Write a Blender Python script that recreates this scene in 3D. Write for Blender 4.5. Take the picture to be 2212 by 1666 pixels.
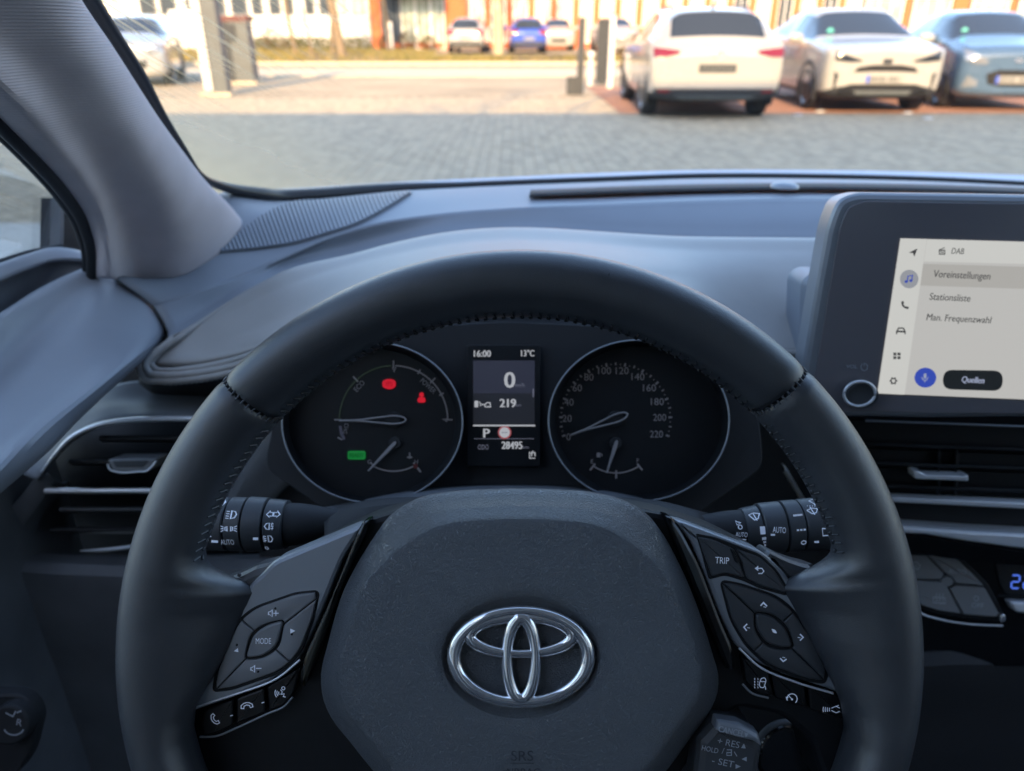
import bpy, bmesh, math, random
import numpy as np
from mathutils import Vector, Matrix
from mathutils.bvhtree import BVHTree

for _o in list(bpy.data.objects):
    bpy.data.objects.remove(_o, do_unlink=True)
scene = bpy.context.scene
COL = scene.collection
random.seed(7)
R = math.radians

# ------------------------------------------------------------------ camera, sky, sun, exposure
F, CX, CY = 1580.0, 1106.0, 833.0          # focal length and centre in picture units (2212 x 1666)
PITCH = R(26.0)
CAM = np.array([0.0, 0.0, 1.20])
AX = np.array([0.0, math.cos(PITCH), -math.sin(PITCH)])
RT = np.array([1.0, 0.0, 0.0])
UP = np.array([0.0, math.sin(PITCH), math.cos(PITCH)])

cd = bpy.data.cameras.new("camera")
cd.sensor_fit = 'HORIZONTAL'; cd.sensor_width = 36.0
cd.lens = 36.0 * F / 2212.0
cd.clip_start = 0.02; cd.clip_end = 600.0
cd.dof.use_dof = True
cd.dof.focus_distance = 0.37
cd.dof.aperture_fstop = 8.2
cam_ob = bpy.data.objects.new("camera", cd)
cam_ob.location = CAM
cam_ob.rotation_euler = (math.pi / 2 - PITCH, 0, 0)
COL.objects.link(cam_ob)
scene.camera = cam_ob

SUN_EL, SUN_AZ = R(25.0), R(6.0)           # low afternoon sun, almost straight behind, a touch from the left
sun_dir = np.array([math.sin(SUN_AZ) * math.cos(SUN_EL), math.cos(SUN_AZ) * math.cos(SUN_EL), -math.sin(SUN_EL)])
sd = bpy.data.lights.new("sun", 'SUN')
sd.energy = 2.9; sd.angle = R(0.5); sd.color = (1.0, 0.67, 0.33)
sun_ob = bpy.data.objects.new("sun", sd)
sun_ob.rotation_euler = Vector(sun_dir).to_track_quat('-Z', 'Y').to_euler()
COL.objects.link(sun_ob)

world = bpy.data.worlds.new("World"); scene.world = world
world.use_nodes = True
wn = world.node_tree.nodes; wl = world.node_tree.links
wn.clear()
w_out = wn.new('ShaderNodeOutputWorld'); w_bg = wn.new('ShaderNodeBackground'); w_sky = wn.new('ShaderNodeTexSky')
w_sky.sky_type = 'NISHITA'; w_sky.sun_disc = False
w_sky.sun_elevation = SUN_EL
w_sky.sun_rotation = math.pi + SUN_AZ
w_sky.air_density = 1.0; w_sky.dust_density = 1.2; w_sky.ozone_density = 1.0
w_bg.inputs['Strength'].default_value = 0.15
wl.new(w_sky.outputs[0], w_bg.inputs[0]); wl.new(w_bg.outputs[0], w_out.inputs[0])

scene.view_settings.view_transform = 'Standard'
scene.view_settings.look = 'None'
scene.view_settings.gamma = 1.0
scene.view_settings.use_curve_mapping = False
scene.view_settings.exposure = 2.1
cy = scene.cycles
cy.use_denoising = True
cy.max_bounces = 8; cy.diffuse_bounces = 5; cy.glossy_bounces = 4; cy.transparent_max_bounces = 12
cy.sample_clamp_indirect = 6.0
cy.caustics_reflective = False; cy.caustics_refractive = False

# ------------------------------------------------------------------ geometry helpers
def cam(px, py, d):
    return CAM + d * (AX + (px - CX) / F * RT + (CY - py) / F * UP)
def ray(px, py):
    return AX + (px - CX) / F * RT + (CY - py) / F * UP
def at(px, py, Y):
    r = ray(px, py); return CAM + r * (Y / r[1])
def atx(px, py, X):
    r = ray(px, py); return CAM + r * (X / r[0])
def ground(px, py, z=0.0):
    r = ray(px, py); return CAM + r * ((z - CAM[2]) / r[2])

class Frame:
    def __init__(s, O, X, Y, Z):
        s.O, s.X, s.Y, s.Z = [np.asarray(v, float) for v in (O, X, Y, Z)]
    def uv(s, px, py, h=0.0):
        r = ray(px, py); o = s.O + s.Z * h
        t = np.dot(o - CAM, s.Z) / np.dot(r, s.Z)
        p = CAM + r * t - s.O
        return np.array([np.dot(p, s.X), np.dot(p, s.Y), h])
    def W(s, u, v, h=0.0):
        return s.O + s.X * u + s.Y * v + s.Z * h
    def P(s, px, py, h=0.0):
        a = s.uv(px, py, h); return s.W(a[0], a[1], h)
    def mat(s):
        m = Matrix(((s.X[0], s.Y[0], s.Z[0], s.O[0]), (s.X[1], s.Y[1], s.Z[1], s.O[1]), (s.X[2], s.Y[2], s.Z[2], s.O[2]), (0, 0, 0, 1)))
        return m

def facing(O, yaw=0.0, back=0.0):
    """a plane whose top leans `back` from vertical and that turns `yaw` towards the driver"""
    X = np.array([math.cos(yaw), -math.sin(yaw), 0.0])
    n0 = np.array([-math.sin(yaw), -math.cos(yaw), 0.0])
    Z = n0 * math.cos(back) + np.array([0, 0, 1.0]) * math.sin(back)
    Y = np.cross(Z, X)
    return Frame(O, X, Y, Z)

def cr(pts, n, closed=False):
    """Catmull-Rom resample of a polyline to n points spread by chord length"""
    p = np.asarray(pts, float)
    if closed:
        p = np.vstack([p, p[:1]])
    seg = np.sqrt(((p[1:] - p[:-1]) ** 2).sum(1)) + 1e-9
    s = np.concatenate([[0], np.cumsum(seg)])
    m = len(p)
    tan = np.zeros_like(p)
    for i in range(m):
        if closed and i in (0, m - 1):
            a, b = p[m - 2], p[1]; da, db = seg[-1], seg[0]
        elif i == 0:
            tan[i] = (p[1] - p[0]) / seg[0]; continue
        elif i == m - 1:
            tan[i] = (p[-1] - p[-2]) / seg[-1]; continue
        else:
            a, b = p[i - 1], p[i + 1]; da, db = seg[i - 1], seg[i]
        va = (p[i] - a) / da; vb = (b - p[i]) / db
        tan[i] = (va * db + vb * da) / (da + db)
    ts = np.linspace(0, s[-1], n + 1)[:-1] if closed else np.linspace(0, s[-1], n)
    out = []
    for t in ts:
        i = min(max(int(np.searchsorted(s, t, side='right')) - 1, 0), m - 2)
        h = seg[i]; x = (t - s[i]) / h
        h00 = 2*x**3 - 3*x**2 + 1; h10 = x**3 - 2*x**2 + x; h01 = -2*x**3 + 3*x**2; h11 = x**3 - x**2
        out.append(h00 * p[i] + h10 * h * tan[i] + h01 * p[i+1] + h11 * h * tan[i+1])
    return np.array(out)

def lin(pts, n):
    p = np.asarray(pts, float)
    seg = np.sqrt(((p[1:] - p[:-1]) ** 2).sum(1)) + 1e-9
    s = np.concatenate([[0], np.cumsum(seg)]); ts = np.linspace(0, s[-1], n)
    return np.stack([np.interp(ts, s, p[:, k]) for k in range(p.shape[1])], 1)

def grid_faces(nv, nu, closed_u=False, closed_v=False):
    f = []
    for j in range(nv if closed_v else nv - 1):
        for i in range(nu if closed_u else nu - 1):
            a = j * nu + i; b = j * nu + (i + 1) % nu
            c = ((j + 1) % nv) * nu + (i + 1) % nu; d = ((j + 1) % nv) * nu + i
            f.append((a, b, c, d))
    return f

def loft(rows, nu=40, nv=24, smooth_v=True):
    rr = [cr(r, nu) for r in rows]
    cols = np.array(rr)                       # rows x nu x 3
    out = np.zeros((nv, nu, 3))
    for i in range(nu):
        out[:, i] = cr(cols[:, i], nv) if smooth_v else lin(cols[:, i], nv)
    return out.reshape(-1, 3), grid_faces(nv, nu)

class MB:
    """collects shapes; built as ONE mesh object"""
    def __init__(s): s.v = []; s.f = []; s.n = 0; s.round = False
    def add(s, v, f):
        v = [tuple(map(float, p)) for p in v]
        s.f += [tuple(i + s.n for i in q) for q in f]; s.v += v; s.n += len(v); return s
    def box(s, c, d, rot=None):
        hx, hy, hz = d[0] / 2, d[1] / 2, d[2] / 2
        pts = [(-hx,-hy,-hz),(hx,-hy,-hz),(hx,hy,-hz),(-hx,hy,-hz),(-hx,-hy,hz),(hx,-hy,hz),(hx,hy,hz),(-hx,hy,hz)]
        if rot is not None: pts = [tuple(np.asarray(rot) @ np.array(p)) for p in pts]
        pts = [tuple(np.array(p) + np.array(c)) for p in pts]
        return s.add(pts, [(0,3,2,1),(4,5,6,7),(0,1,5,4),(1,2,6,5),(2,3,7,6),(3,0,4,7)])
    def tube(s, path, r, seg=8, closed=False, cap=True, flat=None):
        s.round = True
        p = np.asarray(path, float); n = len(p)
        rs = np.broadcast_to(np.asarray(r, float), (n,))
        ref = np.array([0.0, 0.0, 1.0]) if flat is None else np.asarray(flat[0], float)
        k = 1.0 if flat is None else flat[1]
        vs = []
        for i in range(n):
            a = p[(i - 1) % n] if (closed or i > 0) else p[i]; b = p[(i + 1) % n] if (closed or i < n - 1) else p[i]
            t = b - a; t = t / (np.linalg.norm(t) + 1e-12)
            rf = ref if abs(np.dot(ref, t)) < 0.97 else np.array([1.0, 0, 0])
            bx = np.cross(t, rf); bx /= np.linalg.norm(bx); by = np.cross(bx, t)
            for q in range(seg):
                w = 2 * math.pi * q / seg
                vs.append(p[i] + rs[i] * (math.cos(w) * bx + k * math.sin(w) * by))
        f = grid_faces(n, seg, True, closed)
        if cap and not closed:
            f.append(tuple(range(seg))[::-1]); f.append(tuple((n - 1) * seg + q for q in range(seg)))
        return s.add(vs, f)
    def loft(s, rows, nu=40, nv=24, smooth_v=True):
        v, f = loft(rows, nu, nv, smooth_v); return s.add(v, f)

def new_mesh(name, v, f):
    me = bpy.data.meshes.new(name)
    me.from_pydata([tuple(map(float, p)) for p in v], [], f)
    me.validate(); me.update()
    return me

def set_smooth(me, angle=40):
    me.polygons.foreach_set('use_smooth', [True] * len(me.polygons))
    try:
        me.set_sharp_from_angle(angle=R(angle))
    except Exception:
        pass

def fix_normals(me, towards=None):
    bm = bmesh.new(); bm.from_mesh(me)
    bmesh.ops.remove_doubles(bm, verts=bm.verts, dist=1e-7)
    bmesh.ops.recalc_face_normals(bm, faces=bm.faces)
    if towards is not None:
        t = Vector(towards); s = 0.0
        for fc in bm.faces:
            s += fc.normal.dot(t - fc.calc_center_median()) * fc.calc_area()
        if s < 0: bmesh.ops.reverse_faces(bm, faces=bm.faces)
    bm.to_mesh(me); bm.free()

def tag(o, label=None, cat=None, group=None, kind=None):
    if label: o['label'] = label
    if cat: o['category'] = cat
    if group: o['group'] = group
    if kind: o['kind'] = kind
    return o

def thing(name, label, cat, loc, group=None, kind=None):
    o = bpy.data.objects.new(name, None); COL.objects.link(o)
    o.location = tuple(float(q) for q in loc); o.empty_display_size = 0.05
    return tag(o, label, cat, group, kind)

def origin(o):
    v = Vector(o.location)
    p = o.parent
    while p is not None: v = v + Vector(p.location); p = p.parent
    return v

def obj(name, mb, mat, parent=None, smooth=None, solid=0.0, label=None, kind=None, recalc=True, towards=None):
    """mb in world coordinates -> one mesh object under parent (parents are never rotated while building)"""
    if smooth is None: smooth = 75 if mb.round else 24
    base = origin(parent) if parent is not None else Vector((0, 0, 0))
    v = [(p[0] - base[0], p[1] - base[1], p[2] - base[2]) for p in mb.v]
    me = new_mesh(name, v, mb.f)
    if recalc:
        tw = None
        if solid: tw = (Vector(CAM.tolist()) if towards is None else Vector(towards)) - base
        fix_normals(me, tw)
    if smooth: set_smooth(me, smooth)
    if mat is not None: me.materials.append(mat)
    o = bpy.data.objects.new(name, me); COL.objects.link(o)
    if parent is not None: o.parent = parent
    if solid:
        md = o.modifiers.new('solidify', 'SOLIDIFY'); md.thickness = solid; md.offset = -1
    if label: o['label'] = label
    if kind: o['kind'] = kind
    return o

def copy_tree(o, parent=None):
    c = o.copy(); COL.objects.link(c)
    c.parent = parent
    for ch in list(o.children): copy_tree(ch, c)
    return c

# flat outlines ---------------------------------------------------------
def round_poly(pts, r, seg=5):
    p = np.asarray(pts, float); n = len(p); out = []
    rs = np.broadcast_to(np.asarray(r, float), (n,))
    for i in range(n):
        a, b, c = p[i - 1], p[i], p[(i + 1) % n]
        da, dc = a - b, c - b; la, lc = np.linalg.norm(da), np.linalg.norm(dc)
        d = min(rs[i], la * 0.48, lc * 0.48)
        A = b + da / la * d; B = b + dc / lc * d
        for k in range(seg + 1):
            t = k / seg
            out.append((1 - t) ** 2 * A + 2 * t * (1 - t) * b + t * t * B)
    return np.array(out)

def inset2(p, d):
    p = np.asarray(p, float); n = len(p)
    area = 0.5 * sum(p[i][0] * p[(i + 1) % n][1] - p[(i + 1) % n][0] * p[i][1] for i in range(n))
    sg = 1.0 if area > 0 else -1.0
    out = []
    for i in range(n):
        a, b, c = p[i - 1], p[i], p[(i + 1) % n]
        e1 = b - a; e2 = c - b
        e1 = e1 / (np.linalg.norm(e1) + 1e-12); e2 = e2 / (np.linalg.norm(e2) + 1e-12)
        n1 = np.array([-e1[1], e1[0]]) * sg; n2 = np.array([-e2[1], e2[0]]) * sg
        m = n1 + n2; q = np.dot(m, m)
        m = m / (q + 1e-9) * 2.0 if q > 0.3 else n1
        out.append(b + m * d)
    out = np.array(out)
    # corners tighter than the inset fold over: pull each folded run together where its neighbours' edges meet
    flip = [np.dot(out[(i + 1) % n] - out[i], p[(i + 1) % n] - p[i]) <= 1e-14 for i in range(n)]
    if any(flip) and not all(flip):
        st = next(i for i in range(n) if not flip[i]); i = st + 1
        while i < st + n:
            if flip[i % n]:
                j = i
                while flip[j % n]: j += 1
                a0, a1 = p[(i - 1) % n], p[i % n]; b0, b1 = p[j % n], p[(j + 1) % n]
                da, db = a1 - a0, b1 - b0
                na = np.array([-da[1], da[0]]) / (np.linalg.norm(da) + 1e-12) * sg; nb_ = np.array([-db[1], db[0]]) / (np.linalg.norm(db) + 1e-12) * sg
                den = da[0] * db[1] - da[1] * db[0]; A = a1 + na * d; B = b0 + nb_ * d
                if abs(den) > .05 * np.linalg.norm(da) * np.linalg.norm(db):
                    t = ((B[0] - A[0]) * db[1] - (B[1] - A[1]) * db[0]) / den; q = A + da * t
                    if np.linalg.norm(q - a1) > 6 * abs(d): q = (A + B) / 2
                else: q = (A + B) / 2
                for k in range(i, j + 1): out[k % n] = q
                i = j + 1
            else: i += 1
    return out

def plate(mb, fr, pts, h0, thick, bevel=0.0008, crown=0.0, px=True, crown_w=None):
    """a bevelled plate; pts are picture points mapped on the frame at height h0 (or local metres)"""
    uv = np.array([fr.uv(x, y, h0)[:2] for x, y in pts]) if px else np.asarray(pts, float)
    rings = [(uv, h0 - thick), (uv, h0 - bevel)]
    if bevel > 0:
        i1 = inset2(uv, bevel * 0.35); rings.append((i1, h0 - bevel * 0.35))
        i2 = inset2(uv, bevel); rings.append((i2, h0))
    if crown:
        w = crown_w or 0.004
        rings.append((inset2(uv, bevel + w * 0.5), h0 + crown * 0.75)); rings.append((inset2(uv, bevel + w), h0 + crown))
    n = len(uv); v = []
    for u, h in rings: v += [fr.W(q[0], q[1], h) for q in u]
    f = grid_faces(len(rings), n, True)
    f.append(tuple((len(rings) - 1) * n + i for i in range(n)))
    f.append(tuple(range(n))[::-1])
    return mb.add(v, f)

def ribbon(mb, pts3, width, normal, closed=False):
    """flat printed stroke"""
    p = [np.asarray(q, float) for q in pts3]; n = len(p); nz = np.asarray(normal, float)
    v = []
    for i in range(n):
        a = p[i - 1] if (closed or i > 0) else p[i]; b = p[(i + 1) % n] if (closed or i < n - 1) else p[i]
        t = b - a; t = t / (np.linalg.norm(t) + 1e-12)
        s = np.cross(nz, t); s = s / (np.linalg.norm(s) + 1e-12)
        k = 1.0
        if (closed or 0 < i < n - 1):
            t1 = p[i] - p[i - 1]; t1 = t1 / (np.linalg.norm(t1) + 1e-12)
            k = min(1.6, 1.0 / max(0.4, abs(np.dot(np.cross(nz, t1), s))))
        v += [p[i] + s * width / 2 * k, p[i] - s * width / 2 * k]
    f = []
    for i in range(n if closed else n - 1):
        j = (i + 1) % n
        f.append((2 * i, 2 * i + 1, 2 * j + 1, 2 * j))
    return mb.add(v, f)

def stroke(mb, fr, pts, w_px, h, closed=False):
    q = [fr.P(x, y, h) for x, y in pts]
    k = np.linalg.norm(fr.P(pts[0][0] + 1, pts[0][1], h) - fr.P(pts[0][0], pts[0][1], h))
    return ribbon(mb, q, w_px * k, fr.Z, closed)

def fill(mb, fr, pts, h):
    q = [fr.P(x, y, h) for x, y in pts]
    return mb.add(q, [tuple(range(len(q)))])

def ell(cx, cy, rx, ry, n=48, a0=0.0, a1=360.0, rot=0.0):
    out = []
    full = abs(a1 - a0) >= 359.9
    for i in range(n if full else n + 1):
        a = R(a0 + (a1 - a0) * i / n)
        x, y = rx * math.cos(a), ry * math.sin(a)
        c, s = math.cos(R(rot)), math.sin(R(rot))
        out.append((cx + x * c - y * s, cy - (x * s + y * c)))
    return out

_txt = {}
def text_shape(body):
    if body in _txt: return _txt[body]
    cu = bpy.data.curves.new('t', 'FONT'); cu.body = body; cu.align_x = 'CENTER'; cu.align_y = 'CENTER'; cu.size = 1.0
    cu.resolution_u = 3
    ob = bpy.data.objects.new('t', cu); COL.objects.link(ob)
    dg = bpy.context.evaluated_depsgraph_get()
    me = bpy.data.meshes.new_from_object(ob.evaluated_get(dg))
    v = np.array([tuple(q.co) for q in me.vertices]); f = [tuple(p.vertices) for p in me.polygons]
    bpy.data.objects.remove(ob, do_unlink=True); bpy.data.curves.remove(cu); bpy.data.meshes.remove(me)
    if len(v):
        v[:, 0] -= (v[:, 0].min() + v[:, 0].max()) / 2; v[:, 1] -= (v[:, 1].min() + v[:, 1].max()) / 2
    _txt[body] = (v, f); return _txt[body]

def text(mb, fr, body, px, py, h_px, h, w_px=None, rot=0.0, bold=0.0):
    """printed lettering centred at a picture point; h_px is the height of its drawn box"""
    v, f = text_shape(body)
    k = np.linalg.norm(fr.P(px + 1, py, h) - fr.P(px, py, h))
    H = v[:, 1].max() - v[:, 1].min(); Wd = v[:, 0].max() - v[:, 0].min()
    sy = h_px * k / H; sx = sy if w_px is None else w_px * k / Wd
    c = fr.uv(px, py, h); ca, sa = math.cos(R(rot)), math.sin(R(rot))
    offs = [(0, 0)] if not bold else [(0, 0), (bold * k, 0), (-bold * k, 0)]
    for n_, (ox, oy) in enumerate(offs):
        pts = []
        for q in v:
            x, y = q[0] * sx + ox, q[1] * sy + oy
            pts.append(fr.W(c[0] + x * ca - y * sa, c[1] + x * sa + y * ca, h + n_ * 0.00004))
        mb.add(pts, f)
    return mb

# ------------------------------------------------------------------ materials
MATS = {}
def mat(name, col=(.5, .5, .5), rough=.5, metal=0.0, spec=.5, bump=None, var=None, coat=0.0, emit=None, estr=0.0, sheen=0.0, alpha_dirt=None):
    m = bpy.data.materials.new(name); m.use_nodes = True
    nt = m.node_tree; N = nt.nodes; L = nt.links
    b = N['Principled BSDF']
    b.inputs['Base Color'].default_value = (*col, 1)
    b.inputs['Roughness'].default_value = rough
    b.inputs['Metallic'].default_value = metal
    b.inputs['Specular IOR Level'].default_value = spec
    b.inputs['Coat Weight'].default_value = coat
    b.inputs['Coat Roughness'].default_value = .06
    b.inputs['Sheen Weight'].default_value = sheen
    if emit is not None:
        b.inputs['Emission Color'].default_value = (*emit, 1); b.inputs['Emission Strength'].default_value = estr
    tc = N.new('ShaderNodeTexCoord')
    if var:
        sc_, amt = var[0], var[1]; dark = var[2] if len(var) > 2 else None
        nz = N.new('ShaderNodeTexNoise'); nz.inputs['Scale'].default_value = sc_; nz.inputs['Detail'].default_value = 5
        L.new(tc.outputs['Object'], nz.inputs['Vector'])
        rp = N.new('ShaderNodeValToRGB')
        rp.color_ramp.elements[0].position = .3; rp.color_ramp.elements[1].position = .7
        c0 = dark if dark else tuple(max(0, c * (1 - amt)) for c in col)
        rp.color_ramp.elements[0].color = (*c0, 1)
        rp.color_ramp.elements[1].color = (*tuple(min(1, c * (1 + amt)) for c in col), 1)
        L.new(nz.outputs['Fac'], rp.inputs[0]); L.new(rp.outputs[0], b.inputs['Base Color'])
        mr = N.new('ShaderNodeMapRange'); mr.inputs['To Min'].default_value = max(0, rough - .06); mr.inputs['To Max'].default_value = min(1, rough + .06)
        L.new(nz.outputs['Fac'], mr.inputs['Value']); L.new(mr.outputs[0], b.inputs['Roughness'])
    if bump:
        kind, sc_, st, dist = bump
        if kind == 'leather':
            vo = N.new('ShaderNodeTexVoronoi'); vo.feature = 'DISTANCE_TO_EDGE'; vo.inputs['Scale'].default_value = sc_
            nz2 = N.new('ShaderNodeTexNoise'); nz2.inputs['Scale'].default_value = sc_ * .6; nz2.inputs['Detail'].default_value = 3
            ad = N.new('ShaderNodeVectorMath'); ad.operation = 'ADD'
            ml = N.new('ShaderNodeVectorMath'); ml.operation = 'SCALE'; ml.inputs['Scale'].default_value = .012
            L.new(tc.outputs['Object'], nz2.inputs['Vector']); L.new(nz2.outputs['Color'], ml.inputs[0])
            L.new(tc.outputs['Object'], ad.inputs[0]); L.new(ml.outputs[0], ad.inputs[1]); L.new(ad.outputs[0], vo.inputs['Vector'])
            cl = N.new('ShaderNodeMath'); cl.operation = 'MINIMUM'; cl.inputs[1].default_value = .22
            L.new(vo.outputs['Distance'], cl.inputs[0]); src = cl.outputs[0]
        elif kind == 'noise':
            nz2 = N.new('ShaderNodeTexNoise'); nz2.inputs['Scale'].default_value = sc_; nz2.inputs['Detail'].default_value = 4
            L.new(tc.outputs['Object'], nz2.inputs['Vector']); src = nz2.outputs['Fac']
        elif kind == 'cloth':
            wv = N.new('ShaderNodeTexWave'); wv.wave_type = 'BANDS'; wv.bands_direction = 'Z'
            wv.inputs['Scale'].default_value = sc_; wv.inputs['Distortion'].default_value = .6; wv.inputs['Detail'].default_value = 2; wv.inputs['Detail Scale'].default_value = 3
            L.new(tc.outputs['Object'], wv.inputs['Vector']); src = wv.outputs['Fac']
        bp = N.new('ShaderNodeBump'); bp.inputs['Strength'].default_value = st; bp.inputs['Distance'].default_value = dist
        L.new(src, bp.inputs['Height']); L.new(bp.outputs[0], b.inputs['Normal'])
    MATS[name] = m
    return m

M = {}
# car interior
M['leather'] = mat('leather', (.040, .043, .049), .30, spec=.9, bump=('leather', 700, .30, .0006), var=(60, .10))
M['leather_pad'] = mat('leather_pad', (.37, .355, .34), .44, spec=.55, bump=('noise', 700, .18, .0006), var=(14, .08))
M['pad_skin'] = mat('pad_skin', (.140, .150, .165), .36, spec=.65, bump=('leather', 560, 1.0, .0024), var=(25, .08))
M['dash'] = mat('dash', (.24, .265, .305), .46, spec=.55, bump=('noise', 900, .16, .0005), var=(8, .06))
M['dash_dark'] = mat('dash_dark', (.13, .14, .155), .55, spec=.4, bump=('noise', 800, .22, .0006), var=(20, .15))
M['shroud'] = mat('shroud', (.030, .031, .034), .62, spec=.25, bump=('noise', 800, .15, .0005))
M['black'] = mat('black', (.010, .011, .013), .5, spec=.3)
M['gloss'] = mat('gloss_black', (.005, .005, .006), .07, spec=.45)
M['key_black'] = mat('key_black', (.006, .006, .007), .32, spec=.35)
M['satin'] = mat('satin_plastic', (.27, .29, .32), .36, metal=.35, spec=.5, bump=('noise', 1500, .08, .0003))
M['button'] = mat('button_plastic', (.22, .225, .235), .40, spec=.45, bump=('noise', 1500, .1, .0003))
M['button_dark'] = mat('button_dark', (.06, .064, .07), .42, spec=.4)
M['chrome'] = mat('chrome', (.88, .88, .90), .10, metal=.86)
M['satin_chrome'] = mat('satin_chrome', (.82, .84, .88), .32, metal=.45)
M['print'] = mat('white_print_glow', (.86, .90, .98), .6, emit=(.55, .68, 1.0), estr=.028)  # faint emission put in to lift the symbols, which are no lamps
M['print_dim'] = mat('dim_print', (.42, .45, .50), .6)
M['letter_shade'] = mat('lettering_shade', (.05, .055, .064), .5)  # flat dark letters; shading of the embossed lettering is put into the colour
M['seat'] = mat('seat_cloth', (.035, .036, .04), .9, spec=.2, var=(60, .2), bump=('noise', 400, .4, .001))
M['cloth'] = mat('pillar_cloth', (.54, .485, .50), .9, spec=.15, bump=('cloth', 190, .35, .0006), var=(30, .06), sheen=.15)
M['liner'] = mat('headliner_cloth', (.45, .43, .41), .95, spec=.1)
M['rubber'] = mat('seal_rubber', (.020, .021, .024), .6, spec=.3)
M['frit'] = mat('frit_band', (.012, .012, .014), .4)
M['thread'] = mat('thread', (.06, .064, .072), .6)
M['thread_dark'] = mat('dark_thread', (.018, .019, .021), .7)
M['screen_off'] = mat('screen_glass', (.16, .152, .165), .14, spec=.5)
M['door'] = mat('door_skin', (.26, .28, .32), .46, spec=.5, bump=('noise', 900, .2, .0006), var=(8, .08))
def lit(name, col, s): 
    return mat(name, (.02, .02, .02), .5, emit=col, estr=s * .75)
M['lcd'] = lit('lcd_page', (.74, .73, .70), .205)
M['lcd_side'] = lit('lcd_sidebar', (.81, .81, .77), .22)
M['lcd_row'] = lit('lcd_row', (.66, .64, .60), .19)
M['lcd_dark'] = lit('lcd_button', (.020, .024, .026), .12)
M['lcd_text'] = lit('lcd_text', (.13, .13, .13), .12)
M['lcd_blue'] = lit('lcd_blue', (.06, .12, .75), .17)
M['lcd_circle'] = lit('lcd_circle', (.60, .62, .68), .15)
M['lcd_white'] = lit('lcd_white', (.55, .62, .85), .17)
M['ip_white'] = lit('panel_white', (.75, .78, .85), .16)
M['ip_mid'] = lit('panel_lavender', (.28, .30, .42), .12)
M['ip_blue'] = lit('panel_blue', (.045, .05, .09), .13)
M['ip_blue2'] = lit('panel_blue_low', (.022, .024, .035), .13)
M['ip_black'] = lit('panel_black', (.004, .004, .005), .1)
M['ip_red'] = lit('warning_red', (.80, .002, .02), .20)
M['ip_green'] = lit('ready_green', (.0, .24, .03), .18)
M['ip_greenline'] = lit('eco_green', (.035, .07, .03), .10)
M['ip_pink'] = lit('sign_red', (.55, .12, .14), .16)
M['ip_dial'] = mat('dial_print', (.25, .235, .24), .6, emit=(.5, .45, .47), estr=.006)
M['needle'] = mat('needle', (.30, .28, .28), .5)
M['digit_blue'] = lit('digit_blue', (.10, .22, 1.0), .28)
def glass(name, tint, refl, dirt=False):
    m = bpy.data.materials.new(name); m.use_nodes = True
    N = m.node_tree.nodes; L = m.node_tree.links; N.clear()
    out = N.new('ShaderNodeOutputMaterial'); tr = N.new('ShaderNodeBsdfTransparent'); gl = N.new('ShaderNodeBsdfGlossy')
    tr.inputs[0].default_value = (*tint, 1); gl.inputs['Roughness'].default_value = .0
    fr_ = N.new('ShaderNodeFresnel'); fr_.inputs['IOR'].default_value = 1.35
    mu = N.new('ShaderNodeMath'); mu.operation = 'MULTIPLY'; mu.inputs[1].default_value = refl
    mx = N.new('ShaderNodeMixShader')
    L.new(fr_.outputs[0], mu.inputs[0]); L.new(mu.outputs[0], mx.inputs[0]); L.new(tr.outputs[0], mx.inputs[1]); L.new(gl.outputs[0], mx.inputs[2])
    if not dirt:
        L.new(mx.outputs[0], out.inputs[0]); return m
    return m, N, L, mx, out
M['glass'] = glass('window_glass', (.97, .98, .98), .5)

# ------------------------------------------------------------------ outdoor materials
def paving_mat(name, c1, c2, mort, bw, bh, ms=.006):
    m = bpy.data.materials.new(name); m.use_nodes = True
    nt = m.node_tree; N = nt.nodes; L = nt.links; b = N['Principled BSDF']
    b.inputs['Roughness'].default_value = .85; b.inputs['Specular IOR Level'].default_value = .3
    tc = N.new('ShaderNodeTexCoord'); mp = N.new('ShaderNodeMapping'); br = N.new('ShaderNodeTexBrick')
    mp.inputs['Rotation'].default_value = (0, 0, R(90))
    br.inputs['Scale'].default_value = 1.0; br.inputs['Brick Width'].default_value = bw; br.inputs['Row Height'].default_value = bh
    br.inputs['Mortar Size'].default_value = ms; br.inputs['Mortar Smooth'].default_value = .3
    br.inputs['Color1'].default_value = (*c1, 1); br.inputs['Color2'].default_value = (*c2, 1); br.inputs['Mortar'].default_value = (*mort, 1)
    nz = N.new('ShaderNodeTexNoise'); nz.inputs['Scale'].default_value = .5; nz.inputs['Detail'].default_value = 6
    mx = N.new('ShaderNodeMix'); mx.data_type = 'RGBA'; mx.blend_type = 'MULTIPLY'; mx.inputs['Factor'].default_value = 1.0
    L.new(tc.outputs['Object'], mp.inputs['Vector']); L.new(mp.outputs[0], br.inputs['Vector']); L.new(tc.outputs['Object'], nz.inputs['Vector'])
    rp = N.new('ShaderNodeMapRange'); rp.inputs['From Min'].default_value = .3; rp.inputs['From Max'].default_value = .7; rp.inputs['To Min'].default_value = .74; rp.inputs['To Max'].default_value = 1.08
    L.new(nz.outputs['Fac'], rp.inputs['Value']); L.new(br.outputs['Color'], mx.inputs[6]); L.new(rp.outputs[0], mx.inputs[7]); L.new(mx.outputs[2], b.inputs['Base Color'])
    bp = N.new('ShaderNodeBump'); bp.inputs['Strength'].default_value = .5; bp.inputs['Distance'].default_value = .004; bp.invert = True
    L.new(br.outputs['Fac'], bp.inputs['Height']); L.new(bp.outputs[0], b.inputs['Normal'])
    return m
M['paving'] = paving_mat('grey_paving', (.45, .365, .25), (.41, .335, .228), (.30, .245, .17), .22, .115)
M['paving_red'] = paving_mat('red_paving', (.42, .22, .14), (.37, .19, .12), (.14, .10, .08), .22, .115)
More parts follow.
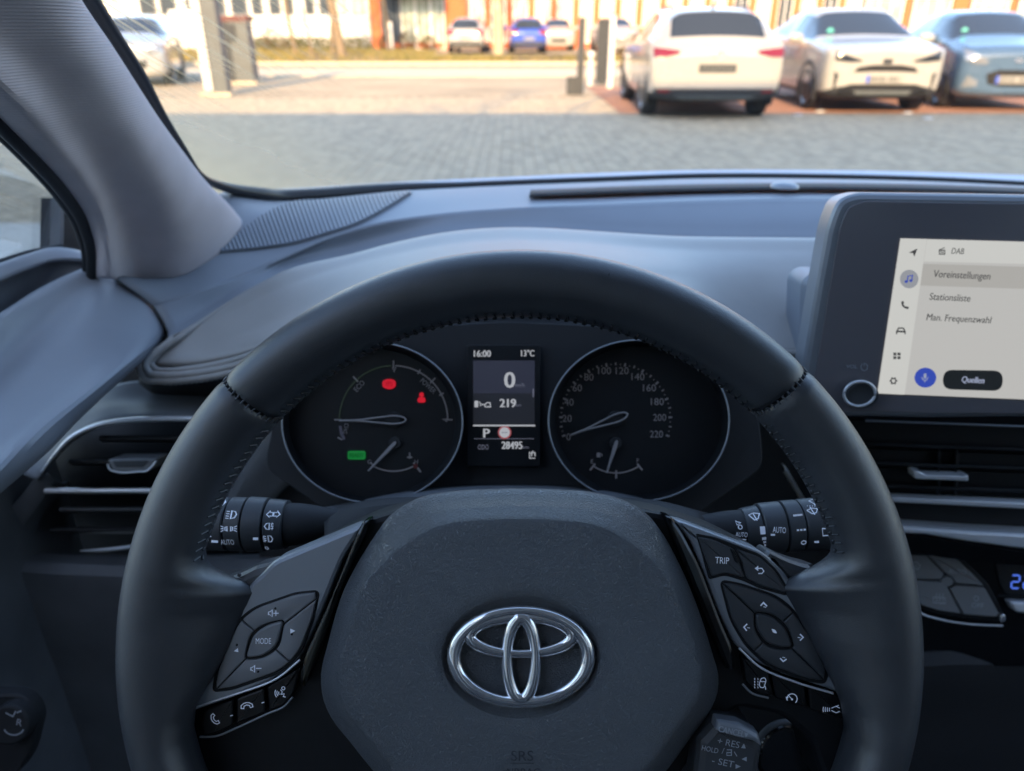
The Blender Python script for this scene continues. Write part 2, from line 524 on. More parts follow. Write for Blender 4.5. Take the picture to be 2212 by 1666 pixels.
M['paver'] = [mat('paver_stone_%d' % i, c, .85, spec=.3, bump=('noise', 260, .4, .002), var=(9, .22)) for i, c in enumerate([(.44, .36, .25), (.40, .33, .23), (.47, .385, .265)])]
M['joint'] = mat('joint_sand', (.20, .17, .12), .95, spec=.1, var=(20, .2))
M['asphalt'] = mat('asphalt', (.34, .27, .18), .9, spec=.25, var=(3, .15), bump=('noise', 120, .4, .004))
M['kerb'] = mat('kerb_concrete', (.50, .43, .32), .85, spec=.25, var=(6, .12))
M['earth'] = mat('earth', (.20, .15, .08), .95, spec=.1, var=(.6, .35))
M['grass'] = [mat('grass_%d' % i, c, .8, spec=.2) for i, c in enumerate([(.19, .165, .05), (.25, .19, .07), (.14, .13, .045)])]
M['brick'] = mat('orange_brick', (.46, .13, .055), .85, spec=.2, var=(40, .2))
M['render_white'] = mat('white_render', (.62, .60, .56), .8, spec=.3, var=(1.2, .05))
M['frame_white'] = mat('white_frame', (.76, .75, .72), .5)
M['frame_grey'] = mat('grey_frame', (.16, .17, .18), .5)
M['blind'] = mat('pale_blind', (.46, .43, .34), .7, var=(3, .06))
M['pane_dark'] = mat('dark_pane', (.05, .06, .07), .06, spec=.6, coat=.4)
M['pane_green'] = mat('greenish_pane', (.34, .38, .30), .12, spec=.6, coat=.4, var=(1.2, .35))
M['roof'] = mat('roof_felt', (.14, .13, .13), .9)
M['bark'] = mat('bark', (.20, .15, .10), .9, spec=.15, var=(14, .35), bump=('noise', 40, .6, .01))
M['bark_pale'] = mat('pale_bark', (.38, .31, .20), .9, spec=.15, var=(8, .3), bump=('noise', 40, .5, .01))
M['twig'] = mat('twig', (.16, .11, .07), .9, spec=.1)
M['leaf'] = [mat('shrub_leaf_%d' % i, c, .7, spec=.25) for i, c in enumerate([(.075, .085, .025), (.10, .09, .03), (.11, .065, .035)])]
M['post_dark'] = mat('dark_post_paint', (.028, .034, .042), .5, var=(10, .1))
M['post_white'] = mat('white_post_paint', (.62, .61, .58), .45, var=(5, .04))
M['post_grey'] = mat('grey_post_paint', (.085, .098, .105), .5, var=(5, .08))
M['panel_dark'] = mat('dark_panel', (.020, .026, .034), .6, var=(9, .2))
M['dark_red'] = mat('dark_red_band', (.09, .018, .016), .5)
M['tyre'] = mat('tyre_rubber', (.025, .025, .027), .8, spec=.25, bump=('noise', 60, .3, .004))
M['rim'] = mat('alloy_rim', (.36, .37, .39), .32, metal=.85)
M['rim_dark'] = mat('dark_rim', (.06, .062, .066), .4, metal=.6)
M['cladding'] = mat('grey_cladding', (.032, .034, .038), .6, spec=.35)
M['car_glass'] = mat('car_window', (.028, .034, .042), .03, spec=.6, coat=.5)
M['lamp_red'] = mat('tail_lamp', (.17, .006, .010), .14, coat=.8)
M['lamp_clear'] = mat('head_lamp', (.34, .36, .38), .08, metal=.55, coat=.8)
M['lamp_dark'] = mat('dark_lamp', (.02, .024, .03), .1, coat=.8)
M['lamp_amber'] = mat('amber_lamp', (.6, .2, .02), .15, coat=.5)
M['plate'] = mat('number_plate', (.26, .26, .25), .4)
M['plate_blue'] = mat('plate_band', (.02, .08, .5), .4)
M['plate_ink'] = mat('plate_ink', (.02, .02, .02), .5)
M['sticker'] = mat('green_sticker', (.05, .42, .38), .5)
def paint(name, c, metal=0.0): return mat(name, c, .28, metal=metal, coat=1.0, var=(1.5, .02))
M['white_paint'] = paint('white_car_paint', (.34, .34, .325))
M['blue_grey_paint'] = paint('blue_grey_car_paint', (.065, .115, .19), .0)
M['blue_paint'] = paint('deep_blue_car_paint', (.035, .08, .42), .2)
M['silver_paint'] = paint('silver_car_paint', (.48, .50, .52), .5)
M['own_paint'] = mat('own_car_paint', (.50, .56, .66), .55, spec=.3)

def sheet(name, x0, x1, y0, y1, z, m, kind='structure', nx=1, ny=1):
    mb = MB(); xs = np.linspace(x0, x1, nx + 1); ys = np.linspace(y0, y1, ny + 1)
    v = [(x, y, z) for y in ys for x in xs]
    mb.add(v, grid_faces(ny + 1, nx + 1))
    return obj(name, mb, m, smooth=0, kind=kind)

# ------------------------------------------------------------------ ground, yard, road, verge
sheet('ground', -300, 300, -120, 420, -.05, M['earth'])
EDGE = ground(1106, 245)[1]; Y_PAVE = ground(1106, 166)[1]; Y_ROAD = ground(1106, 150)[1]; Y_VERGE = ground(1106, 140)[1]
yard = sheet('yard', -40, 45, -30, Y_PAVE, -.030, M['joint'])
# the stone field: pavers in columns that run away from the car
PX, PY = .115, .225
def paver_shape(j):
    e, c = .0035, .0035
    x, y = PX / 2 - e / 2, PY / 2 - e / 2
    lo = [(-x, -y, -.028), (x, -y, -.028), (x, y, -.028), (-x, y, -.028)]
    mid = [(p[0], p[1], -c * .5) for p in lo]
    hi = [(-x + c, -y + c, 0), (x - c, -y + c, 0), (x - c, y - c, 0), (-x + c, y - c, 0)]
    f = [(8, 9, 10, 11)]
    for a in (0, 4):
        for i in range(4): f.append((a + i, a + (i + 1) % 4, a + 4 + (i + 1) % 4, a + 4 + i))
    return lo + mid + hi, f
pv, pf = paver_shape(0)
paver_me = []
for i in range(3):
    me = new_mesh('paver', pv, pf); me.materials.append(M['paver'][i]); paver_me.append(me)
slots = []
for ix in range(-130, 131):
    off = (ix % 2) * PY / 2
    for iy in range(0, 46):
        x = ix * PX + PX / 2; y = 5.0 + iy * PY + off
        r = np.array([x, y, 0.0]) - CAM
        d = np.dot(r, AX); u = CX + F * np.dot(r, RT) / d; v_ = CY - F * np.dot(r, UP) / d
        vis = 300 < u < 2230 and v_ < 396 - (0 if u > 800 else 0) and (u > 430 or v_ < 380)
        slots.append((y if vis else 99 + y, x, y, (u - CX) ** 2))
slots.sort(key=lambda s: (round(s[0], 1), s[3]))
rest = [MB(), MB(), MB()]
for k, (q, x, y, _) in enumerate(slots):
    i = random.randrange(3); dz = random.uniform(-.0015, .0015)
    if k < 300:
        o = bpy.data.objects.new('paver', paver_me[i]); o.location = (x, y, dz); o.parent = yard; COL.objects.link(o)
    else:
        rest[0].add([(a + x, b + y, c + dz) for a, b, c in pv], pf)
ro = obj('paver_field', rest[0], None, parent=yard, smooth=0, kind='stuff', recalc=False)
for m_ in M['paver']: ro.data.materials.append(m_)
_mi = np.repeat(np.random.RandomState(3).randint(0, 3, len(rest[0].f) // 9), 9)
ro.data.polygons.foreach_set('material_index', _mi.astype(np.int32))
M['near_ground'] = mat('pale_near_ground', (.60, .57, .50), .85, spec=.25, var=(2.5, .06))  # one pale tone, lighter than the paver field that starts beyond it
sheet('near_yard', -40, 45, -9.9, 5.0, .001, M['near_ground'], nx=4, ny=4)
sheet('far_yard', -40, 45, 5.0 + 46 * PY - .02, Y_PAVE, .002, M['paving'], nx=8, ny=8)
sheet('parking_strip', 1.7, 45, EDGE - .05, EDGE + 6, .006, M['paving_red'], nx=4, ny=2)
mb = MB(); mb.box((2.5, (Y_PAVE + Y_ROAD) / 2, .0), (85, Y_ROAD - Y_PAVE, .06)); obj('pavement', mb, M['kerb'], smooth=0, kind='structure')
sheet('road', -60, 65, Y_ROAD, Y_VERGE, -.004, M['asphalt'], nx=6, ny=2)
mb = MB(); mb.box((2.5, Y_VERGE + .15, .02), (125, .3, .14)); obj('kerb', mb, M['kerb'], smooth=0, kind='structure')
# verge with a gentle hump
mb = MB(); nx_, ny_ = 120, 14; vs = []
rng = np.random.RandomState(5)
for j in range(ny_ + 1):
    for i in range(nx_ + 1):
        x = -60 + 125 * i / nx_; y = Y_VERGE + .3 + (46.7 - Y_VERGE) * j / ny_
        vs.append((x, y, .06 + .10 * math.sin(j / ny_ * math.pi) + rng.uniform(-.02, .03)))
mb.add(vs, grid_faces(ny_ + 1, nx_ + 1)); obj('verge', mb, M['earth'], kind='structure')
mb = MB(); mats_ = []
for i in range(26000):
    x = rng.uniform(-26, 26); y = Y_VERGE + .4 + (46 - Y_VERGE) * rng.rand() ** 1.3
    if -3.6 < x < 8.0 and 34.5 < y < 44.6: continue
    if math.sin(x * .7 + y * .3) + math.sin(x * .23 - 1.3) * .8 < -.55 and rng.rand() < .75: continue
    a = rng.uniform(0, 6.28); h = rng.uniform(.07, .20); w = rng.uniform(.02, .05)
    lx, ly = rng.uniform(-.06, .06), rng.uniform(-.06, .06); z = .14
    n0 = mb.n
    mb.add([(x - w * math.cos(a), y - w * math.sin(a), z - .06), (x + w * math.cos(a), y + w * math.sin(a), z - .06), (x + lx, y + ly, z + h)], [(0, 1, 2)])
    mats_.append(rng.randint(0, 3))
go = obj('grass', mb, None, smooth=0, kind='stuff', recalc=False)
for m_ in M['grass']: go.data.materials.append(m_)
go.data.polygons.foreach_set('material_index', np.array(mats_, np.int32))
tag(go, 'short yellowish grass on the verge before the buildings', 'grass')
sheet('parking_bay', -3.5, 8.2, 34.6, 44.8, .19, M['asphalt'], nx=4, ny=4)

# ------------------------------------------------------------------ buildings across the road
def window(parent, x0, x1, z0, z1, Y, pane_m, frame_m, bars=1, label=None):
    fw = .07; mbf = MB()
    mbf.box(((x0 + x1) / 2, Y - .03, z0 + fw / 2), (x1 - x0, .09, fw)); mbf.box(((x0 + x1) / 2, Y - .03, z1 - fw / 2), (x1 - x0, .09, fw))
    for x in (x0 + fw / 2, x1 - fw / 2): mbf.box((x, Y - .03, (z0 + z1) / 2), (fw, .088, z1 - z0 - 2 * fw))
    for b in range(bars):
        x = x0 + (x1 - x0) * (b + 1) / (bars + 1); mbf.box((x, Y - .03, (z0 + z1) / 2), (.05, .08, z1 - z0 - 2 * fw))
    f = obj('window', mbf, frame_m, parent, smooth=0)
    mbp = MB(); mbp.box(((x0 + x1) / 2, Y - .012, (z0 + z1) / 2), (x1 - x0 - fw, .02, z1 - z0 - fw)); obj('pane', mbp, pane_m, f, smooth=0)
    return f
YB = 47.0
def bx_at(px, Y=YB): return at(px, 30, Y)[0]
# brick building
bb = thing('brick_building', 'long orange brick office building with pale tall windows between slim piers', 'building', (bx_at(1500), YB + 4, 0))
xL, xR = bx_at(797), 45.0
mb = MB(); mb.box(((xL + xR) / 2, YB + 5.2, 3.4), (xR - xL, 10, 6.9)); obj('wall', mb, M['frame_grey'], bb, smooth=0)
mb = MB(); mb.box(((xL + xR) / 2, YB + 5.1, 6.97), (xR - xL + .6, 10.8, .22)); obj('roof', mb, M['roof'], bb, smooth=0)
mb = MB(); mb.box(((xL + xR) / 2, YB + .02, 3.55), (xR - xL, .34, .9)); mb.box(((xL + xR) / 2, YB + .02, 6.5), (xR - xL, .34, .6)); mb.box(((xL + xR) / 2, YB + .03, .15), (xR - xL, .3, .62))
obj('brick_band', mb, M['brick'], bb, smooth=0)
def pier(x0, x1, z0=.46, z1=3.1):
    m_ = MB(); m_.box(((x0 + x1) / 2, YB + .01, (z0 + z1) / 2), (x1 - x0, .36, z1 - z0)); obj('brick_pier', m_, M['brick'], bb, smooth=0)
    m_ = MB(); m_.box(((x0 + x1) / 2, YB + .01, 5.1), (x1 - x0, .36, 2.2)); obj('brick_pier', m_, M['brick'], bb, smooth=0)
pier(bx_at(800), bx_at(823)); pier(bx_at(962), bx_at(1008))
edges = [1008, 1054, 1100, 1148, 1196, 1244, 1288, 1334, 1380, 1430]
edges += [1430 + 48 * k for k in range(1, 10)]
for k in range(len(edges) - 1):
    a, b = bx_at(edges[k]), bx_at(edges[k + 1])
    pm = M['pane_dark'] if k in (1, 12, 14, 16) else M['blind']
    window(bb, a + .2, b - .2, .46, 3.05, YB, pm, M['frame_white'], bars=1)
    window(bb, a + .2, b - .2, 4.0, 6.2, YB, M['pane_dark'], M['frame_white'], bars=1)
    if k: pier(a - .195, a + .195)
x = bx_at(edges[-1]); k = 0
while x < xR - 2.6:
    window(bb, x + .15, x + 2.3, .46, 3.05, YB, M['pane_green'], M['frame_white'], bars=2); window(bb, x + .15, x + 2.3, 4.0, 6.2, YB, M['pane_dark'], M['frame_white'], bars=2)
    pier(x + 2.35, x + 2.35 + (.9 if k % 2 else .3)); x += 2.4 + (.9 if k % 2 else .3); k += 1
# glazed entrance
mb = MB(); mb.box(((bx_at(823) + bx_at(962)) / 2, YB - .9, 3.02), (bx_at(962) - bx_at(823), 2.2, .2)); obj('canopy', mb, M['frame_white'], bb, smooth=0)
window(bb, bx_at(823) + .02, bx_at(862), .1, 2.9, YB, M['pane_dark'], M['frame_grey'], bars=1)
for a, b in ((866, 897), (898, 930), (931, 960)): window(bb, bx_at(a), bx_at(b), .1, 2.9, YB - .05, M['pane_green'], M['frame_white'], bars=1)

# white building to the left
wb = thing('white_building', 'low white rendered building with a row of grey windows behind the trees', 'building', (bx_at(600), YB + 3, 0))
xa, xb = -30.0, bx_at(795)
mb = MB(); mb.box(((xa + xb) / 2, YB + 4.3, 2.2), (xb - xa, 8, 4.4)); obj('wall', mb, M['render_white'], wb, smooth=0)
mb = MB(); mb.box(((xa + xb) / 2, YB + 4.3, 4.5), (xb - xa + .5, 8.5, .22)); obj('roof', mb, M['roof'], wb, smooth=0)
mb = MB(); mb.box(((xa + xb) / 2, YB + .24, 1.82), (xb - xa, .12, .10)); obj('sill', mb, M['frame_white'], wb, smooth=0)
for a, b in ((300, 336), (344, 380), (400, 440), (450, 486), (498, 534), (542, 567), (580, 606), (612, 634), (657, 679), (688, 712), (722, 748), (760, 786)):
    window(wb, bx_at(a), bx_at(b), 1.9, 3.3, YB + .28, M['pane_dark'] if a not in (722, 760) else M['blind'], M['frame_grey'], bars=0)

# the showroom behind the camera: its shade lies over the near yard
sb = thing('showroom', 'tall flat-roofed showroom building standing behind the car', 'building', (5, -15, 0))
H_S = (EDGE + 10.0) / math.cos(SUN_AZ) * math.tan(SUN_EL)
mb = MB(); mb.box((5, -15.0, H_S / 2), (110, 10, H_S)); obj('wall', mb, M['render_white'], sb, smooth=0)
for k in range(14):
    window(sb, -30 + 5 * k, -25.4 + 5 * k, .3, 3.6, -9.98, M['pane_dark'], M['frame_grey'], bars=2)
for o_ in sb.children:
    pass

# ------------------------------------------------------------------ hedges and bushes
def leaf_clump(mb, cx, cy_, cz, rx, ry, rz, n, ml, size=.06):
    for i in range(n):
        th = rng.uniform(0, 6.28); ph = math.acos(rng.uniform(-1, 1)); q = rng.uniform(.55, 1.05)
        x = cx + rx * q * math.sin(ph) * math.cos(th); y = cy_ + ry * q * math.sin(ph) * math.sin(th); z = max(.08, cz + rz * q * math.cos(ph))
        a = rng.uniform(-1, 1, 3); a /= np.linalg.norm(a); b = np.cross(a, rng.uniform(-1, 1, 3)); b /= np.linalg.norm(b); s = size * rng.uniform(.6, 1.4)
        c = np.array([x, y, z])
        mb.add([c - a * s, c + b * s * .45, c + a * s, c - b * s * .45], [(0, 1, 2, 3)]); ml.append(rng.randint(0, 2))
def bush(name, label, cat, spots, red=False, size=.07, group=None, dens=1.0):
    mb = MB(); ml = []
    for (x, y, z, rx, ry, rz, n) in spots: leaf_clump(mb, x, y, z, rx, ry, rz, int(n * dens), ml, size)
    o = obj(name, mb, None, smooth=0, recalc=False)
    for m_ in M['leaf']: o.data.materials.append(m_)
    a = np.array(ml, np.int32)
    if red: a[:] = np.where(rng.rand(len(a)) < .75, 2, a)
    o.data.polygons.foreach_set('material_index', a)
    return tag(o, label, cat, group)
xa_ = bx_at(548); xb_ = bx_at(785)
bush('hedge', 'low olive hedge along the foot of the white building', 'hedge',
     [(xa_ + (xb_ - xa_) * k / 13, 46.2 + rng.uniform(-.1, .1), .42, .55, .4, .42, 300) for k in range(14)])
for px_, Y_, r_, lab in ((832, 45.6, .5, 'small reddish shrub beside the dark entrance of the brick building'),
                        (880, 45.4, .6, 'round reddish shrub in front of the glazed entrance'),
                        (925, 45.6, .5, 'brown shrub between the glazed entrance and the white hatchback'),
                        (592, 42.0, .75, 'thin bare shrub on the verge beside the grey cabinet'),
                        (1392, 20.5, .62, 'reddish brown bush beside the white SUV with red tail lamps')):
    p = at(px_, 80, Y_)
    bush('shrub', lab, 'shrub', [(p[0], Y_, r_ * .9, r_, r_, r_, 420)], red=True, size=.07)

# ------------------------------------------------------------------ trees: bare in winter
def branch(mb_t, mb_c, p, d, L_, r, depth, rg):
    n = 5; pts = [np.array(p)]; rr = [r]
    dd = np.array(d, float)
    for k in range(n):
        dd = dd + rg.uniform(-.13, .13, 3) + np.array([0, 0, .03]); dd /= np.linalg.norm(dd)
        pts.append(pts[-1] + dd * L_ / n); rr.append(r * (1 - .5 * (k + 1) / n))
    (mb_t if depth == 0 else mb_c).tube(pts, rr, 8 if depth == 0 else (5 if depth < 2 else 3))
    if depth >= 4: return
    kids = 7 if depth == 0 else (4 if depth < 3 else 3)
    for k in range(kids):
        t = (.38 if depth == 0 else .3) + rg.rand() * .62; i = min(n - 1, int(t * n)); q = pts[i] + (pts[i + 1] - pts[i]) * (t * n - i)
        a = rg.uniform(0, 6.28); e = rg.uniform(.5, 1.0)
        nd = dd * .55 + e * np.array([math.cos(a), math.sin(a), .35]); nd /= np.linalg.norm(nd)
        branch(mb_t, mb_c, q, nd, L_ * rg.uniform(.42, .6), rr[i] * .5, depth + 1, rg)
def tree(x, y, h, r, label, seed, bark='bark', group='bare trees on the verge', lean=(0, 0, 1)):
    t = thing('tree', label, 'tree', (x, y, .1), group); a, b = MB(), MB()
    rg = np.random.RandomState(seed); branch(a, b, (x, y, -.02), lean, h, r, 0, rg)
    obj('trunk', a, M[bark], t, smooth=60); obj('crown', b, M['twig'], t, smooth=60)
tree(at(637, 90, 36.0)[0], 36.0, 7.0, .10, 'slender bare tree in front of the white building windows', 11)
tree(at(738, 90, 34.5)[0], 34.5, 8.0, .20, 'thick bare tree near the orange corner pier, lowest branches over the verge', 12, lean=(-.05, 0, 1))
tree(at(716, 90, 38.0)[0], 38.0, 6.0, .09, 'thin bare tree just left of the thick bare tree', 13)
tree(at(842, 90, 41.0)[0], 41.0, 6.0, .08, 'young bare tree with slanting branches before the dark entrance', 15, lean=(-.12, 0, 1))
tree(at(1077, 90, 35.3)[0], 35.3, 8.5, .24, 'pale thick trunk standing between the white hatchback and the deep blue hatchback', 14, bark='bark_pale')
tree(at(672, 90, 33.0)[0], 33.0, 5.5, .06, 'sapling between the slender tree and the thin tree on the verge', 16)
# a tree behind the camera beyond the showroom corner gives the dappled shade in the yard
tree(-.4, -5.0, 8.6, .15, 'tall slim bare tree rising behind the car', 21, group=None)

# ------------------------------------------------------------------ parked cars
def catmull_mesh(cage_v, cage_f, fm, levels=2, creases=None):
    me = new_mesh('cage', cage_v, cage_f)
    if creases is not None:
        at_ = me.attributes.new('crease_edge', 'FLOAT', 'EDGE')
        at_.data.foreach_set('value', [creases(*e.vertices) for e in me.edges])
    for p, m_ in zip(me.polygons, fm): p.material_index = m_
    ob = bpy.data.objects.new('cage', me); COL.objects.link(ob)
    md = ob.modifiers.new('s', 'SUBSURF'); md.levels = levels; md.render_levels = levels
    dg = bpy.context.evaluated_depsgraph_get(); em = ob.evaluated_get(dg).to_mesh()
    V = np.array([tuple(v.co) for v in em.vertices]); Fs = [tuple(p.vertices) for p in em.polygons]; Ms = [p.material_index for p in em.polygons]
    ob.evaluated_get(dg).to_mesh_clear()
    bpy.data.objects.remove(ob, do_unlink=True); bpy.data.meshes.remove(me)
    return V, Fs, Ms

def sub_mb(V, Fs, Ms, want, push=0.0):
    mb = MB(); mp = {}
    for f, m_ in zip(Fs, Ms):
        if m_ != want: continue
        q = []
        for i in f:
            if i not in mp: mp[i] = mb.n; mb.v.append(tuple(V[i])); mb.n += 1
            q.append(mp[i])
        mb.f.append(tuple(q))
    return mb

def make_car(name, label, cat, st, paint_m, win, rear_win, front_win, wheel_y, wheel_r, front, rear, group=None, flare=None, rim='rim', mirrors=None, low=None, levels=2, track=None):
    """st: stations front(+y) to rear(-y): (y, w_sill, w_belt, z_bottom, z_mid, z_belt, w_roof, z_roof).
    win: list of station index pairs with side glass; rear_win/front_win: station index pairs"""
    root = thing(name, label, cat, (0, 0, 0), group)
    half = []
    for (y, ws, w, zb, zm, zbe, wr, zr) in st:
        cab = zr - zbe > .12
        half.append([(0, zb), (ws * .86, zb), (ws, zb + .10), (w, zm), (w * .975, zbe),
                     (w * .93 if cab else w * .9, zbe + (.045 if cab else .02 * (zr > zbe))), (wr, zr - (.09 if cab else .02)), (wr * .82, zr - .012), (0, zr + .015)])
    K = 9; ring = 2 * K - 2
    V = []; 
    for s, h in zip(st, half):
        pts = [(p[0], s[0], p[1]) for p in h] + [(-p[0], s[0], p[1]) for p in h[-2:0:-1]]
        V += pts
    Fs = []; Fm = []
    n = len(st)
    for j in range(n - 1):
        for i in range(ring):
            a = j * ring + i; b = j * ring + (i + 1) % ring; c = (j + 1) * ring + (i + 1) % ring; d = (j + 1) * ring + i
            Fs.append((a, b, c, d)); m_ = 0
            k = i if i < K - 1 else ring - 1 - i      # strip index 0..7 from the bottom centre
            if k == 5 and any(w0 <= j < w1 for w0, w1 in win): m_ = 1
            for (a0, a1) in (rear_win, front_win):
                if a0 <= j < a1 and k in (6, 7): m_ = 1
                if a0 <= j < a1 and k == 5 and m_ == 0: m_ = 0
            if low is not None and k <= 1: m_ = 2
            Fm.append(m_)
    for e in (0, n - 1):
        o_ = e * ring
        for k in range(K - 1):
            a = o_ + k; b = o_ + k + 1
            a2 = o_ + (ring - k) % ring; b2 = o_ + (ring - k - 1) % ring
            q = [a, b, b2, a2]; q2 = []
            for i in q:
                if i not in q2: q2.append(i)
            if len(q2) >= 3: Fs.append(tuple(q2)); Fm.append(2 if (low is not None and k <= 1) else 0)
    rowc = {2: .35, 3: .15, 4: .62, 5: .62, 6: .60, 7: .30}
    stc = {0: .35, n - 1: .35, front_win[0]: .45, front_win[1]: .5, rear_win[0]: .5, rear_win[1]: .55}
    for w0, w1 in win: stc.setdefault(w0, .3); stc.setdefault(w1, .3)
    def cre(a, b):
        ja, ia, jb, ib = a // ring, a % ring, b // ring, b % ring
        ka = ia if ia < K else ring - ia
        if ja != jb: return rowc.get(ka, 0.0)
        return stc.get(ja, 0.0)
    V2, F2, M2 = catmull_mesh(V, Fs, Fm, levels, cre)
    body = obj('body', sub_mb(V2, F2, M2, 0), paint_m, root, smooth=50)
    gl = sub_mb(V2, F2, M2, 1); go_ = obj('window_band', gl, M['car_glass'], root, smooth=50)
    if low is not None:
        obj('lower_trim', sub_mb(V2, F2, M2, 2), M['cladding'], root, smooth=50)
    bv = BVHTree.FromPolygons([tuple(v) for v in V2], F2)
    def patch(pname, upper, lower, axis, sgn, m_, off=.008, nu=12, nv=4, parent=root, label=None):
        """upper/lower: outlines in the face plane, thrown onto the body along the axis"""
        U = lin(np.array([(a, b, 0) for a, b in upper]), nu); Lw = lin(np.array([(a, b, 0) for a, b in lower]), nu)
        fr_, bk = [], []
        for j in range(nv):
            for i in range(nu):
                a, b = (U[i] * (1 - j / (nv - 1)) + Lw[i] * j / (nv - 1))[:2]
                if axis == 'y': o_ = Vector((a, 5 * sgn, b)); d = Vector((0, -sgn, 0))
                else: o_ = Vector((3 * sgn, a, b)); d = Vector((-sgn, 0, 0))
                h = bv.ray_cast(o_, d)
                if h[0] is None:
                    nr = bv.find_nearest(o_ + d * (3 if axis == 'y' else 2)); h = (nr[0],)
                p = h[0] - d * off; fr_.append(tuple(p)); bk.append(tuple(h[0] + d * .03))
        mb = MB(); N_ = len(fr_); mb.add(fr_ + bk, [])
        mb.f += grid_faces(nv, nu)
        loop = [i for i in range(nu)] + [j * nu + nu - 1 for j in range(1, nv)] + [(nv - 1) * nu + i for i in range(nu - 2, -1, -1)] + [j * nu for j in range(nv - 2, 0, -1)]
        for q in range(len(loop)):
            a, b = loop[q], loop[(q + 1) % len(loop)]; mb.f.append((a, b, b + N_, a + N_))
        return obj(pname, mb, m_, parent, smooth=40, label=label)
    for spec in front: patch(spec[0], spec[1], spec[2], 'y', 1, M[spec[3]], **(spec[4] if len(spec) > 4 else {}))
    for spec in rear: patch(spec[0], spec[1], spec[2], 'y', -1, M[spec[3]], **(spec[4] if len(spec) > 4 else {}))
    # wheels
    for wy in wheel_y:
        for s in (-1, 1):
            hit = bv.ray_cast(Vector((3 * s, wy, wheel_r * 1.1)), Vector((-s, 0, 0)))
            xw = (hit[0].x if hit[0] is not None else s * st[len(st) // 2][2])
            xo = xw + s * .006
            if flare:
                mb = MB(); arc = [(xo - s * .015, wy + (wheel_r + .10) * math.cos(a), wheel_r + (wheel_r + .075) * math.sin(a)) for a in np.linspace(-.35, math.pi + .35, 22)]
                mb.tube(arc, .055, 6, flat=((1, 0, 0), .6)); obj('wheel_arch', mb, M[flare], root)
            mb = MB(); cyl = []
            for q in range(28):
                a = 2 * math.pi * q / 28; cyl.append((wy + (wheel_r + .065) * math.cos(a), wheel_r + .01 + (wheel_r + .065) * math.sin(a)))
            mb.add([(xo, a, max(b, .20)) for a, b in cyl] + [(xo - s * .06, a, max(b, .20)) for a, b in cyl], [tuple(range(28)), tuple(range(28, 56))] + grid_faces(2, 28, True))
            obj('arch_gap_disc', mb, M['black'], root, smooth=0)  # black disc on the flank; the gap's shade is put into its colour
            prof = [(.07, .62), (.02, .66), (0, .80), (.005, .93), (.025, 1.0), (.19, 1.0), (.215, .9), (.215, .5)]
            mb = MB(); vs = []
            for q in range(28):
                a = 2 * math.pi * q / 28
                for (dx, rr) in prof: vs.append((xo + s * (.012 - dx), wy + wheel_r * rr * math.cos(a), wheel_r + wheel_r * rr * math.sin(a)))
            mb.add(vs, grid_faces(28, len(prof), False, True)); ty = obj('wheel', mb, M['tyre'], root, smooth=50)
            mb = MB(); vs = []
            for q in range(28):
                a = 2 * math.pi * q / 28
                for (dx, rr) in ((.02, .68), (.012, .66), (.03, .60), (.07, .58)): vs.append((xo + s * (.016 - dx), wy + wheel_r * rr * math.cos(a), wheel_r + wheel_r * rr * math.sin(a)))
            mb.add(vs, grid_faces(28, 4, False, True))
            for q in range(5):
                a = 2 * math.pi * q / 5 + .3
                c_, s_ = math.cos(a), math.sin(a)
                pts = []
                for (rr, hw) in ((.10, .07), (.62, .11)):
                    for sd_ in (-1, 1):
                        yy, zz = wheel_r * rr * c_ - sd_ * hw * wheel_r * s_, wheel_r * rr * s_ + sd_ * hw * wheel_r * c_
                        pts += [(xo - s * (.012 + .02 * (rr < .3)), wy + yy, wheel_r + zz), (xo - s * .05, wy + yy, wheel_r + zz)]
                mb.add(pts, [(0, 2, 6, 4), (1, 5, 7, 3), (0, 4, 5, 1), (2, 3, 7, 6), (4, 6, 7, 5), (0, 1, 3, 2)])
            mb.box((xo - s * .035, wy, wheel_r), (.03, wheel_r * .22, wheel_r * .22))
            obj('rim', mb, M[rim], ty, smooth=30)
    if mirrors:
        my, mz, mx = mirrors
        for s in (-1, 1):
            mb = MB(); vs = []
            for j in range(9):
                ph = math.pi * j / 8
                for q in range(12):
                    a = 2 * math.pi * q / 12
                    sx = math.copysign(abs(math.sin(ph) * math.cos(a)) ** .7, math.cos(a)); sz = math.copysign(abs(math.sin(ph) * math.sin(a)) ** .7, math.sin(a))
                    vs.append((s * (mx + .13) + .12 * sx, my + .08 * math.cos(ph), mz + .085 * sz))
            mb.add(vs, grid_faces(9, 12, True)); mb.box((s * (mx + .02), my - .01, mz - .06), (.12, .05, .05))
            obj('side_mirror', mb, paint_m, root, smooth=60)
    return root, bv, patch

def sym(u, l):
    """both sides of a lamp"""
    return (u, l), ([(-a, b) for a, b in u], [(-a, b) for a, b in l])

def plate_parts(root, y, z, sgn, w=.52, h=.11, dark=False):
    """number plate with a blue band; the characters in the photograph are an unreadable smudge"""
    mb = MB(); mb.box((0, y + .012 * sgn, z), (w, .02, h)); p = obj('number_plate', mb, M['plate'] if not dark else M['post_grey'], root, smooth=0)
    mb = MB(); mb.box((w / 2 * sgn - .022 * sgn, y + .024 * sgn, z), (.04, .004, h * .96)); obj('plate_band', mb, M['plate_blue'], p, smooth=0)
    mb = MB(); x = -w * .36; rg = random.Random(4)
    while x < w * .40:
        ww = rg.choice((.03, .035, .04)); mb.box((-x * sgn, y + .0235 * sgn, z), (ww * .75, .003, h * .62)); x += ww + (.012 if rg.random() < .75 else .05)
    obj('plate_mark', mb, M['plate_ink'] if dark else M['post_grey'], p, smooth=0)

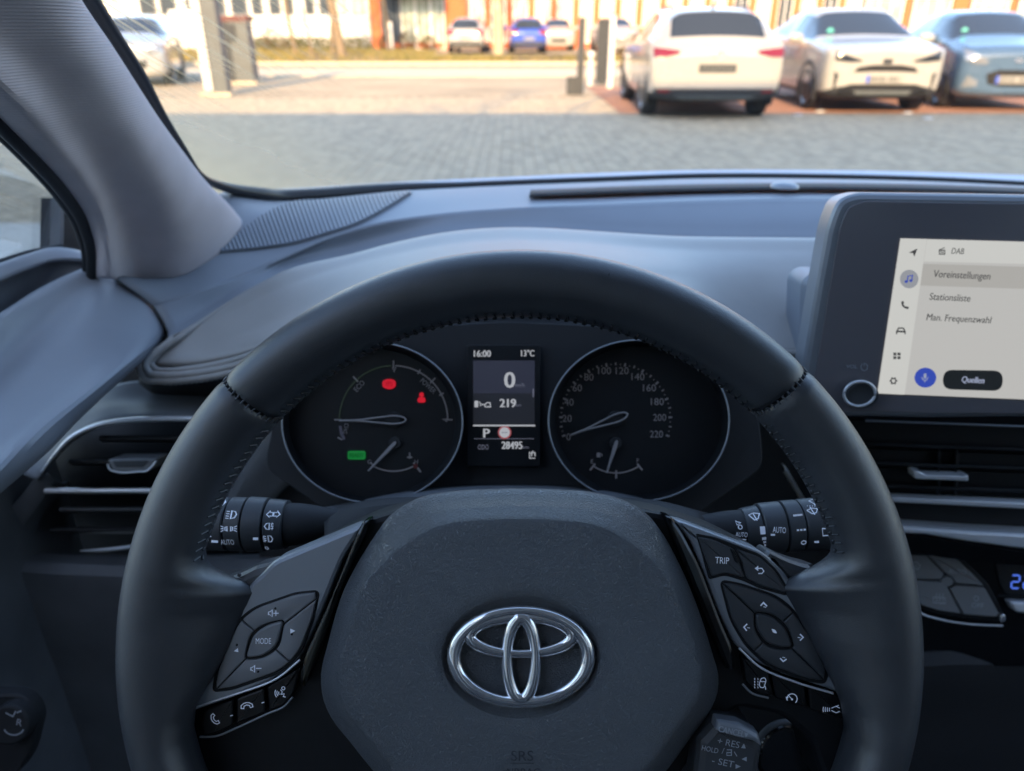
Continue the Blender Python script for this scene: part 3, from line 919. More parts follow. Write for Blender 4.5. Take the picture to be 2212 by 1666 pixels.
# --- white SUV seen from behind (rear at -y)
suv_st = [(2.20, .55, .62, .36, .60, .74, .50, .78), (2.12, .80, .82, .24, .62, .82, .70, .90), (1.85, .86, .89, .20, .66, .92, .76, 1.00), (1.35, .88, .91, .19, .68, .98, .78, 1.06),
          (1.02, .88, .915, .19, .70, 1.02, .74, 1.10), (.95, .88, .915, .19, .70, 1.02, .73, 1.13), (.25, .88, .92, .19, .72, 1.05, .62, 1.55), (.15, .88, .92, .19, .72, 1.05, .62, 1.585), (-.35, .88, .92, .19, .72, 1.07, .625, 1.61), (-.42, .88, .92, .19, .72, 1.07, .625, 1.61),
          (-1.10, .88, .92, .20, .74, 1.10, .62, 1.59), (-1.30, .88, .92, .20, .75, 1.12, .615, 1.575), (-1.62, .88, .915, .22, .76, 1.13, .60, 1.54), (-1.72, .88, .912, .24, .76, 1.13, .60, 1.52), (-2.00, .87, .90, .27, .76, 1.11, .64, 1.17), (-2.05, .87, .90, .27, .76, 1.06, .66, 1.10), (-2.17, .86, .89, .28, .74, .96, .72, 1.00), (-2.215, .78, .82, .34, .66, .86, .70, .92)]
(tu, tl), (tu2, tl2) = sym([(.52, .985), (.70, 1.01), (.90, 1.03)], [(.52, .945), (.70, .90), (.90, .90)])
suv, suv_bv, suv_patch = make_car('suv', 'white SUV seen from behind with red tail lamps and a dark number plate', 'SUV', suv_st, M['white_paint'], [(5, 6), (6, 8), (9, 11)], (13, 14), (5, 6), (1.32, -1.36), .345,
    [('headlight', [(.5, .82), (.8, .85)], [(.5, .74), (.8, .74)], 'lamp_clear'), ('headlight', [(-.5, .82), (-.8, .85)], [(-.5, .74), (-.8, .74)], 'lamp_clear')],
    [('tail_light', tu, tl, 'lamp_red', dict(off=.02)), ('tail_light', tu2, tl2, 'lamp_red', dict(off=.02)),
     ('rear_bumper', [(-.84, .46), (.84, .46)], [(-.80, .22), (.80, .22)], 'cladding', dict(off=.012, nu=20)),
     ('skid_plate', [(-.56, .36), (.56, .36)], [(-.44, .28), (.44, .28)], 'post_grey', dict(off=.022, nu=16)),
     ('tail_reflector', [(-.78, .44), (-.62, .44)], [(-.78, .405), (-.62, .405)], 'lamp_red', dict(off=.02)), ('tail_reflector', [(.78, .44), (.62, .44)], [(.78, .405), (.62, .405)], 'lamp_red', dict(off=.02))],
    flare='cladding', mirrors=(.72, 1.10, .90), low=True)
mb = MB(); mb.box((0, -2.19, .74), (.50, .06, .115)); pl = obj('number_plate', mb, M['panel_dark'], suv, smooth=0)
mb = MB(); rg_ = random.Random(2)
for i_ in range(9): mb.box((-.2 + .05 * i_, -2.222, .74 + rg_.uniform(-.004, .004)), (.027, .006, .06))
obj('plate_mark', mb, M['post_grey'], pl, smooth=0)
mb = MB(); mb.tube([(.07 * math.cos(a), -2.215, .925 + .055 * math.sin(a)) for a in np.linspace(0, 2 * math.pi, 24, endpoint=False)], .009, 6, closed=True); mb.box((0, -2.215, .925), (.15, .014, .014)); obj('badge', mb, M['chrome'], suv)
def rails(bv_, car, w, y0, y1, m_):
    for s_ in (-1, 1):
        mb = MB(); pts = []
        for t_ in np.linspace(0, 1, 16):
            y = y0 + (y1 - y0) * t_; h = bv_.ray_cast(Vector((s_ * w, y, 4)), Vector((0, 0, -1)))[0]
            pts.append((s_ * w, y, h.z + .035 * min(1, 9 * min(t_, 1 - t_))))
        mb.tube(pts, .014, 6); obj('roof_rail', mb, M[m_], car)
rails(suv_bv, suv, .52, .05, -1.4, 'post_grey')
mb = MB(); mb.tube([(0, -1.45, 1.58), (0, -1.56, 1.64), (0, -1.62, 1.66)], [.025, .02, .008], 6); obj('aerial', mb, M['black'], suv)
mb = MB(); mb.tube(cr([(-.05, -1.99, 1.165), (.2, -1.97, 1.185), (.42, -1.955, 1.2)], 8), .010, 6); obj('rear_wiper', mb, M['black'], suv)

# --- white crossover seen from the front (front at +y, turned to face the camera)
yc_st = [(2.09, .60, .68, .32, .60, .86, .56, .92), (2.05, .80, .82, .25, .64, .93, .70, .98), (1.88, .85, .87, .21, .66, .97, .74, 1.03), (1.45, .86, .88, .19, .68, 1.00, .76, 1.07), (1.12, .86, .885, .19, .70, 1.04, .74, 1.11), (1.04, .86, .885, .19, .70, 1.05, .735, 1.14),
         (.36, .86, .885, .19, .72, 1.05, .60, 1.52), (.26, .86, .885, .19, .72, 1.05, .60, 1.555), (-.30, .86, .885, .19, .72, 1.07, .605, 1.585), (-.36, .86, .885, .19, .72, 1.07, .605, 1.585), (-1.05, .86, .885, .20, .74, 1.11, .59, 1.55), (-1.25, .86, .88, .21, .75, 1.13, .58, 1.52), (-1.55, .86, .88, .23, .76, 1.13, .58, 1.46), (-1.90, .85, .87, .27, .76, 1.09, .64, 1.16), (-2.02, .84, .86, .28, .74, .98, .68, 1.02), (-2.09, .76, .80, .34, .66, .86, .66, .92)]
(hu, hl), (hu2, hl2) = sym([(.36, .80), (.52, .855), (.74, .94)], [(.36, .78), (.54, .775), (.74, .80)])
(fu, fl), (fu2, fl2) = sym([(.66, .60), (.72, .64)], [(.68, .34), (.70, .34)])
yc, yc_bv, yc_patch = make_car('crossover', 'white crossover facing the camera with dark headlights and a slim grille', 'crossover', yc_st, M['white_paint'], [(5, 6), (6, 8), (9, 11)], (12, 13), (5, 6), (1.28, -1.28), .335,
    [('headlight', hu, hl, 'lamp_dark', dict(off=.012)), ('headlight', hu2, hl2, 'lamp_dark', dict(off=.012)),
     ('grille', [(-.40, .70), (-.2, .735), (.2, .735), (.40, .70)], [(-.46, .625), (-.2, .64), (.2, .64), (.46, .625)], 'black', dict(nu=16)),
     ('lower_grille', [(-.60, .41), (-.46, .455), (.46, .455), (.60, .41)], [(-.66, .25), (-.4, .23), (.4, .23), (.66, .25)], 'black', dict(nu=18, off=.014)), ('skid_plate', [(-.42, .36), (.42, .36)], [(-.36, .29), (.36, .29)], 'post_grey', dict(nu=14, off=.022)),
     ('air_intake', fu, fl, 'lamp_dark'), ('air_intake', fu2, fl2, 'lamp_dark'),
     ('badge', [(-.07, .82), (.07, .82)], [(-.06, .755), (.06, .755)], 'lamp_dark', dict(nu=6, off=.014))],
    [('tail_light', [(.6, .98), (.85, .98)], [(.6, .90), (.85, .90)], 'lamp_red'), ('tail_light', [(-.6, .98), (-.85, .98)], [(-.6, .90), (-.85, .90)], 'lamp_red')],
    flare='cladding', mirrors=(.80, 1.10, .87), low=True)
plate_parts(yc, 2.085, .53, 1)
mb = MB(); c_ = yc_bv.ray_cast(Vector((.52, 5, 1.20)), Vector((0, -1, 0)))[0]; mb.tube([tuple(c_ + Vector((0, -.01, 0))), tuple(c_ + Vector((0, .006, .003)))], .05, 14); obj('windscreen_sticker', mb, M['sticker'], yc)
rails(yc_bv, yc, .50, .15, -1.2, 'white_paint')

# --- small blue-grey hatchback
hb_st = [(1.83, .57, .65, .30, .54, .76, .52, .82), (1.79, .75, .78, .22, .58, .84, .66, .91), (1.62, .79, .81, .19, .62, .90, .70, .98), (1.25, .81, .825, .18, .66, .95, .70, 1.03), (1.02, .81, .83, .18, .68, .98, .68, 1.08), (.95, .81, .83, .18, .68, .98, .675, 1.11),
         (.30, .81, .83, .18, .70, 1.00, .56, 1.44), (.20, .81, .83, .18, .70, 1.00, .56, 1.47), (-.25, .81, .83, .18, .70, 1.01, .565, 1.50), (-.32, .81, .83, .18, .70, 1.01, .565, 1.50), (-1.00, .81, .83, .19, .72, 1.03, .55, 1.46), (-1.18, .81, .825, .20, .72, 1.04, .54, 1.44), (-1.42, .80, .82, .22, .72, 1.04, .54, 1.38), (-1.66, .79, .81, .25, .72, 1.00, .58, 1.06), (-1.78, .78, .80, .26, .68, .90, .62, .94), (-1.83, .70, .74, .32, .60, .80, .6, .86)]
(lu, ll), (lu2, ll2) = sym([(.42, .76), (.58, .83), (.74, .93)], [(.42, .70), (.58, .70), (.74, .76)])
hb, hb_bv, hb_patch = make_car('hatchback', 'small blue-grey hatchback facing the camera with clear round-edged headlights', 'car', hb_st, M['blue_grey_paint'], [(5, 6), (6, 8), (9, 11)], (12, 13), (5, 6), (1.18, -1.18), .295,
    [('headlight', lu, ll, 'lamp_clear', dict(off=.012)), ('headlight', lu2, ll2, 'lamp_clear', dict(off=.012)),
     ('grille', [(-.40, .56), (-.25, .62), (.25, .62), (.40, .56)], [(-.36, .42), (-.2, .38), (.2, .38), (.36, .42)], 'black', dict(nu=16)),
     ('fog_light', [(.50, .46), (.66, .54)], [(.50, .38), (.70, .36)], 'lamp_clear'), ('fog_light', [(-.50, .46), (-.66, .54)], [(-.50, .38), (-.70, .36)], 'lamp_clear'),
     ('badge', [(-.06, .78), (.06, .78)], [(-.05, .73), (.05, .73)], 'chrome', dict(nu=6, off=.012))],
    [('tail_light', [(.55, 1.0), (.75, 1.0)], [(.55, .84), (.78, .84)], 'lamp_red'), ('tail_light', [(-.55, 1.0), (-.75, 1.0)], [(-.55, .84), (-.78, .84)], 'lamp_red')],
    mirrors=(.74, 1.06, .82))
plate_parts(hb, 1.825, .48, 1)
mb = MB(); c_ = hb_bv.ray_cast(Vector((.50, 5, 1.17)), Vector((0, -1, 0)))[0]; mb.tube([tuple(c_ + Vector((0, -.01, 0))), tuple(c_ + Vector((0, .006, .003)))], .045, 14); obj('windscreen_sticker', mb, M['sticker'], hb)

def place(o, px, py_ground, Y, rz):
    r = ray(px, py_ground); o.location = (CAM[0] + r[0] * Y / r[1], Y, 0); o.rotation_euler = (0, 0, rz)

# far cars: hatchback bodies seen from behind, in other paints
def far_car(label, pm, x, y, rz, z=.19, name='hatchback', lamp='lamp_red', dark_top=False):
    c, bv_, pt = make_car(name, label, 'car', hb_st, pm, [(5, 6), (6, 8), (9, 11)], (12, 13), (5, 6), (1.18, -1.18), .30,
        [('headlight', lu, ll, 'lamp_clear'), ('headlight', lu2, ll2, 'lamp_clear'), ('grille', [(-.40, .56), (.40, .56)], [(-.36, .40), (.36, .40)], 'black')],
        [('tail_light', [(.46, .97), (.82, 1.0)], [(.50, .80), (.82, .72)], lamp, dict(off=.02)), ('tail_light', [(-.46, .97), (-.82, 1.0)], [(-.50, .80), (-.82, .72)], lamp, dict(off=.02)),
         ('rear_bumper', [(-.74, .50), (.74, .50)], [(-.66, .24), (.66, .24)], 'cladding', dict(nu=14, off=.012)), ('rear_window', [(-.50, 1.38), (.50, 1.38)], [(-.62, 1.02), (.62, 1.02)], 'car_glass', dict(nu=14, off=.012))], mirrors=(.74, 1.06, .82), levels=1)
    plate_parts(c, -1.84, .62, -1)
    c.location = (x, y, z); c.rotation_euler = (0, 0, rz); return c
far_car('white hatchback parked tail-on with red tail lamps across the road', M['white_paint'], at(1017, 100, 38)[0], 37.4, R(-4))
far_car('deep blue hatchback parked tail-on beside the pale tree trunk', M['blue_paint'], at(1137, 100, 38)[0], 37.6, R(2))
far_car('white car half hidden behind the deep blue hatchback', M['white_paint'], at(1203, 90, 42)[0], 42.2, R(180), lamp='lamp_red')
far_car('white car parked beyond the grey posts, left of the big white SUV', M['white_paint'], at(1352, 95, 34)[0], 38.2, R(186))
far_car('silver car at the edge of the yard beside the windscreen pillar', M['silver_paint'], at(232, 120, 18.0)[0], 19.6, R(196), z=0)
far_car('white car further back behind the silver car', M['white_paint'], at(236, 60, 25)[0], 26.0, R(200), z=.0)

for o_, p_, a_, sc_ in ((suv, (2.98, 13.45, 0), -2, (1.05, 1, .94)), (yc, (5.80, 14.15, 0), 176.5, (1.05, 1, .965)), (hb, (8.2, 14.25, 0), 170, (1.05, 1.02, 1.0))):
    o_.location = p_; o_.rotation_euler = (0, 0, R(a_)); o_.scale = sc_

# ------------------------------------------------------------------ posts, cabinet, boards in the yard
g = ground(470, 207); t = thing('pylon', 'tall square grey pylon with a white front strip at the yard gate', 'pylon', g)
mb = MB(); mb.box((g[0] + .09, g[1] + .11, 1.9), (.27, .26, 3.8)); obj('post', mb, M['post_grey'], t, smooth=0)
mb = MB(); mb.box((g[0] - .16, g[1] + .09, 1.95), (.16, .16, 3.7)); obj('white_strip', mb, M['post_white'], t, smooth=0)
mb = MB(); mb.box((g[0], g[1] + .1, .03), (.62, .46, .06)); obj('base', mb, M['kerb'], t, smooth=0)
g = ground(520, 182); t = thing('cabinet', 'grey service cabinet with a dark side and a dark red top band', 'cabinet', g)
mb = MB(); mb.box((g[0] + .12, g[1] + .2, .70), (.44, .4, 1.30)); obj('body', mb, M['post_grey'], t, smooth=0)
mb = MB(); mb.box((g[0] - .235, g[1] + .19, .70), (.26, .42, 1.30)); obj('side_panel', mb, M['panel_dark'], t, smooth=0)
mb = MB(); mb.box((g[0], g[1] + .2, 1.415), (.76, .46, .12)); obj('top_band', mb, M['dark_red'], t, smooth=0)
mb = MB(); mb.box((g[0] - .02, g[1] - .018, 1.12), (.16, .03, .34)); obj('display', mb, M['panel_dark'], t, smooth=0)
mb = MB(); mb.box((g[0], g[1] + .2, .03), (.8, .5, .06)); obj('base', mb, M['kerb'], t, smooth=0)
g = ground(1246, 206); t = thing('gate_post', 'dark grey square post with a low box at its foot', 'post', g)
mb = MB(); mb.box((g[0] + .06, g[1] + .07, .70), (.13, .14, 1.40)); obj('post', mb, M['post_dark'], t, smooth=0)
mb = MB(); mb.box((g[0] - .10, g[1] + .12, .17), (.20, .24, .34)); obj('foot_box', mb, M['post_dark'], t, smooth=0)
g = ground(1300, 183); t = thing('info_panel', 'slim dark upright panel between the grey post and the white post', 'sign', g)
mb = MB(); mb.box((g[0], g[1] + .05, .74), (.30, .07, 1.34)); obj('panel', mb, M['panel_dark'], t, smooth=0)
mb = MB(); mb.box((g[0], g[1] + .05, .035), (.2, .2, .07)); obj('foot', mb, M['post_dark'], t, smooth=0)
g = ground(1317, 192); t = thing('white_post', 'slim white post right of the dark upright panel', 'post', g)
mb = MB(); mb.box((g[0], g[1] + .06, .74), (.11, .11, 1.46)); obj('post', mb, M['post_white'], t, smooth=0)
mb = MB(); mb.box((g[0], g[1] + .06, 1.485), (.13, .13, .03)); obj('cap', mb, M['post_grey'], t, smooth=0)
g = ground(1274, 186); t = thing('bollard', 'short bollard with a pale ball top by the dark grey post', 'bollard', g)
mb = MB(); mb.tube([(g[0], g[1], 0), (g[0], g[1], .60)], .045, 12); obj('post', mb, M['post_white'], t)
mb = MB(); vs = [(g[0] + .085 * math.sin(a) * math.cos(b), g[1] + .085 * math.sin(a) * math.sin(b), .66 + .085 * math.cos(a)) for a in np.linspace(.01, 3.13, 9) for b in np.linspace(0, 2 * math.pi, 14, endpoint=False)]
mb.add(vs, grid_faces(9, 14, True)); obj('ball', mb, M['post_white'], t)
p0 = at(407, 52, 19.0); g = (p0[0], 19.0, 0); t = thing('notice_board', 'bright white blank board on two legs left of the pylon', 'sign', g)
mb = MB(); mb.box((g[0], 19, p0[2]), (.80, .06, .58)); obj('board', mb, M['post_white'], t, smooth=0)
for s_ in (-1, 1):
    mb = MB(); mb.box((g[0] + s_ * .34, 19.06, p0[2] / 2), (.05, .05, p0[2])); obj('leg', mb, M['post_grey'], t, smooth=0)
g = at(843, 100, 44.0); t = thing('marker_post', 'short white marker post in front of the dark entrance', 'post', (g[0], 44, .2))
mb = MB(); mb.box((g[0], 44, .86), (.30, .12, 1.36)); obj('post', mb, M['post_white'], t, smooth=0)
mb = MB(); mb.box((g[0], 44, 1.555), (.34, .16, .03)); obj('cap', mb, M['post_grey'], t, smooth=0)
# litter of small pale stones by the parking strip
for k_, (px_, py_) in enumerate(((1724, 250), (1770, 243), (2003, 258), (1960, 246))):
    g = ground(px_, py_); mb = MB(); vs = []
    for a in np.linspace(.05, 3.09, 6):
        for b in np.linspace(0, 2 * math.pi, 9, endpoint=False):
            q = 1 + .25 * math.sin(3 * b + k_); vs.append((g[0] + .075 * q * math.sin(a) * math.cos(b), g[1] + .05 * q * math.sin(a) * math.sin(b), .012 + .02 * math.cos(a)))
    mb.add(vs, grid_faces(6, 9, True)); o_ = obj('stone', mb, M['post_white'])
    tag(o_, ['flat pale stone behind the white SUV, at its right rear corner', 'flat pale stone between the white SUV and the white crossover', 'flat pale stone in front of the crossover, nearest the hatchback', 'flat pale stone under the crossover front bumper'][k_], 'stone')

# ================================================================== the car we sit in
def rowY(lst): return [at(x, y, Y) for x, y, Y in lst]

# ------------------------------------------------------------------ bodywork that closes the cabin
shell = thing('own_car', 'own car: pale bonnet edge below the windscreen, roof and floor closing the cabin', 'car', (.37, .3, 0))
Z0 = CAM[2]
mb = MB(); mb.loft([rowY(r) for r in (
    [(450, 470, 1.10), (900, 430, 1.14), (1500, 412, 1.16), (2212, 425, 1.16), (2700, 450, 1.12)],
    [(500, 432, 1.22), (700, 418, 1.25), (900, 402, 1.30), (1100, 391, 1.35), (1300, 382, 1.40), (1500, 376, 1.42), (1800, 377, 1.42), (2212, 388, 1.40), (2700, 410, 1.3)],
    [(480, 462, 1.7), (900, 440, 1.8), (1300, 420, 1.9), (1800, 415, 1.9), (2600, 440, 1.8)],
    [(520, 520, 2.0), (900, 510, 2.05), (1300, 500, 2.1), (1800, 500, 2.1), (2500, 510, 2.0)])], 50, 30)
obj('bonnet', mb, M['own_paint'], shell, solid=.004)
mb = MB(); mb.box((.37, -.70, Z0 + .34), (1.30, 1.95, .03)); obj('headliner', mb, M['liner'], shell, smooth=0)
mb = MB(); mb.box((.37, -.70, Z0 + .375), (1.34, 2.0, .03)); obj('roof', mb, M['own_paint'], shell, smooth=0)
mb = MB(); mb.box((.37, -.4, .27), (1.84, 3.2, .04)); obj('floor', mb, M['black'], shell, smooth=0)
mb = MB(); mb.box((.37, 1.13, .60), (1.84, .04, .62)); obj('firewall', mb, M['black'], shell, smooth=0)
mb = MB(); mb.box((1.22, -.4, .57), (.06, 3.1, .60)); obj('side_panel', mb, M['door'], shell, smooth=0)
mb = MB(); mb.box((.37, -1.75, .80), (1.6, .08, 1.02)); obj('tail_panel', mb, M['dash_dark'], shell, smooth=0)  # unseen rear, raised past the window line to cut light from behind
mb = MB(); mb.box((-.44, -.60, Z0 + .05), (.08, .14, .56)); mb.box((1.18, -.60, Z0 + .05), (.08, .14, .56)); mb.box((1.15, .48, Z0 + .05), (.06, .05, .56), rot=[[1, 0, 0], [0, .7, -.71], [0, .71, .7]]); obj('roof_pillar', mb, M['cloth'], shell, smooth=0)

# front seats behind the viewpoint; they show as the dark shape mirrored in the chrome and gloss
def blob(mb, path, n=22, p=.55):
    """path: (centre, half width, half depth, depth axis) rings of a soft box"""
    v = []
    for c, w, d, ax in path:
        for q in range(n):
            a = 2 * math.pi * q / n
            cw = math.copysign(abs(math.cos(a)) ** p, math.cos(a)); sw = math.copysign(abs(math.sin(a)) ** p, math.sin(a))
            v.append((c[0] + w * cw, c[1] + d * sw * ax[0], c[2] + d * sw * ax[1]))
    m_ = len(path); f = grid_faces(m_, n, True); f.append(tuple(range(n))); f.append(tuple((m_ - 1) * n + q for q in range(n)))
    return mb.add(v, f)
seat = thing('car_seat', 'dark cloth driver seat behind the steering wheel', 'car seat', (0, -.35, .30), 'front seats')
ax_ = (.95, .31)
mb = MB(); blob(mb, [((0, -.40 - .27 * t, .56 + .60 * t), w, d, ax_) for t, w, d in ((0, .20, .05), (.04, .245, .085), (.35, .25, .09), (.7, .235, .08), (.95, .20, .065), (1, .16, .04))]); obj('backrest', mb, M['seat'], seat, smooth=60)
mb = MB(); blob(mb, [((0, -.45 + .50 * t, .50 + .05 * t), w, d, (0, 1)) for t, w, d in ((0, .21, .05), (.05, .25, .09), (.5, .255, .09), (.95, .24, .08), (1, .2, .05))]); obj('seat_cushion', mb, M['seat'], seat, smooth=60)
mb = MB(); blob(mb, [((0, -.665 - .05 * t, 1.20 + .17 * t), w, d, ax_) for t, w, d in ((0, .09, .03), (.08, .125, .05), (.8, .12, .05), (1, .08, .03))]); obj('headrest', mb, M['seat'], seat, smooth=60)
mb = MB()
for s_ in (-1, 1): mb.tube([(s_ * .06, -.65, 1.10), (s_ * .06, -.67, 1.24)], .006, 8)
obj('headrest_post', mb, M['chrome'], seat)
s2_ = copy_tree(seat); s2_.location.x += .74; s2_['label'] = 'dark cloth front passenger seat beside the driver seat'

# ------------------------------------------------------------------ dashboard
dash = thing('dashboard', 'blue-grey moulded dashboard top with a stitched leather pad over the gauges', 'dashboard', (.35, .8, .85))
R1 = [(256, 599, .66), (330, 606, .68), (390, 596, .70), (425, 540, .735), (452, 470, .785), (478, 416, .83), (520, 420, .86), (570, 430, .88), (640, 434, .90), (700, 429, .92), (840, 414, .97), (1000, 405, 1.0), (1300, 393, 1.03), (1500, 386, 1.04), (1800, 387, 1.05), (2000, 392, 1.05), (2212, 402, 1.05), (2600, 425, 1.0)]
R0 = [(250, 596, .69), (330, 606, .72), (390, 600, .74), (425, 545, .77), (452, 475, .82), (474, 424, .87), (520, 430, .90), (570, 438, .92), (640, 442, .94), (700, 436, .97), (840, 420, 1.02), (1000, 412, 1.06), (1300, 401, 1.09), (1500, 394, 1.10), (1800, 395, 1.11), (2000, 400, 1.11), (2212, 410, 1.11), (2600, 435, 1.06)]
R2 = [(332, 660, .655), (357, 654, .66), (430, 628, .68), (515, 598, .71), (618, 556, .745), (705, 517, .775), (808, 486, .80), (945, 465, .82), (1116, 451, .83), (1300, 444, .84), (1464, 437, .845), (1700, 431, .85), (2000, 433, .85), (2212, 438, .85), (2600, 455, .83)]
R3 = [(362, 731, .626), (372, 727, .63), (450, 680, .665), (532, 630, .695), (618, 585, .735), (759, 551, .775), (842, 530, .79), (979, 505, .80), (1082, 498, .805), (1151, 498, .805), (1288, 505, .80), (1464, 513, .79), (1770, 515, .785), (2000, 517, .785), (2212, 520, .785), (2600, 530, .77)]
R4 = [(x, y + 12, Y - .004) for x, y, Y in R3]
R5 = [(x, y + 40, Y - .004) for x, y, Y in R3]
mb = MB(); mb.loft([rowY(R0), rowY(R1), rowY(R2)], 120, 30)
obj('top_panel', mb, M['dash'], dash, solid=.003)
mb = MB(); mb.loft([rowY(R2), rowY([((a[0] + b[0]) / 2, (a[1] + b[1]) / 2 + 2, (a[2] + b[2]) / 2 - .004) for a, b in zip(R2, R3)]) if len(R2) == len(R3) else rowY([(x, y - 22, Y + .014) for x, y, Y in R3]), rowY(R4), rowY(R5)], 120, 24)
obj('ridge_panel', mb, M['dash'], dash, solid=.003)
# dark end behind the door gap
mb = MB(); mb.loft([rowY([(248, 596, .685), (300, 640, .68), (345, 690, .665), (372, 742, .65), (380, 790, .64)]), rowY([(262, 602, .672), (318, 645, .668), (362, 690, .652), (386, 742, .632), (395, 800, .62)])], 20, 4)
mb.loft([rowY([(220, 590, .70), (270, 640, .69), (310, 700, .68), (300, 800, .66)]), rowY([(262, 602, .69), (330, 660, .68), (375, 745, .66), (330, 830, .645)])], 20, 4)
mb.loft([rowY([(200, 740, .73), (440, 740, .73)]), rowY([(60, 1000, .72), (440, 1000, .72)])], 6, 3, False)  # filler sheet added to stop daylight leaking through the door gap
obj('end_panel', mb, M['black'], dash, solid=.002)
# speaker grille: ribs laid flush over the top corner
top_o = [o for o in dash.children if o.name.startswith('top_panel')][0]
_b = origin(top_o); top_bv = BVHTree.FromPolygons([tuple(v.co + _b) for v in top_o.data.vertices], [tuple(p.vertices) for p in top_o.data.polygons])
def on_top(px, py, up):
    r = ray(px, py); h = top_bv.ray_cast(Vector(CAM.tolist()), Vector(r.tolist()).normalized())
    p = np.array(h[0]) if h[0] is not None else at(px, py, .85)
    return p + np.array([0, -.0005, up])
NR_ = 49
gt = cr([(472, 544, 0), (525, 502, 0), (583, 462, 0), (626, 443, 0), (700, 436, 0), (800, 426, 0), (890, 417, 0)], NR_)
gb = cr([(474, 549, 0), (583, 538, 0), (640, 529, 0), (705, 510, 0), (773, 487, 0), (830, 457, 0), (892, 418, 0)], NR_)
sg = MB()
sg.add([on_top(*(gt[k] * (1 - q / 9) + gb[k] * q / 9)[:2], .0012) for q in range(10) for k in range(NR_)], grid_faces(10, NR_))
grl = obj('speaker_grille', sg, M['dash_dark'], dash, solid=.001)
for k in range(1, NR_ - 1):
    mb1 = MB(); mb1.tube([on_top(*(gt[k] * (1 - t) + gb[k] * t)[:2], .0026) for t in np.linspace(.01, .99, 8)], .0022, 5); obj('rib', mb1, M['dash'], grl, smooth=60)
# defroster slot and light sensor
mb = MB(); mb.loft([rowY([(1146, 421, .92), (1400, 411, .93), (1700, 406, .935), (2000, 409, .93), (2260, 418, .92)]), rowY([(1143, 434, .875), (1400, 425, .885), (1700, 419, .89), (2000, 422, .885), (2260, 431, .87)])], 40, 3)
mb.v = [(a, b, c + .006) for a, b, c in mb.v]
obj('defroster_slot', mb, M['shroud'], dash, solid=.002)
mb = MB(); vs = []; c_ = at(1693, 415, .90) + np.array([0, 0, .006])
for j in range(7):
    for q in range(18):
        ph = j / 6 * math.pi / 2; a = 2 * math.pi * q / 18
        vs.append((c_[0] + .017 * math.cos(a) * math.cos(ph), c_[1] + .017 * math.sin(a) * math.cos(ph), c_[2] + .006 * math.sin(ph)))
mb.add(vs, grid_faces(7, 18, True)); obj('light_sensor', mb, M['satin'], dash)
# stitched pad that hoods the gauges and runs on to the right as a fascia
P0 = [(372, 727, .625), (450, 680, .655), (532, 630, .675), (618, 585, .695), (759, 551, .715), (842, 530, .725), (979, 505, .735), (1082, 498, .74), (1151, 498, .74), (1288, 505, .735), (1464, 513, .725), (1600, 514, .72), (1770, 515, .715), (1900, 516, .715)]
P0b = [(x, y + 14, Y + .01) for x, y, Y in P0]
P1 = [(352, 752, .62), (420, 712, .635), (520, 665, .65), (640, 612, .66), (770, 572, .67), (880, 546, .67), (1000, 526, .67), (1082, 520, .67), (1151, 520, .67), (1250, 525, .668), (1350, 534, .67), (1464, 541, .675), (1600, 544, .68), (1770, 546, .68), (1900, 547, .68)]
P2 = [(338, 772, .612), (420, 752, .612), (540, 712, .616), (660, 662, .615), (790, 615, .61), (900, 585, .60), (1010, 567, .59), (1120, 560, .58), (1240, 566, .585), (1340, 578, .592), (1430, 590, .605), (1520, 592, .628), (1640, 585, .648), (1770, 582, .655), (1900, 582, .655)]
P3 = [(334, 784, .607), (400, 786, .602), (500, 770, .592), (610, 735, .578), (720, 690, .56), (850, 655, .54), (980, 640, .525), (1120, 635, .52), (1260, 640, .525), (1380, 658, .54), (1470, 684, .562), (1560, 705, .582), (1650, 700, .598), (1770, 690, .605), (1900, 690, .605)]
P4 = [(340, 790, .607), (410, 797, .604), (510, 785, .598), (620, 752, .585), (730, 705, .57), (850, 680, .555), (980, 668, .54), (1120, 664, .535), (1260, 668, .54), (1380, 690, .552), (1470, 720, .556), (1560, 748, .562), (1650, 756, .568), (1770, 757, .573), (1900, 757, .573)]
mb = MB(); mb.loft([rowY(r) for r in (P0b, P0, P1, P2, P3, P4)], 130, 56)
pad = obj('leather_pad', mb, M['leather_pad'], dash, solid=.003)
def bead(path, r, m_, nm='pad_piping', n=70):
    b_ = MB(); b_.tube(cr(rowY(path), n), r, 8); return obj(nm, b_, m_, pad)
bead([(618, 590, .69), (532, 636, .672), (440, 694, .645), (386, 731, .624), (335, 772, .608), (326, 786, .603), (334, 797, .600), (360, 801, .598), (410, 797, .595), (480, 785, .588), (552, 764, .578), (640, 728, .565)], .0032, M['leather_pad'])
bead([(378, 733, .621), (325, 775, .604), (315, 790, .599), (322, 805, .596), (352, 811, .594), (410, 808, .591), (480, 797, .584), (556, 776, .574), (650, 738, .56)], .0036, M['leather_pad'])
bead([(372, 735, .622), (316, 780, .604), (304, 796, .598), (312, 816, .595), (350, 823, .592), (410, 820, .589), (480, 809, .582), (560, 788, .572), (660, 748, .558)], .0036, M['leather_pad'])
st = MB()
for p, q in zip(*(lambda c: (c[:-1:2], c[1::2]))(cr(rowY([(318, 822, .594), (352, 830, .591), (410, 828, .587), (480, 817, .580), (560, 796, .570), (650, 758, .556)]), 64))):
    st.tube([p, q], .0009, 5)
obj('stitching', st, M['satin'], pad, kind='stuff')
mb = MB(); mb.tube(cr(rowY([(1560, 752, .558), (1650, 762, .564), (1720, 764, .568), (1900, 766, .570)]), 30), .0034, 8); obj('pad_piping', mb, M['leather_pad'], pad)
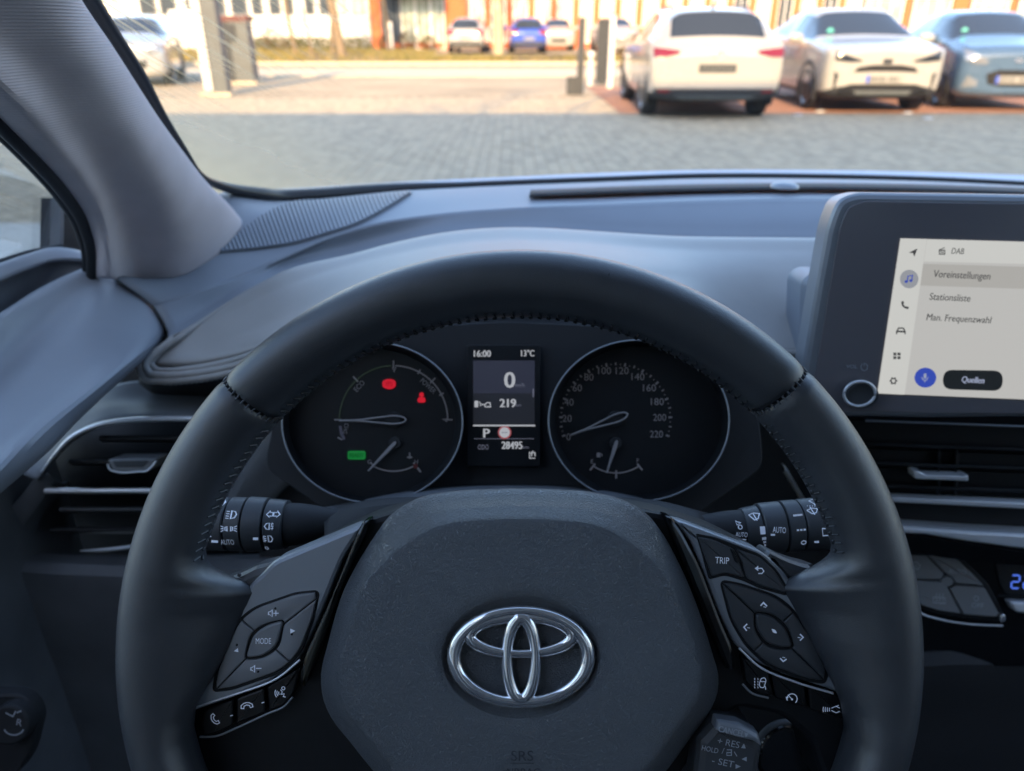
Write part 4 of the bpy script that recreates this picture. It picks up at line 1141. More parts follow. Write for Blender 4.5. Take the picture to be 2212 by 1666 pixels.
mb = MB(); mb.loft([rowY([(300, 800, .60), (312, 818, .597), (350, 826, .594), (410, 824, .592), (480, 813, .585), (560, 792, .576), (680, 750, .562)]), rowY([(300, 830, .625), (330, 850, .63), (380, 858, .632), (440, 856, .63), (520, 846, .622), (600, 830, .61), (720, 790, .60)])], 40, 6)
obj('pad_underside', mb, M['shroud'], dash, solid=.002)
# left end of the dash round the outer vent
mb = MB(); mb.loft([rowY(r) for r in (
    [(20, 985, .60), (120, 890, .625), (230, 835, .64), (300, 822, .645), (420, 838, .64), (700, 830, .62)],
    [(40, 1010, .585), (150, 900, .60), (225, 866, .612), (300, 858, .622), (420, 862, .622), (700, 862, .61)],
    [(60, 1030, .565), (165, 920, .582), (225, 890, .59), (300, 880, .598), (420, 878, .60), (700, 878, .60)],
    [(75, 1036, .562), (160, 940, .572), (210, 914, .576), (274, 902, .58), (420, 897, .582), (700, 897, .582)],
    [(85, 1040, .58), (165, 950, .59), (212, 925, .594), (274, 912, .598), (420, 908, .60), (700, 908, .60)])], 60, 24)
obj('vent_hood', mb, M['dash_dark'], dash, solid=.002)
mb = MB(); mb.loft([rowY(r) for r in (
    [(-60, 1190, .61), (150, 1197, .61), (320, 1198, .61), (700, 1196, .60)], [(-60, 1198, .575), (150, 1206, .575), (320, 1208, .575), (700, 1205, .57)],
    [(-60, 1215, .562), (150, 1224, .562), (320, 1226, .562), (700, 1222, .56)], [(-60, 1300, .556), (150, 1310, .556), (320, 1312, .556), (700, 1310, .552)],
    [(-60, 1480, .555), (150, 1485, .555), (320, 1488, .555), (700, 1485, .55)], [(-60, 1760, .55), (150, 1760, .55), (320, 1760, .55), (700, 1760, .545)])], 40, 30)
obj('lower_panel', mb, M['dash_dark'], dash, solid=.003)
mb = MB(); mb.tube(cr(rowY([(250, 1387, .5535), (330, 1389, .5535), (430, 1391, .5535), (560, 1392, .552)]), 20), .0008, 5); obj('panel_seam', mb, M['black'], dash)
# knee and column area behind the wheel
mb = MB(); mb.loft([rowY(r) for r in ([(560, 905, .60), (1000, 1010, .60), (1600, 905, .60), (1960, 890, .60)], [(560, 1080, .585), (1000, 1080, .58), (1600, 1080, .58), (1960, 1080, .59)], [(560, 1300, .57), (1000, 1300, .56), (1600, 1300, .56), (1960, 1300, .58)], [(560, 1780, .57), (1000, 1780, .56), (1600, 1780, .56), (1960, 1780, .58)])], 30, 20)
obj('knee_panel', mb, M['shroud'], dash, solid=.003)
mb = MB(); mb.loft([rowY(r) for r in ([(470, 1110, .57), (500, 1050, .575), (566, 948, .58), (600, 905, .585)], [(480, 1112, .565), (508, 1056, .57), (574, 955, .575), (612, 910, .58)], [(520, 1200, .565), (560, 1120, .57), (640, 1030, .572), (700, 960, .575)])], 20, 8)
obj('fascia_edge', mb, M['dash_dark'], dash, solid=.002)
mb = MB(); mb.loft([rowY(r) for r in ([(1690, 1000, .575), (1750, 1110, .56), (1800, 1160, .555)], [(1698, 1010, .568), (1744, 1085, .553), (1790, 1150, .55)], [(1692, 1020, .57), (1738, 1094, .556), (1780, 1160, .553)])], 20, 6)
obj('fascia_trim', mb, M['satin_chrome'], dash, solid=.001)

# ------------------------------------------------------------------ outer air vent
vent = thing('air_vent', 'black slatted outer air vent with chrome arc left of the steering wheel', 'air vent', at(250, 1060, .60))
mb = MB(); mb.loft([rowY(r) for r in ([(60, 1040, .665), (180, 930, .665), (420, 905, .665), (620, 905, .665)], [(-40, 1210, .665), (150, 1210, .665), (420, 1210, .665), (620, 1210, .665)])], 16, 3, False)
obj('vent_back', mb, M['black'], vent, solid=.002)
mb = MB(); mb.loft([rowY(r) for r in ([(-30, 1150, .57), (40, 1080, .575), (93, 1016, .58)], [(20, 1215, .575), (60, 1130, .58), (110, 1030, .585)], [(60, 1215, .64), (100, 1130, .645), (150, 1040, .65)])], 12, 6)
obj('vent_cheek', mb, M['dash_dark'], vent, solid=.002)
p_ = cr(rowY([(90, 1020, .563), (120, 980, .565), (154, 945, .568), (206, 920, .572), (274, 908, .576), (343, 905, .578), (440, 905, .578), (560, 905, .578)]), 60)
mb = MB(); mb.tube(p_, np.interp(np.arange(60), [0, 10, 25, 60], [.0009, .0018, .0024, .0026]), 10); obj('chrome_arc', mb, M['satin_chrome'], vent)
for (x0, y0, x1, y1, r_, m_) in ((215, 948, 520, 947, .0018, 'shroud'), (150, 998, 520, 997, .0022, 'shroud'), (98, 1060, 520, 1059, .0028, 'satin_chrome'), (130, 1101, 520, 1100, .0020, 'button_dark'), (110, 1145, 520, 1144, .0020, 'shroud')):
    mb = MB(); f_ = rowY([(x0, y0, .585), ((x0 + x1) / 2, (y0 + y1) / 2, .585), (x1, y1, .585)]); b_ = rowY([(x0 + 6, y0 + 8, .640), ((x0 + x1) / 2, y0 + 8, .640), (x1, y1 + 8, .640)])
    mb.loft([f_, b_], 12, 4, False); o_ = obj('slat', mb, M['black'], vent, solid=.003)
    mb = MB(); mb.tube(cr(f_, 14), r_, 8); obj('slat_edge', mb, M[m_], o_)
kf = facing(at(286, 1004, .565), 0, R(20))
mb = MB(); plate(mb, kf, round_poly([(232, 992), (338, 991), (318, 1020), (243, 1020)], 7), .004, .025, .0015); kn = obj('vent_knob', mb, M['button'], vent)
mb = MB(); plate(mb, kf, round_poly([(242, 996), (322, 995), (309, 1010), (250, 1010)], 4), .0048, .003, .0006); obj('knob_face', mb, M['button_dark'], kn)
mb = MB(); mb.tube(cr([kf.P(x, y, .005) for x, y in ((233, 1002), (237, 1014), (250, 1019), (300, 1019), (316, 1018), (328, 1008), (338, 996))], 26), .0009, 6); obj('knob_trim', mb, M['satin_chrome'], kn)
mb = MB(); mb.tube(cr(rowY([(173, 1190, .567), (220, 1188, .565), (270, 1183, .563), (330, 1174, .561), (420, 1160, .56)]), 24), np.interp(np.arange(24), [0, 4, 24], [.0005, .0018, .0026]), 8); obj('chrome_strip', mb, M['satin_chrome'], vent)

# small round mirror control at the lower left
mf = facing(at(20, 1560, .40), 0, R(20)); mc = thing('mirror_control', 'round mirror adjuster knob with pale markings low on the left panel', 'switch', mf.P(20, 1560))
mb = MB(); plate(mb, mf, round_poly([(-60, 1500), (50, 1500), (84, 1545), (60, 1640), (20, 1690), (-60, 1690)], 30), .004, .012, .002); obj('switch_plate', mb, M['shroud'], mc)
mb = MB(); plate(mb, mf, ell(18, 1568, 44, 44, 28), .014, .012, .002); kn = obj('knob', mb, M['shroud'], mc)
mb = MB(); text(mb, mf, 'R', 42, 1561, 15, .0146, rot=-15); stroke(mb, mf, [(12, 1540), (28, 1548), (34, 1536)], 3, .0146); stroke(mb, mf, [(36, 1540), (46, 1536)], 3, .0146); stroke(mb, mf, ell(30, 1570, 22, 18, 14, 200, 340), 3, .0146); obj('knob_marks', mb, M['print_dim'], kn, smooth=0, recalc=False)

# ------------------------------------------------------------------ centre stack
SF = facing(at(2050, 1050, .545), R(7), R(14))
cv = thing('center_vent', 'gloss black centre air vent panel with silver bars under the touchscreen', 'air vent', SF.P(2050, 1050))
mb = MB(); plate(mb, SF, [(1790, 870), (2330, 880), (2330, 1215), (1850, 1195), (1790, 1100)], -.010, .02, .001); obj('vent_back', mb, M['black'], cv)
mb = MB(); plate(mb, SF, [(1800, 868), (2330, 884), (2330, 924), (1800, 908)], .004, .02, .002); obj('upper_bar', mb, M['gloss'], cv)
mb = MB(); mb.tube([SF.P(x, y, .005) for x, y in ((1870, 909), (2010, 914), (2330, 926))], .0009, 6); obj('upper_seam', mb, M['satin'], cv)
for y_ in (960, 1000, 1048):
    mb = MB(); mb.loft([[SF.P(1840, y_, .002), SF.P(2330, y_ + 18, .002)], [SF.P(1840, y_ + 9, -.008), SF.P(2330, y_ + 27, -.008)]], 10, 3, False); obj('slat', mb, M['black'], cv, solid=.002)
for x_ in (2030, 2068):
    mb = MB(); mb.loft([[SF.P(x_, 970, -.001), SF.P(x_ - 4, 1070, -.001)], [SF.P(x_ + 4, 970, -.009), SF.P(x_, 1070, -.009)]], 6, 3, False); obj('vane', mb, M['black'], cv, solid=.0015)
mb = MB(); plate(mb, SF, round_poly([(1974, 1018), (1982, 1017), (2000, 1026), (2080, 1029), (2092, 1026), (2093, 1040), (2070, 1039), (1990, 1036), (1976, 1034)], 4), .010, .014, .001); obj('vent_knob', mb, M['satin_chrome'], cv)
mb = MB(); plate(mb, SF, round_poly([(1900, 1074), (2330, 1092), (2330, 1106), (1900, 1084)], 3), .008, .012, .0012); obj('silver_bar', mb, M['satin_chrome'], cv)
mb = MB(); plate(mb, SF, [(1880, 1134), (1941, 1138), (2100, 1150), (2330, 1162), (2330, 1196), (2212, 1187), (2100, 1172), (2000, 1156), (1880, 1150)], .010, .02, .0022); obj('silver_wing', mb, M['satin_chrome'], cv)
mb = MB(); plate(mb, SF, [(1880, 1152), (2000, 1158), (2100, 1174), (2212, 1190), (2330, 1200), (2330, 1230), (2100, 1215), (1880, 1180)], .006, .02, .001); obj('gloss_band', mb, M['gloss'], cv)
CF = facing(at(2060, 1260, .535), R(8), R(24))
cl = thing('climate_panel', 'climate control buttons with silver edging and blue temperature digits', 'climate control', CF.P(2060, 1260))
mb = MB(); plate(mb, CF, [(1880, 1176), (2330, 1205), (2330, 1440), (1880, 1440)], -.008, .02, .001); obj('panel', mb, M['gloss'], cl)
sw = round_poly([(1900, 1180), (2004, 1190), (2073, 1208), (2100, 1234), (2130, 1264), (2164, 1326), (2158, 1338), (2080, 1331), (2026, 1323), (1988, 1311), (1968, 1288), (1900, 1250)], 8)
mb = MB(); plate(mb, CF, inset2(sw, -5), -.003, .008, .001); obj('switch_frame', mb, M['black'], cl)
quads = [([(1900, 1184), (1995, 1194), (2040, 1240), (2032, 1252), (1964, 1250), (1900, 1240)], 'button'), ([(2000, 1194), (2072, 1212), (2098, 1238), (2126, 1266), (2066, 1260), (2056, 1246), (2044, 1240)], 'button'),
         ([(1900, 1246), (1964, 1254), (2030, 1257), (2048, 1272), (2076, 1326), (2028, 1319), (1990, 1307), (1972, 1286)], 'button'), ([(2064, 1265), (2128, 1271), (2158, 1326), (2152, 1333), (2082, 1327), (2052, 1272)], 'button')]
for q, m_ in quads:
    mb = MB(); plate(mb, CF, round_poly(q, 3), .001, .006, .0007); obj('button', mb, M[m_], cl)
mb = MB(); plate(mb, CF, ell(2046, 1257, 14, 12, 8, 0, 360), .0005, .004, .0004); obj('center_cap', mb, M['button'], cl)
mb = MB(); text(mb, CF, 'AUTO', 2068, 1235, 11, .0016, w_px=38); text(mb, CF, 'OFF', 2112, 1308, 12, .0016, w_px=26)
stroke(mb, CF, ell(2109, 1293, 5, 5, 12), 2, .0016, True)
stroke(mb, CF, [(1962, 1218), (1980, 1214), (1988, 1222), (1984, 1230), (1966, 1228), (1962, 1218)], 2, .0016)
for k in range(3): stroke(mb, CF, [(1966 + 6 * k, 1230), (1968 + 6 * k, 1224), (1966 + 6 * k, 1220)], 1.6, .0016)
stroke(mb, CF, [(2016, 1290), (2042, 1292), (2042, 1304), (2016, 1302), (2016, 1290)], 2, .0016)
for k in range(3): stroke(mb, CF, [(2022 + 7 * k, 1300), (2024 + 7 * k, 1294), (2022 + 7 * k, 1288), (2024 + 7 * k, 1282)], 1.6, .0016)
obj('button_marks', mb, M['print_dim'], cl, smooth=0, recalc=False)
mb = MB(); mb.tube(cr([CF.P(x, y, .002) for x, y in ((1900, 1166), (1960, 1166), (2020, 1173), (2065, 1184), (2092, 1200), (2100, 1208))], 24), np.interp(np.arange(24), [0, 18, 24], [.0010, .0016, .0022]), 8); obj('silver_edge', mb, M['satin_chrome'], cl)
mb = MB(); mb.tube(cr([CF.P(x, y, .002) for x, y in ((1966, 1300), (1985, 1322), (2030, 1338), (2090, 1348), (2166, 1352))], 24), np.interp(np.arange(24), [0, 4, 24], [.003, .0010, .0008]), 8); obj('silver_edge', mb, M['satin_chrome'], cl)
mb = MB(); plate(mb, CF, ell(2167, 1336, 6, 9, 14), .004, .006, .0008); obj('silver_tip', mb, M['chrome'], cl)
mb = MB(); plate(mb, CF, round_poly([(2150, 1216), (2330, 1226), (2330, 1290), (2175, 1284), (2160, 1262)], 8), -.006, .003, .0004); dsp = obj('display', mb, M['black'], cl)
def seg7(mb, fr, ch, x, y, w, h, hh, t=3.4, sl=.05):
    m_ = {'0': 'abcdef', '1': 'bc', '2': 'abged', '3': 'abgcd', '4': 'fgbc', '5': 'afgcd', '9': 'abfgcd'}[ch]
    pts = {'a': [(0, 0), (1, 0)], 'b': [(1, 0), (1, .5)], 'c': [(1, .5), (1, 1)], 'd': [(0, 1), (1, 1)], 'e': [(0, .5), (0, 1)], 'f': [(0, 0), (0, .5)], 'g': [(0, .5), (1, .5)]}
    for s_ in m_:
        (a, b), (c, d) = pts[s_]; q = .08
        a2, b2 = a + (c - a) * q, b + (d - b) * q; c2, d2 = c - (c - a) * q, d - (d - b) * q
        stroke(mb, fr, [(x + a2 * w - b2 * h * sl, y + b2 * h), (x + c2 * w - d2 * h * sl, y + d2 * h)], t, hh)
mb = MB(); seg7(mb, CF, '2', 2186, 1243, 17, 28, -.0055); seg7(mb, CF, '2', 2212, 1244, 17, 28, -.0055); obj('digits', mb, M['digit_blue'], dsp, smooth=0, recalc=False)
mb = MB(); plate(mb, CF, round_poly([(2180, 1300), (2330, 1308), (2330, 1330), (2195, 1324)], 8), .004, .01, .002); obj('rocker', mb, M['satin_chrome'], cl)
mb = MB(); mb.loft([rowY(r) for r in ([(1860, 1400, .53), (2050, 1385, .53), (2400, 1400, .53)], [(1860, 1420, .515), (2050, 1405, .515), (2400, 1420, .515)], [(1860, 1560, .50), (2050, 1560, .50), (2400, 1560, .50)], [(1860, 1780, .49), (2050, 1780, .49), (2400, 1780, .49)])], 16, 14)
obj('console_panel', mb, M['shroud'], dash, solid=.003)

# ------------------------------------------------------------------ touchscreen
TF = facing(at(2050, 680, .50), R(5), R(9.5))
ts = thing('touchscreen', 'touchscreen tablet showing a German radio menu, standing right of the wheel', 'screen', TF.P(2050, 900))
hx = 2420
outer = [(1735, 800), (1762, 640), (1790, 486), (1812, 432), (1850, 417), (2000, 419), (hx, 425), (hx, 900), (2000, 905), (1740, 900)]
mb = MB(); plate(mb, TF, round_poly(outer, [20, 30, 30, 22, 22, 30, 2, 2, 20, 20], 6), .0, .024, .004); hs = obj('housing', mb, M['satin'], ts)
inner = [(1762, 806), (1788, 645), (1815, 488), (1832, 448), (1866, 434), (2000, 437), (hx - 6, 444), (hx - 6, 896), (2000, 893), (1752, 888)]
mb = MB(); plate(mb, TF, round_poly(inner, [10, 30, 30, 18, 20, 30, 2, 2, 20, 14], 6), .0012, .004, .0006); bz = obj('bezel', mb, M['screen_off'], ts)
def tpx(x, y): return (x, y)
scr = [(1945, 515), (hx - 60, 526), (hx - 90, 868), (1895, 850)]
H_ = .0018
sc_ = MB(); fill(sc_, TF, scr, H_); lcd = obj('display', sc_, M['lcd'], ts, smooth=0, recalc=False)
def lcdpart(nm, mk, fn, lift_=.00015):
    b_ = MB(); fn(b_, H_ + lift_); return obj(nm, b_, M[mk], lcd, smooth=0, recalc=False)
lcdpart('side_bar', 'lcd_side', lambda b, h: fill(b, TF, [(1945, 515), (2002, 516.5), (1954, 853), (1895, 850)], h))
lcdpart('menu_row', 'lcd_row', lambda b, h: fill(b, TF, [(1994, 570), (hx - 60, 581), (hx - 66, 629), (1988, 617)], h))
lcdpart('status_row', 'lcd_side', lambda b, h: fill(b, TF, [(2003, 517.5), (hx - 60, 528), (hx - 61, 574), (1996, 565)], h))
for s_, cx_, cy_, w_, hp in (('DAB', 2069.5, 542.5, 27, 13), ('Voreinstellungen', 2077.5, 596.5, 124, 21), ('Stationsliste', 2052.5, 642.5, 89, 16), ('Man. Frequenzwahl', 2071, 690.5, 140, 20)):
    lcdpart('menu_text', 'lcd_text', lambda b, h: text(b, TF, s_, cx_, cy_, hp, h, w_px=w_, rot=-1.2, bold=.15 if s_ == 'DAB' else .22), .0004)
def ic_arrow(b, h): fill(b, TF, [(1963, 546), (1982, 537), (1975, 555), (1972, 547)], h)
def ic_radio(b, h):
    stroke(b, TF, [(2029, 540), (2041, 535)], 2, h); stroke(b, TF, [(2029, 541), (2041, 541), (2041, 549), (2029, 549)], 2.4, h, True); stroke(b, TF, [(2031, 545), (2039, 545)], 2, h)
def ic_phone(b, h):
    stroke(b, TF, cr([(1949, 653), (1950, 659), (1955, 664), (1961, 666)], 8), 4, h)
    fill(b, TF, [(1947, 651), (1952, 651), (1953, 656), (1949, 658)], h + .00003); fill(b, TF, [(1957, 662), (1963, 663), (1962, 668), (1957, 667)], h + .00003)
def ic_car(b, h): stroke(b, TF, [(1937, 722), (1937, 716), (1941, 709), (1951, 709), (1955, 716), (1955, 722)], 3, h); stroke(b, TF, [(1937, 716), (1955, 717)], 4, h + .00003)
def ic_grid(b, h):
    for ax in (1933, 1942):
        for ay in (765, 773): fill(b, TF, [(ax - 3.4, ay - 3), (ax + 3.4, ay - 3), (ax + 3.4, ay + 3), (ax - 3.4, ay + 3)], h)
def ic_gear(b, h):
    stroke(b, TF, ell(1930, 823, 5.4, 5.4, 12), 3, h, True)
    for k in range(6):
        a = R(60 * k); stroke(b, TF, [(1930 + 5 * math.cos(a), 823 - 5 * math.sin(a)), (1930 + 8.5 * math.cos(a), 823 - 8.5 * math.sin(a))], 3.2, h + .00003)
for fn_, nm_ in ((ic_arrow, 'navigation_icon'), (ic_radio, 'radio_icon'), (ic_phone, 'phone_icon'), (ic_car, 'car_icon'), (ic_grid, 'apps_icon'), (ic_gear, 'settings_icon')): lcdpart(nm_, 'lcd_text', fn_, .0004)
lcdpart('icon_disc', 'lcd_circle', lambda b, h: fill(b, TF, ell(1964, 603, 20, 20, 30), h), .0003)
def note(b, h):
    stroke(b, TF, [(1960, 608), (1961, 597), (1971, 595), (1970, 606)], 2.2, h); fill(b, TF, ell(1957.5, 608.5, 3.6, 3, 12), h); fill(b, TF, ell(1967.5, 606.5, 3.6, 3, 12), h)
lcdpart('note_icon', 'lcd_blue', note, .0005)
lcdpart('voice_button', 'lcd_blue', lambda b, h: fill(b, TF, ell(1999, 816, 23.5, 21.5, 32), h), .0003)
def mic(b, h):
    fill(b, TF, round_poly([(1995.5, 807), (2001.5, 807), (2001, 818), (1995, 818)], 3), h); stroke(b, TF, [(1991, 815), (1994, 821), (2001, 821.5), (2005, 815)], 1.8, h); stroke(b, TF, [(1998, 821), (1997.5, 826)], 1.8, h)
lcdpart('mic_icon', 'lcd_white', mic, .0006)
lcdpart('source_button', 'lcd_dark', lambda b, h: fill(b, TF, round_poly([(2038, 799), (2167, 801), (2165, 845), (2036, 841)], 21), h), .0003)
lcdpart('button_text', 'lcd_white', lambda b, h: text(b, TF, 'Quellen', 2102, 822, 17, h, w_px=49, rot=-1.2, bold=.6), .0006)
mb = MB(); c_ = TF.P(1857, 851, .002)
prof = [(36, .0012), (36, .008), (34, .010), (30.5, .010), (29.5, .0085), (0.1, .008)]
vs = []
kx = np.linalg.norm(TF.P(1858, 851) - TF.P(1857, 851))
for q in range(40):
    a = 2 * math.pi * q / 40; cu = TF.uv(1857, 851, .004)
    for (r_, h_) in prof: vs.append(TF.W(cu[0] + r_ * kx * math.cos(a), cu[1] + r_ * kx * .86 * math.sin(a), h_))
mb.add(vs, grid_faces(40, 6, False, True)); kn = obj('volume_knob', mb, M['button_dark'], ts, smooth=30)
mb = MB(); cu = TF.uv(1857, 851, .010); mb.tube([TF.W(cu[0] + 33 * kx * math.cos(a), cu[1] + 33 * kx * .86 * math.sin(a), .0098) for a in np.linspace(0, 2 * math.pi, 40, endpoint=False)], .0011, 8, closed=True); obj('knob_ring', mb, M['satin_chrome'], kn)
mb = MB(); text(mb, TF, 'VOL', 1840, 792, 8, .0016, w_px=24); stroke(mb, TF, ell(1867, 793, 7, 8, 16, 120, 420), 1.4, .0016); stroke(mb, TF, [(1867, 784), (1867, 791)], 1.4, .0016); obj('knob_label', mb, M['print_dim'], bz, smooth=0, recalc=False)
# the foot that carries the tablet, a rounded block behind its left edge
mb = MB(); fb = facing(at(1800, 700, .56), R(5), R(10)); plate(mb, fb, round_poly([(1738, 610), (1760, 592), (2300, 600), (2300, 800), (1730, 790)], 24), 0, .05, .01); obj('bracket', mb, M['dash'], ts)

# ------------------------------------------------------------------ driver's door
door = thing('driver_door_assembly', 'driver door with blue-grey shoulder trim and a closed side window', 'car door', (-.42, .45, .3))
A = [(192, 582, .665), (120, 616, .635), (60, 652, .60), (0, 688, .565), (-80, 738, .52)]
B = [(225, 592, .668), (150, 645, .63), (80, 700, .59), (0, 765, .545), (-80, 830, .50)]
Cc = [(249, 606, .667), (190, 680, .605), (110, 760, .555), (20, 850, .50), (-80, 940, .45)]
D = [(330, 664, .658), (250, 745, .58), (150, 830, .52), (30, 935, .455), (-80, 1035, .405)]
E = [(360, 722, .650), (290, 780, .572), (200, 850, .51), (80, 950, .45), (-80, 1085, .385)]
G = [(357, 738, .652), (290, 790, .576), (203, 866, .515), (95, 958, .455), (-80, 1112, .39)]
H2 = [(340, 742, .68), (280, 800, .61), (190, 880, .55), (80, 985, .49), (-80, 1150, .43)]
A0 = [(185, 590, .70), (112, 625, .67), (52, 662, .64), (-8, 700, .60), (-90, 750, .55)]
mb = MB(); mb.loft([rowY(r) for r in (A0, A, B, Cc, D, E, G, H2)], 40, 46)
obj('shoulder_trim', mb, M['door'], door, solid=.003)
W0 = [(215, 560, .70), (165, 545, .69), (128, 540, .685), (60, 556, .65), (0, 577, .62), (-80, 606, .58)]
W1 = [(215, 575, .69), (170, 562, .68), (125, 562, .672), (60, 582, .64), (0, 606, .61), (-80, 640, .57)]
W2 = [(215, 590, .69), (190, 600, .68), (125, 632, .665), (60, 664, .64), (0, 700, .605), (-80, 745, .56)]
mb = MB(); mb.loft([rowY(r) for r in ([(x, y - 3, Y + .03) for x, y, Y in W0], W0, W1)], 40, 12)
obj('sill_trim', mb, M['door'], door, solid=.002)
mb = MB(); mb.loft([rowY(r) for r in (W1, [(x, y + 8, Y + .004) for x, y, Y in W1], W2)], 40, 12)
obj('sill_side', mb, M['dash_dark'], door, solid=.002)
mb = MB(); mb.tube(cr(rowY([(133, 534, .70), (60, 549, .665), (0, 568, .635), (-80, 596, .59)]), 24), .0035, 8); obj('window_seal', mb, M['rubber'], door)
XW = -.475
mb = MB(); mb.tube(cr([atx(130, 430, XW), atx(128, 480, XW), atx(127, 532, XW)], 12), .0045, 8); obj('window_seal', mb, M['rubber'], door)
mb = MB(); mb.add([(XW - .002, .86, Z0 - .26), (XW - .002, -.55, Z0 - .20), (XW + .10, -.55, Z0 + .30), (XW + .08, .38, Z0 + .24)], [(0, 1, 2, 3)]); obj('window_glass', mb, M['glass'], door, smooth=0, solid=.004)
mb = MB(); q = [atx(x, y, XW + .012) for x, y in ((131, 428), (150, 436), (172, 470), (198, 525), (206, 590), (150, 566), (128, 545))]
mb.add(q + [p + np.array([-.02, 0, 0]) for p in q], [tuple(range(7)), tuple(range(13, 6, -1))] + grid_faces(2, 7, True)); obj('mirror_triangle', mb, M['shroud'], door, smooth=0)
mb = MB(); q = [atx(x, y, XW + .016) for x, y in ((131, 430), (139, 433), (137, 545), (128, 541))]
mb.add(q + [p + np.array([-.01, 0, 0]) for p in q], [(0, 1, 2, 3), (7, 6, 5, 4)] + grid_faces(2, 4, True)); obj('window_post', mb, M['dash_dark'], door, smooth=0)
mb = MB(); mb.box((-.50, -.2, .56), (.05, 1.7, .58)); obj('door_panel', mb, M['dash_dark'], door, smooth=0)

# ------------------------------------------------------------------ windscreen pillar
pil = thing('pillar_trim', 'cloth covered windscreen pillar trim at the upper left', 'pillar trim', at(300, 600, .68))
L_ = [(-330, -70, .36), (-200, 60, .40), (-60, 195, .45), (0, 258, .475), (86, 345, .52), (148, 417, .57), (186, 478, .615), (203, 530, .64), (206, 600, .66)]
L0_ = [(x - 8, y + 6, Y + .05) for x, y, Y in L_]
K_ = [(-290, -90, .352), (-130, 60, .395), (-10, 175, .43), (40, 228, .455), (112, 312, .50), (172, 385, .55), (214, 460, .60), (229, 540, .63), (232, 602, .65)]
V_ = [(-160, -90, .372), (-20, 55, .42), (90, 175, .470), (135, 235, .494), (198, 325, .546), (240, 400, .596), (270, 470, .642), (286, 540, .672), (292, 610, .688)]
Fm_ = [(40, -90, .40), (120, 35, .445), (200, 150, .49), (240, 215, .518), (288, 300, .56), (330, 375, .604), (366, 450, .648), (382, 535, .684), (380, 606, .698)]
E_ = [(135, -70, .44), (181, 10, .48), (242, 100, .525), (292, 178, .565), (343, 257, .61), (395, 329, .66), (446, 395, .71), (500, 450, .755), (532, 490, .785)]
E2_ = [(x + 1, y - 1, Y + .012) for x, y, Y in E_]
E3_ = [(x - 16, y + 10, Y + .07) for x, y, Y in E_]
mb = MB(); mb.loft([rowY(r) for r in (L0_, L_, K_, V_, Fm_, E_, E2_, E3_)], 60, 60)
obj('cloth_cover', mb, M['cloth'], pil, solid=.003)
mb = MB(); mb.loft([rowY(r) for r in ([(392, 606, .70), (405, 535, .69), (440, 500, .72)], [(410, 598, .702), (440, 572, .715), (467, 550, .735)], [(470, 560, .74), (500, 530, .76), (532, 492, .786)])], 14, 8)
mb = MB(); mb.add([at(*p) for p in ((392, 606, .703), (405, 535, .692), (446, 470, .72), (532, 490, .787), (500, 520, .768), (467, 549, .742), (440, 573, .725), (412, 597, .708))], [tuple(range(8))])
obj('pillar_foot', mb, M['cloth'], pil, smooth=0, solid=.003)
mb = MB(); mb.tube(cr(rowY([(x - 6, y + 3, Y + .004) for x, y, Y in L_]), 50), .0055, 10); obj('door_seal', mb, M['rubber'], pil)
mb = MB(); mb.tube(cr(rowY([(x - 17, y + 10, Y + .012) for x, y, Y in L_]), 50), .0045, 10); obj('door_seal', mb, M['rubber'], pil)

# ------------------------------------------------------------------ windscreen
ws = thing('windscreen', 'dusty windscreen with wiper streaks at the left and a black edge band', 'windscreen', (.37, 1.0, .9))
def ws_pt(s, t):
    """s 0..1 from left to right, t 0..1 from the cowl to the roof"""
    xb = -.60 + 1.95 * s; xt = -.42 + 1.58 * s
    q = (2 * s - 1)
    base = np.array([xb, 1.16 - .34 * q * q, Z0 - .232]); top = np.array([xt, .30 - .10 * q * q, Z0 + .325])
    p = base * (1 - t) + top * t
    b_ = math.sin(math.pi * t) * .035
    return p + np.array([0, .5 * b_, .8 * b_])
mb = MB(); mb.add([ws_pt(i / 40, j / 16) for j in range(17) for i in range(41)], grid_faces(17, 41))
gm, GN, GL, g_mx, g_out = glass('windscreen_glass', (.985, .985, .98), .45, dirt=True)
tc = GN.new('ShaderNodeTexCoord'); sx = GN.new('ShaderNodeSeparateXYZ'); GL.new(tc.outputs['Object'], sx.inputs[0])
def mth(op, a, b=None, c=None):
    n = GN.new('ShaderNodeMath'); n.operation = op
    for i, q in enumerate((a, b, c)):
        if q is None: continue
        if isinstance(q, (int, float)): n.inputs[i].default_value = q
        else: GL.new(q, n.inputs[i])
    return n.outputs[0]
def rng_(a, lo, hi, o0=0.0, o1=1.0):
    n = GN.new('ShaderNodeMapRange'); n.interpolation_type = 'SMOOTHSTEP'
    n.inputs['From Min'].default_value = lo; n.inputs['From Max'].default_value = hi; n.inputs['To Min'].default_value = o0; n.inputs['To Max'].default_value = o1
    GL.new(a, n.inputs['Value']); return n.outputs[0]
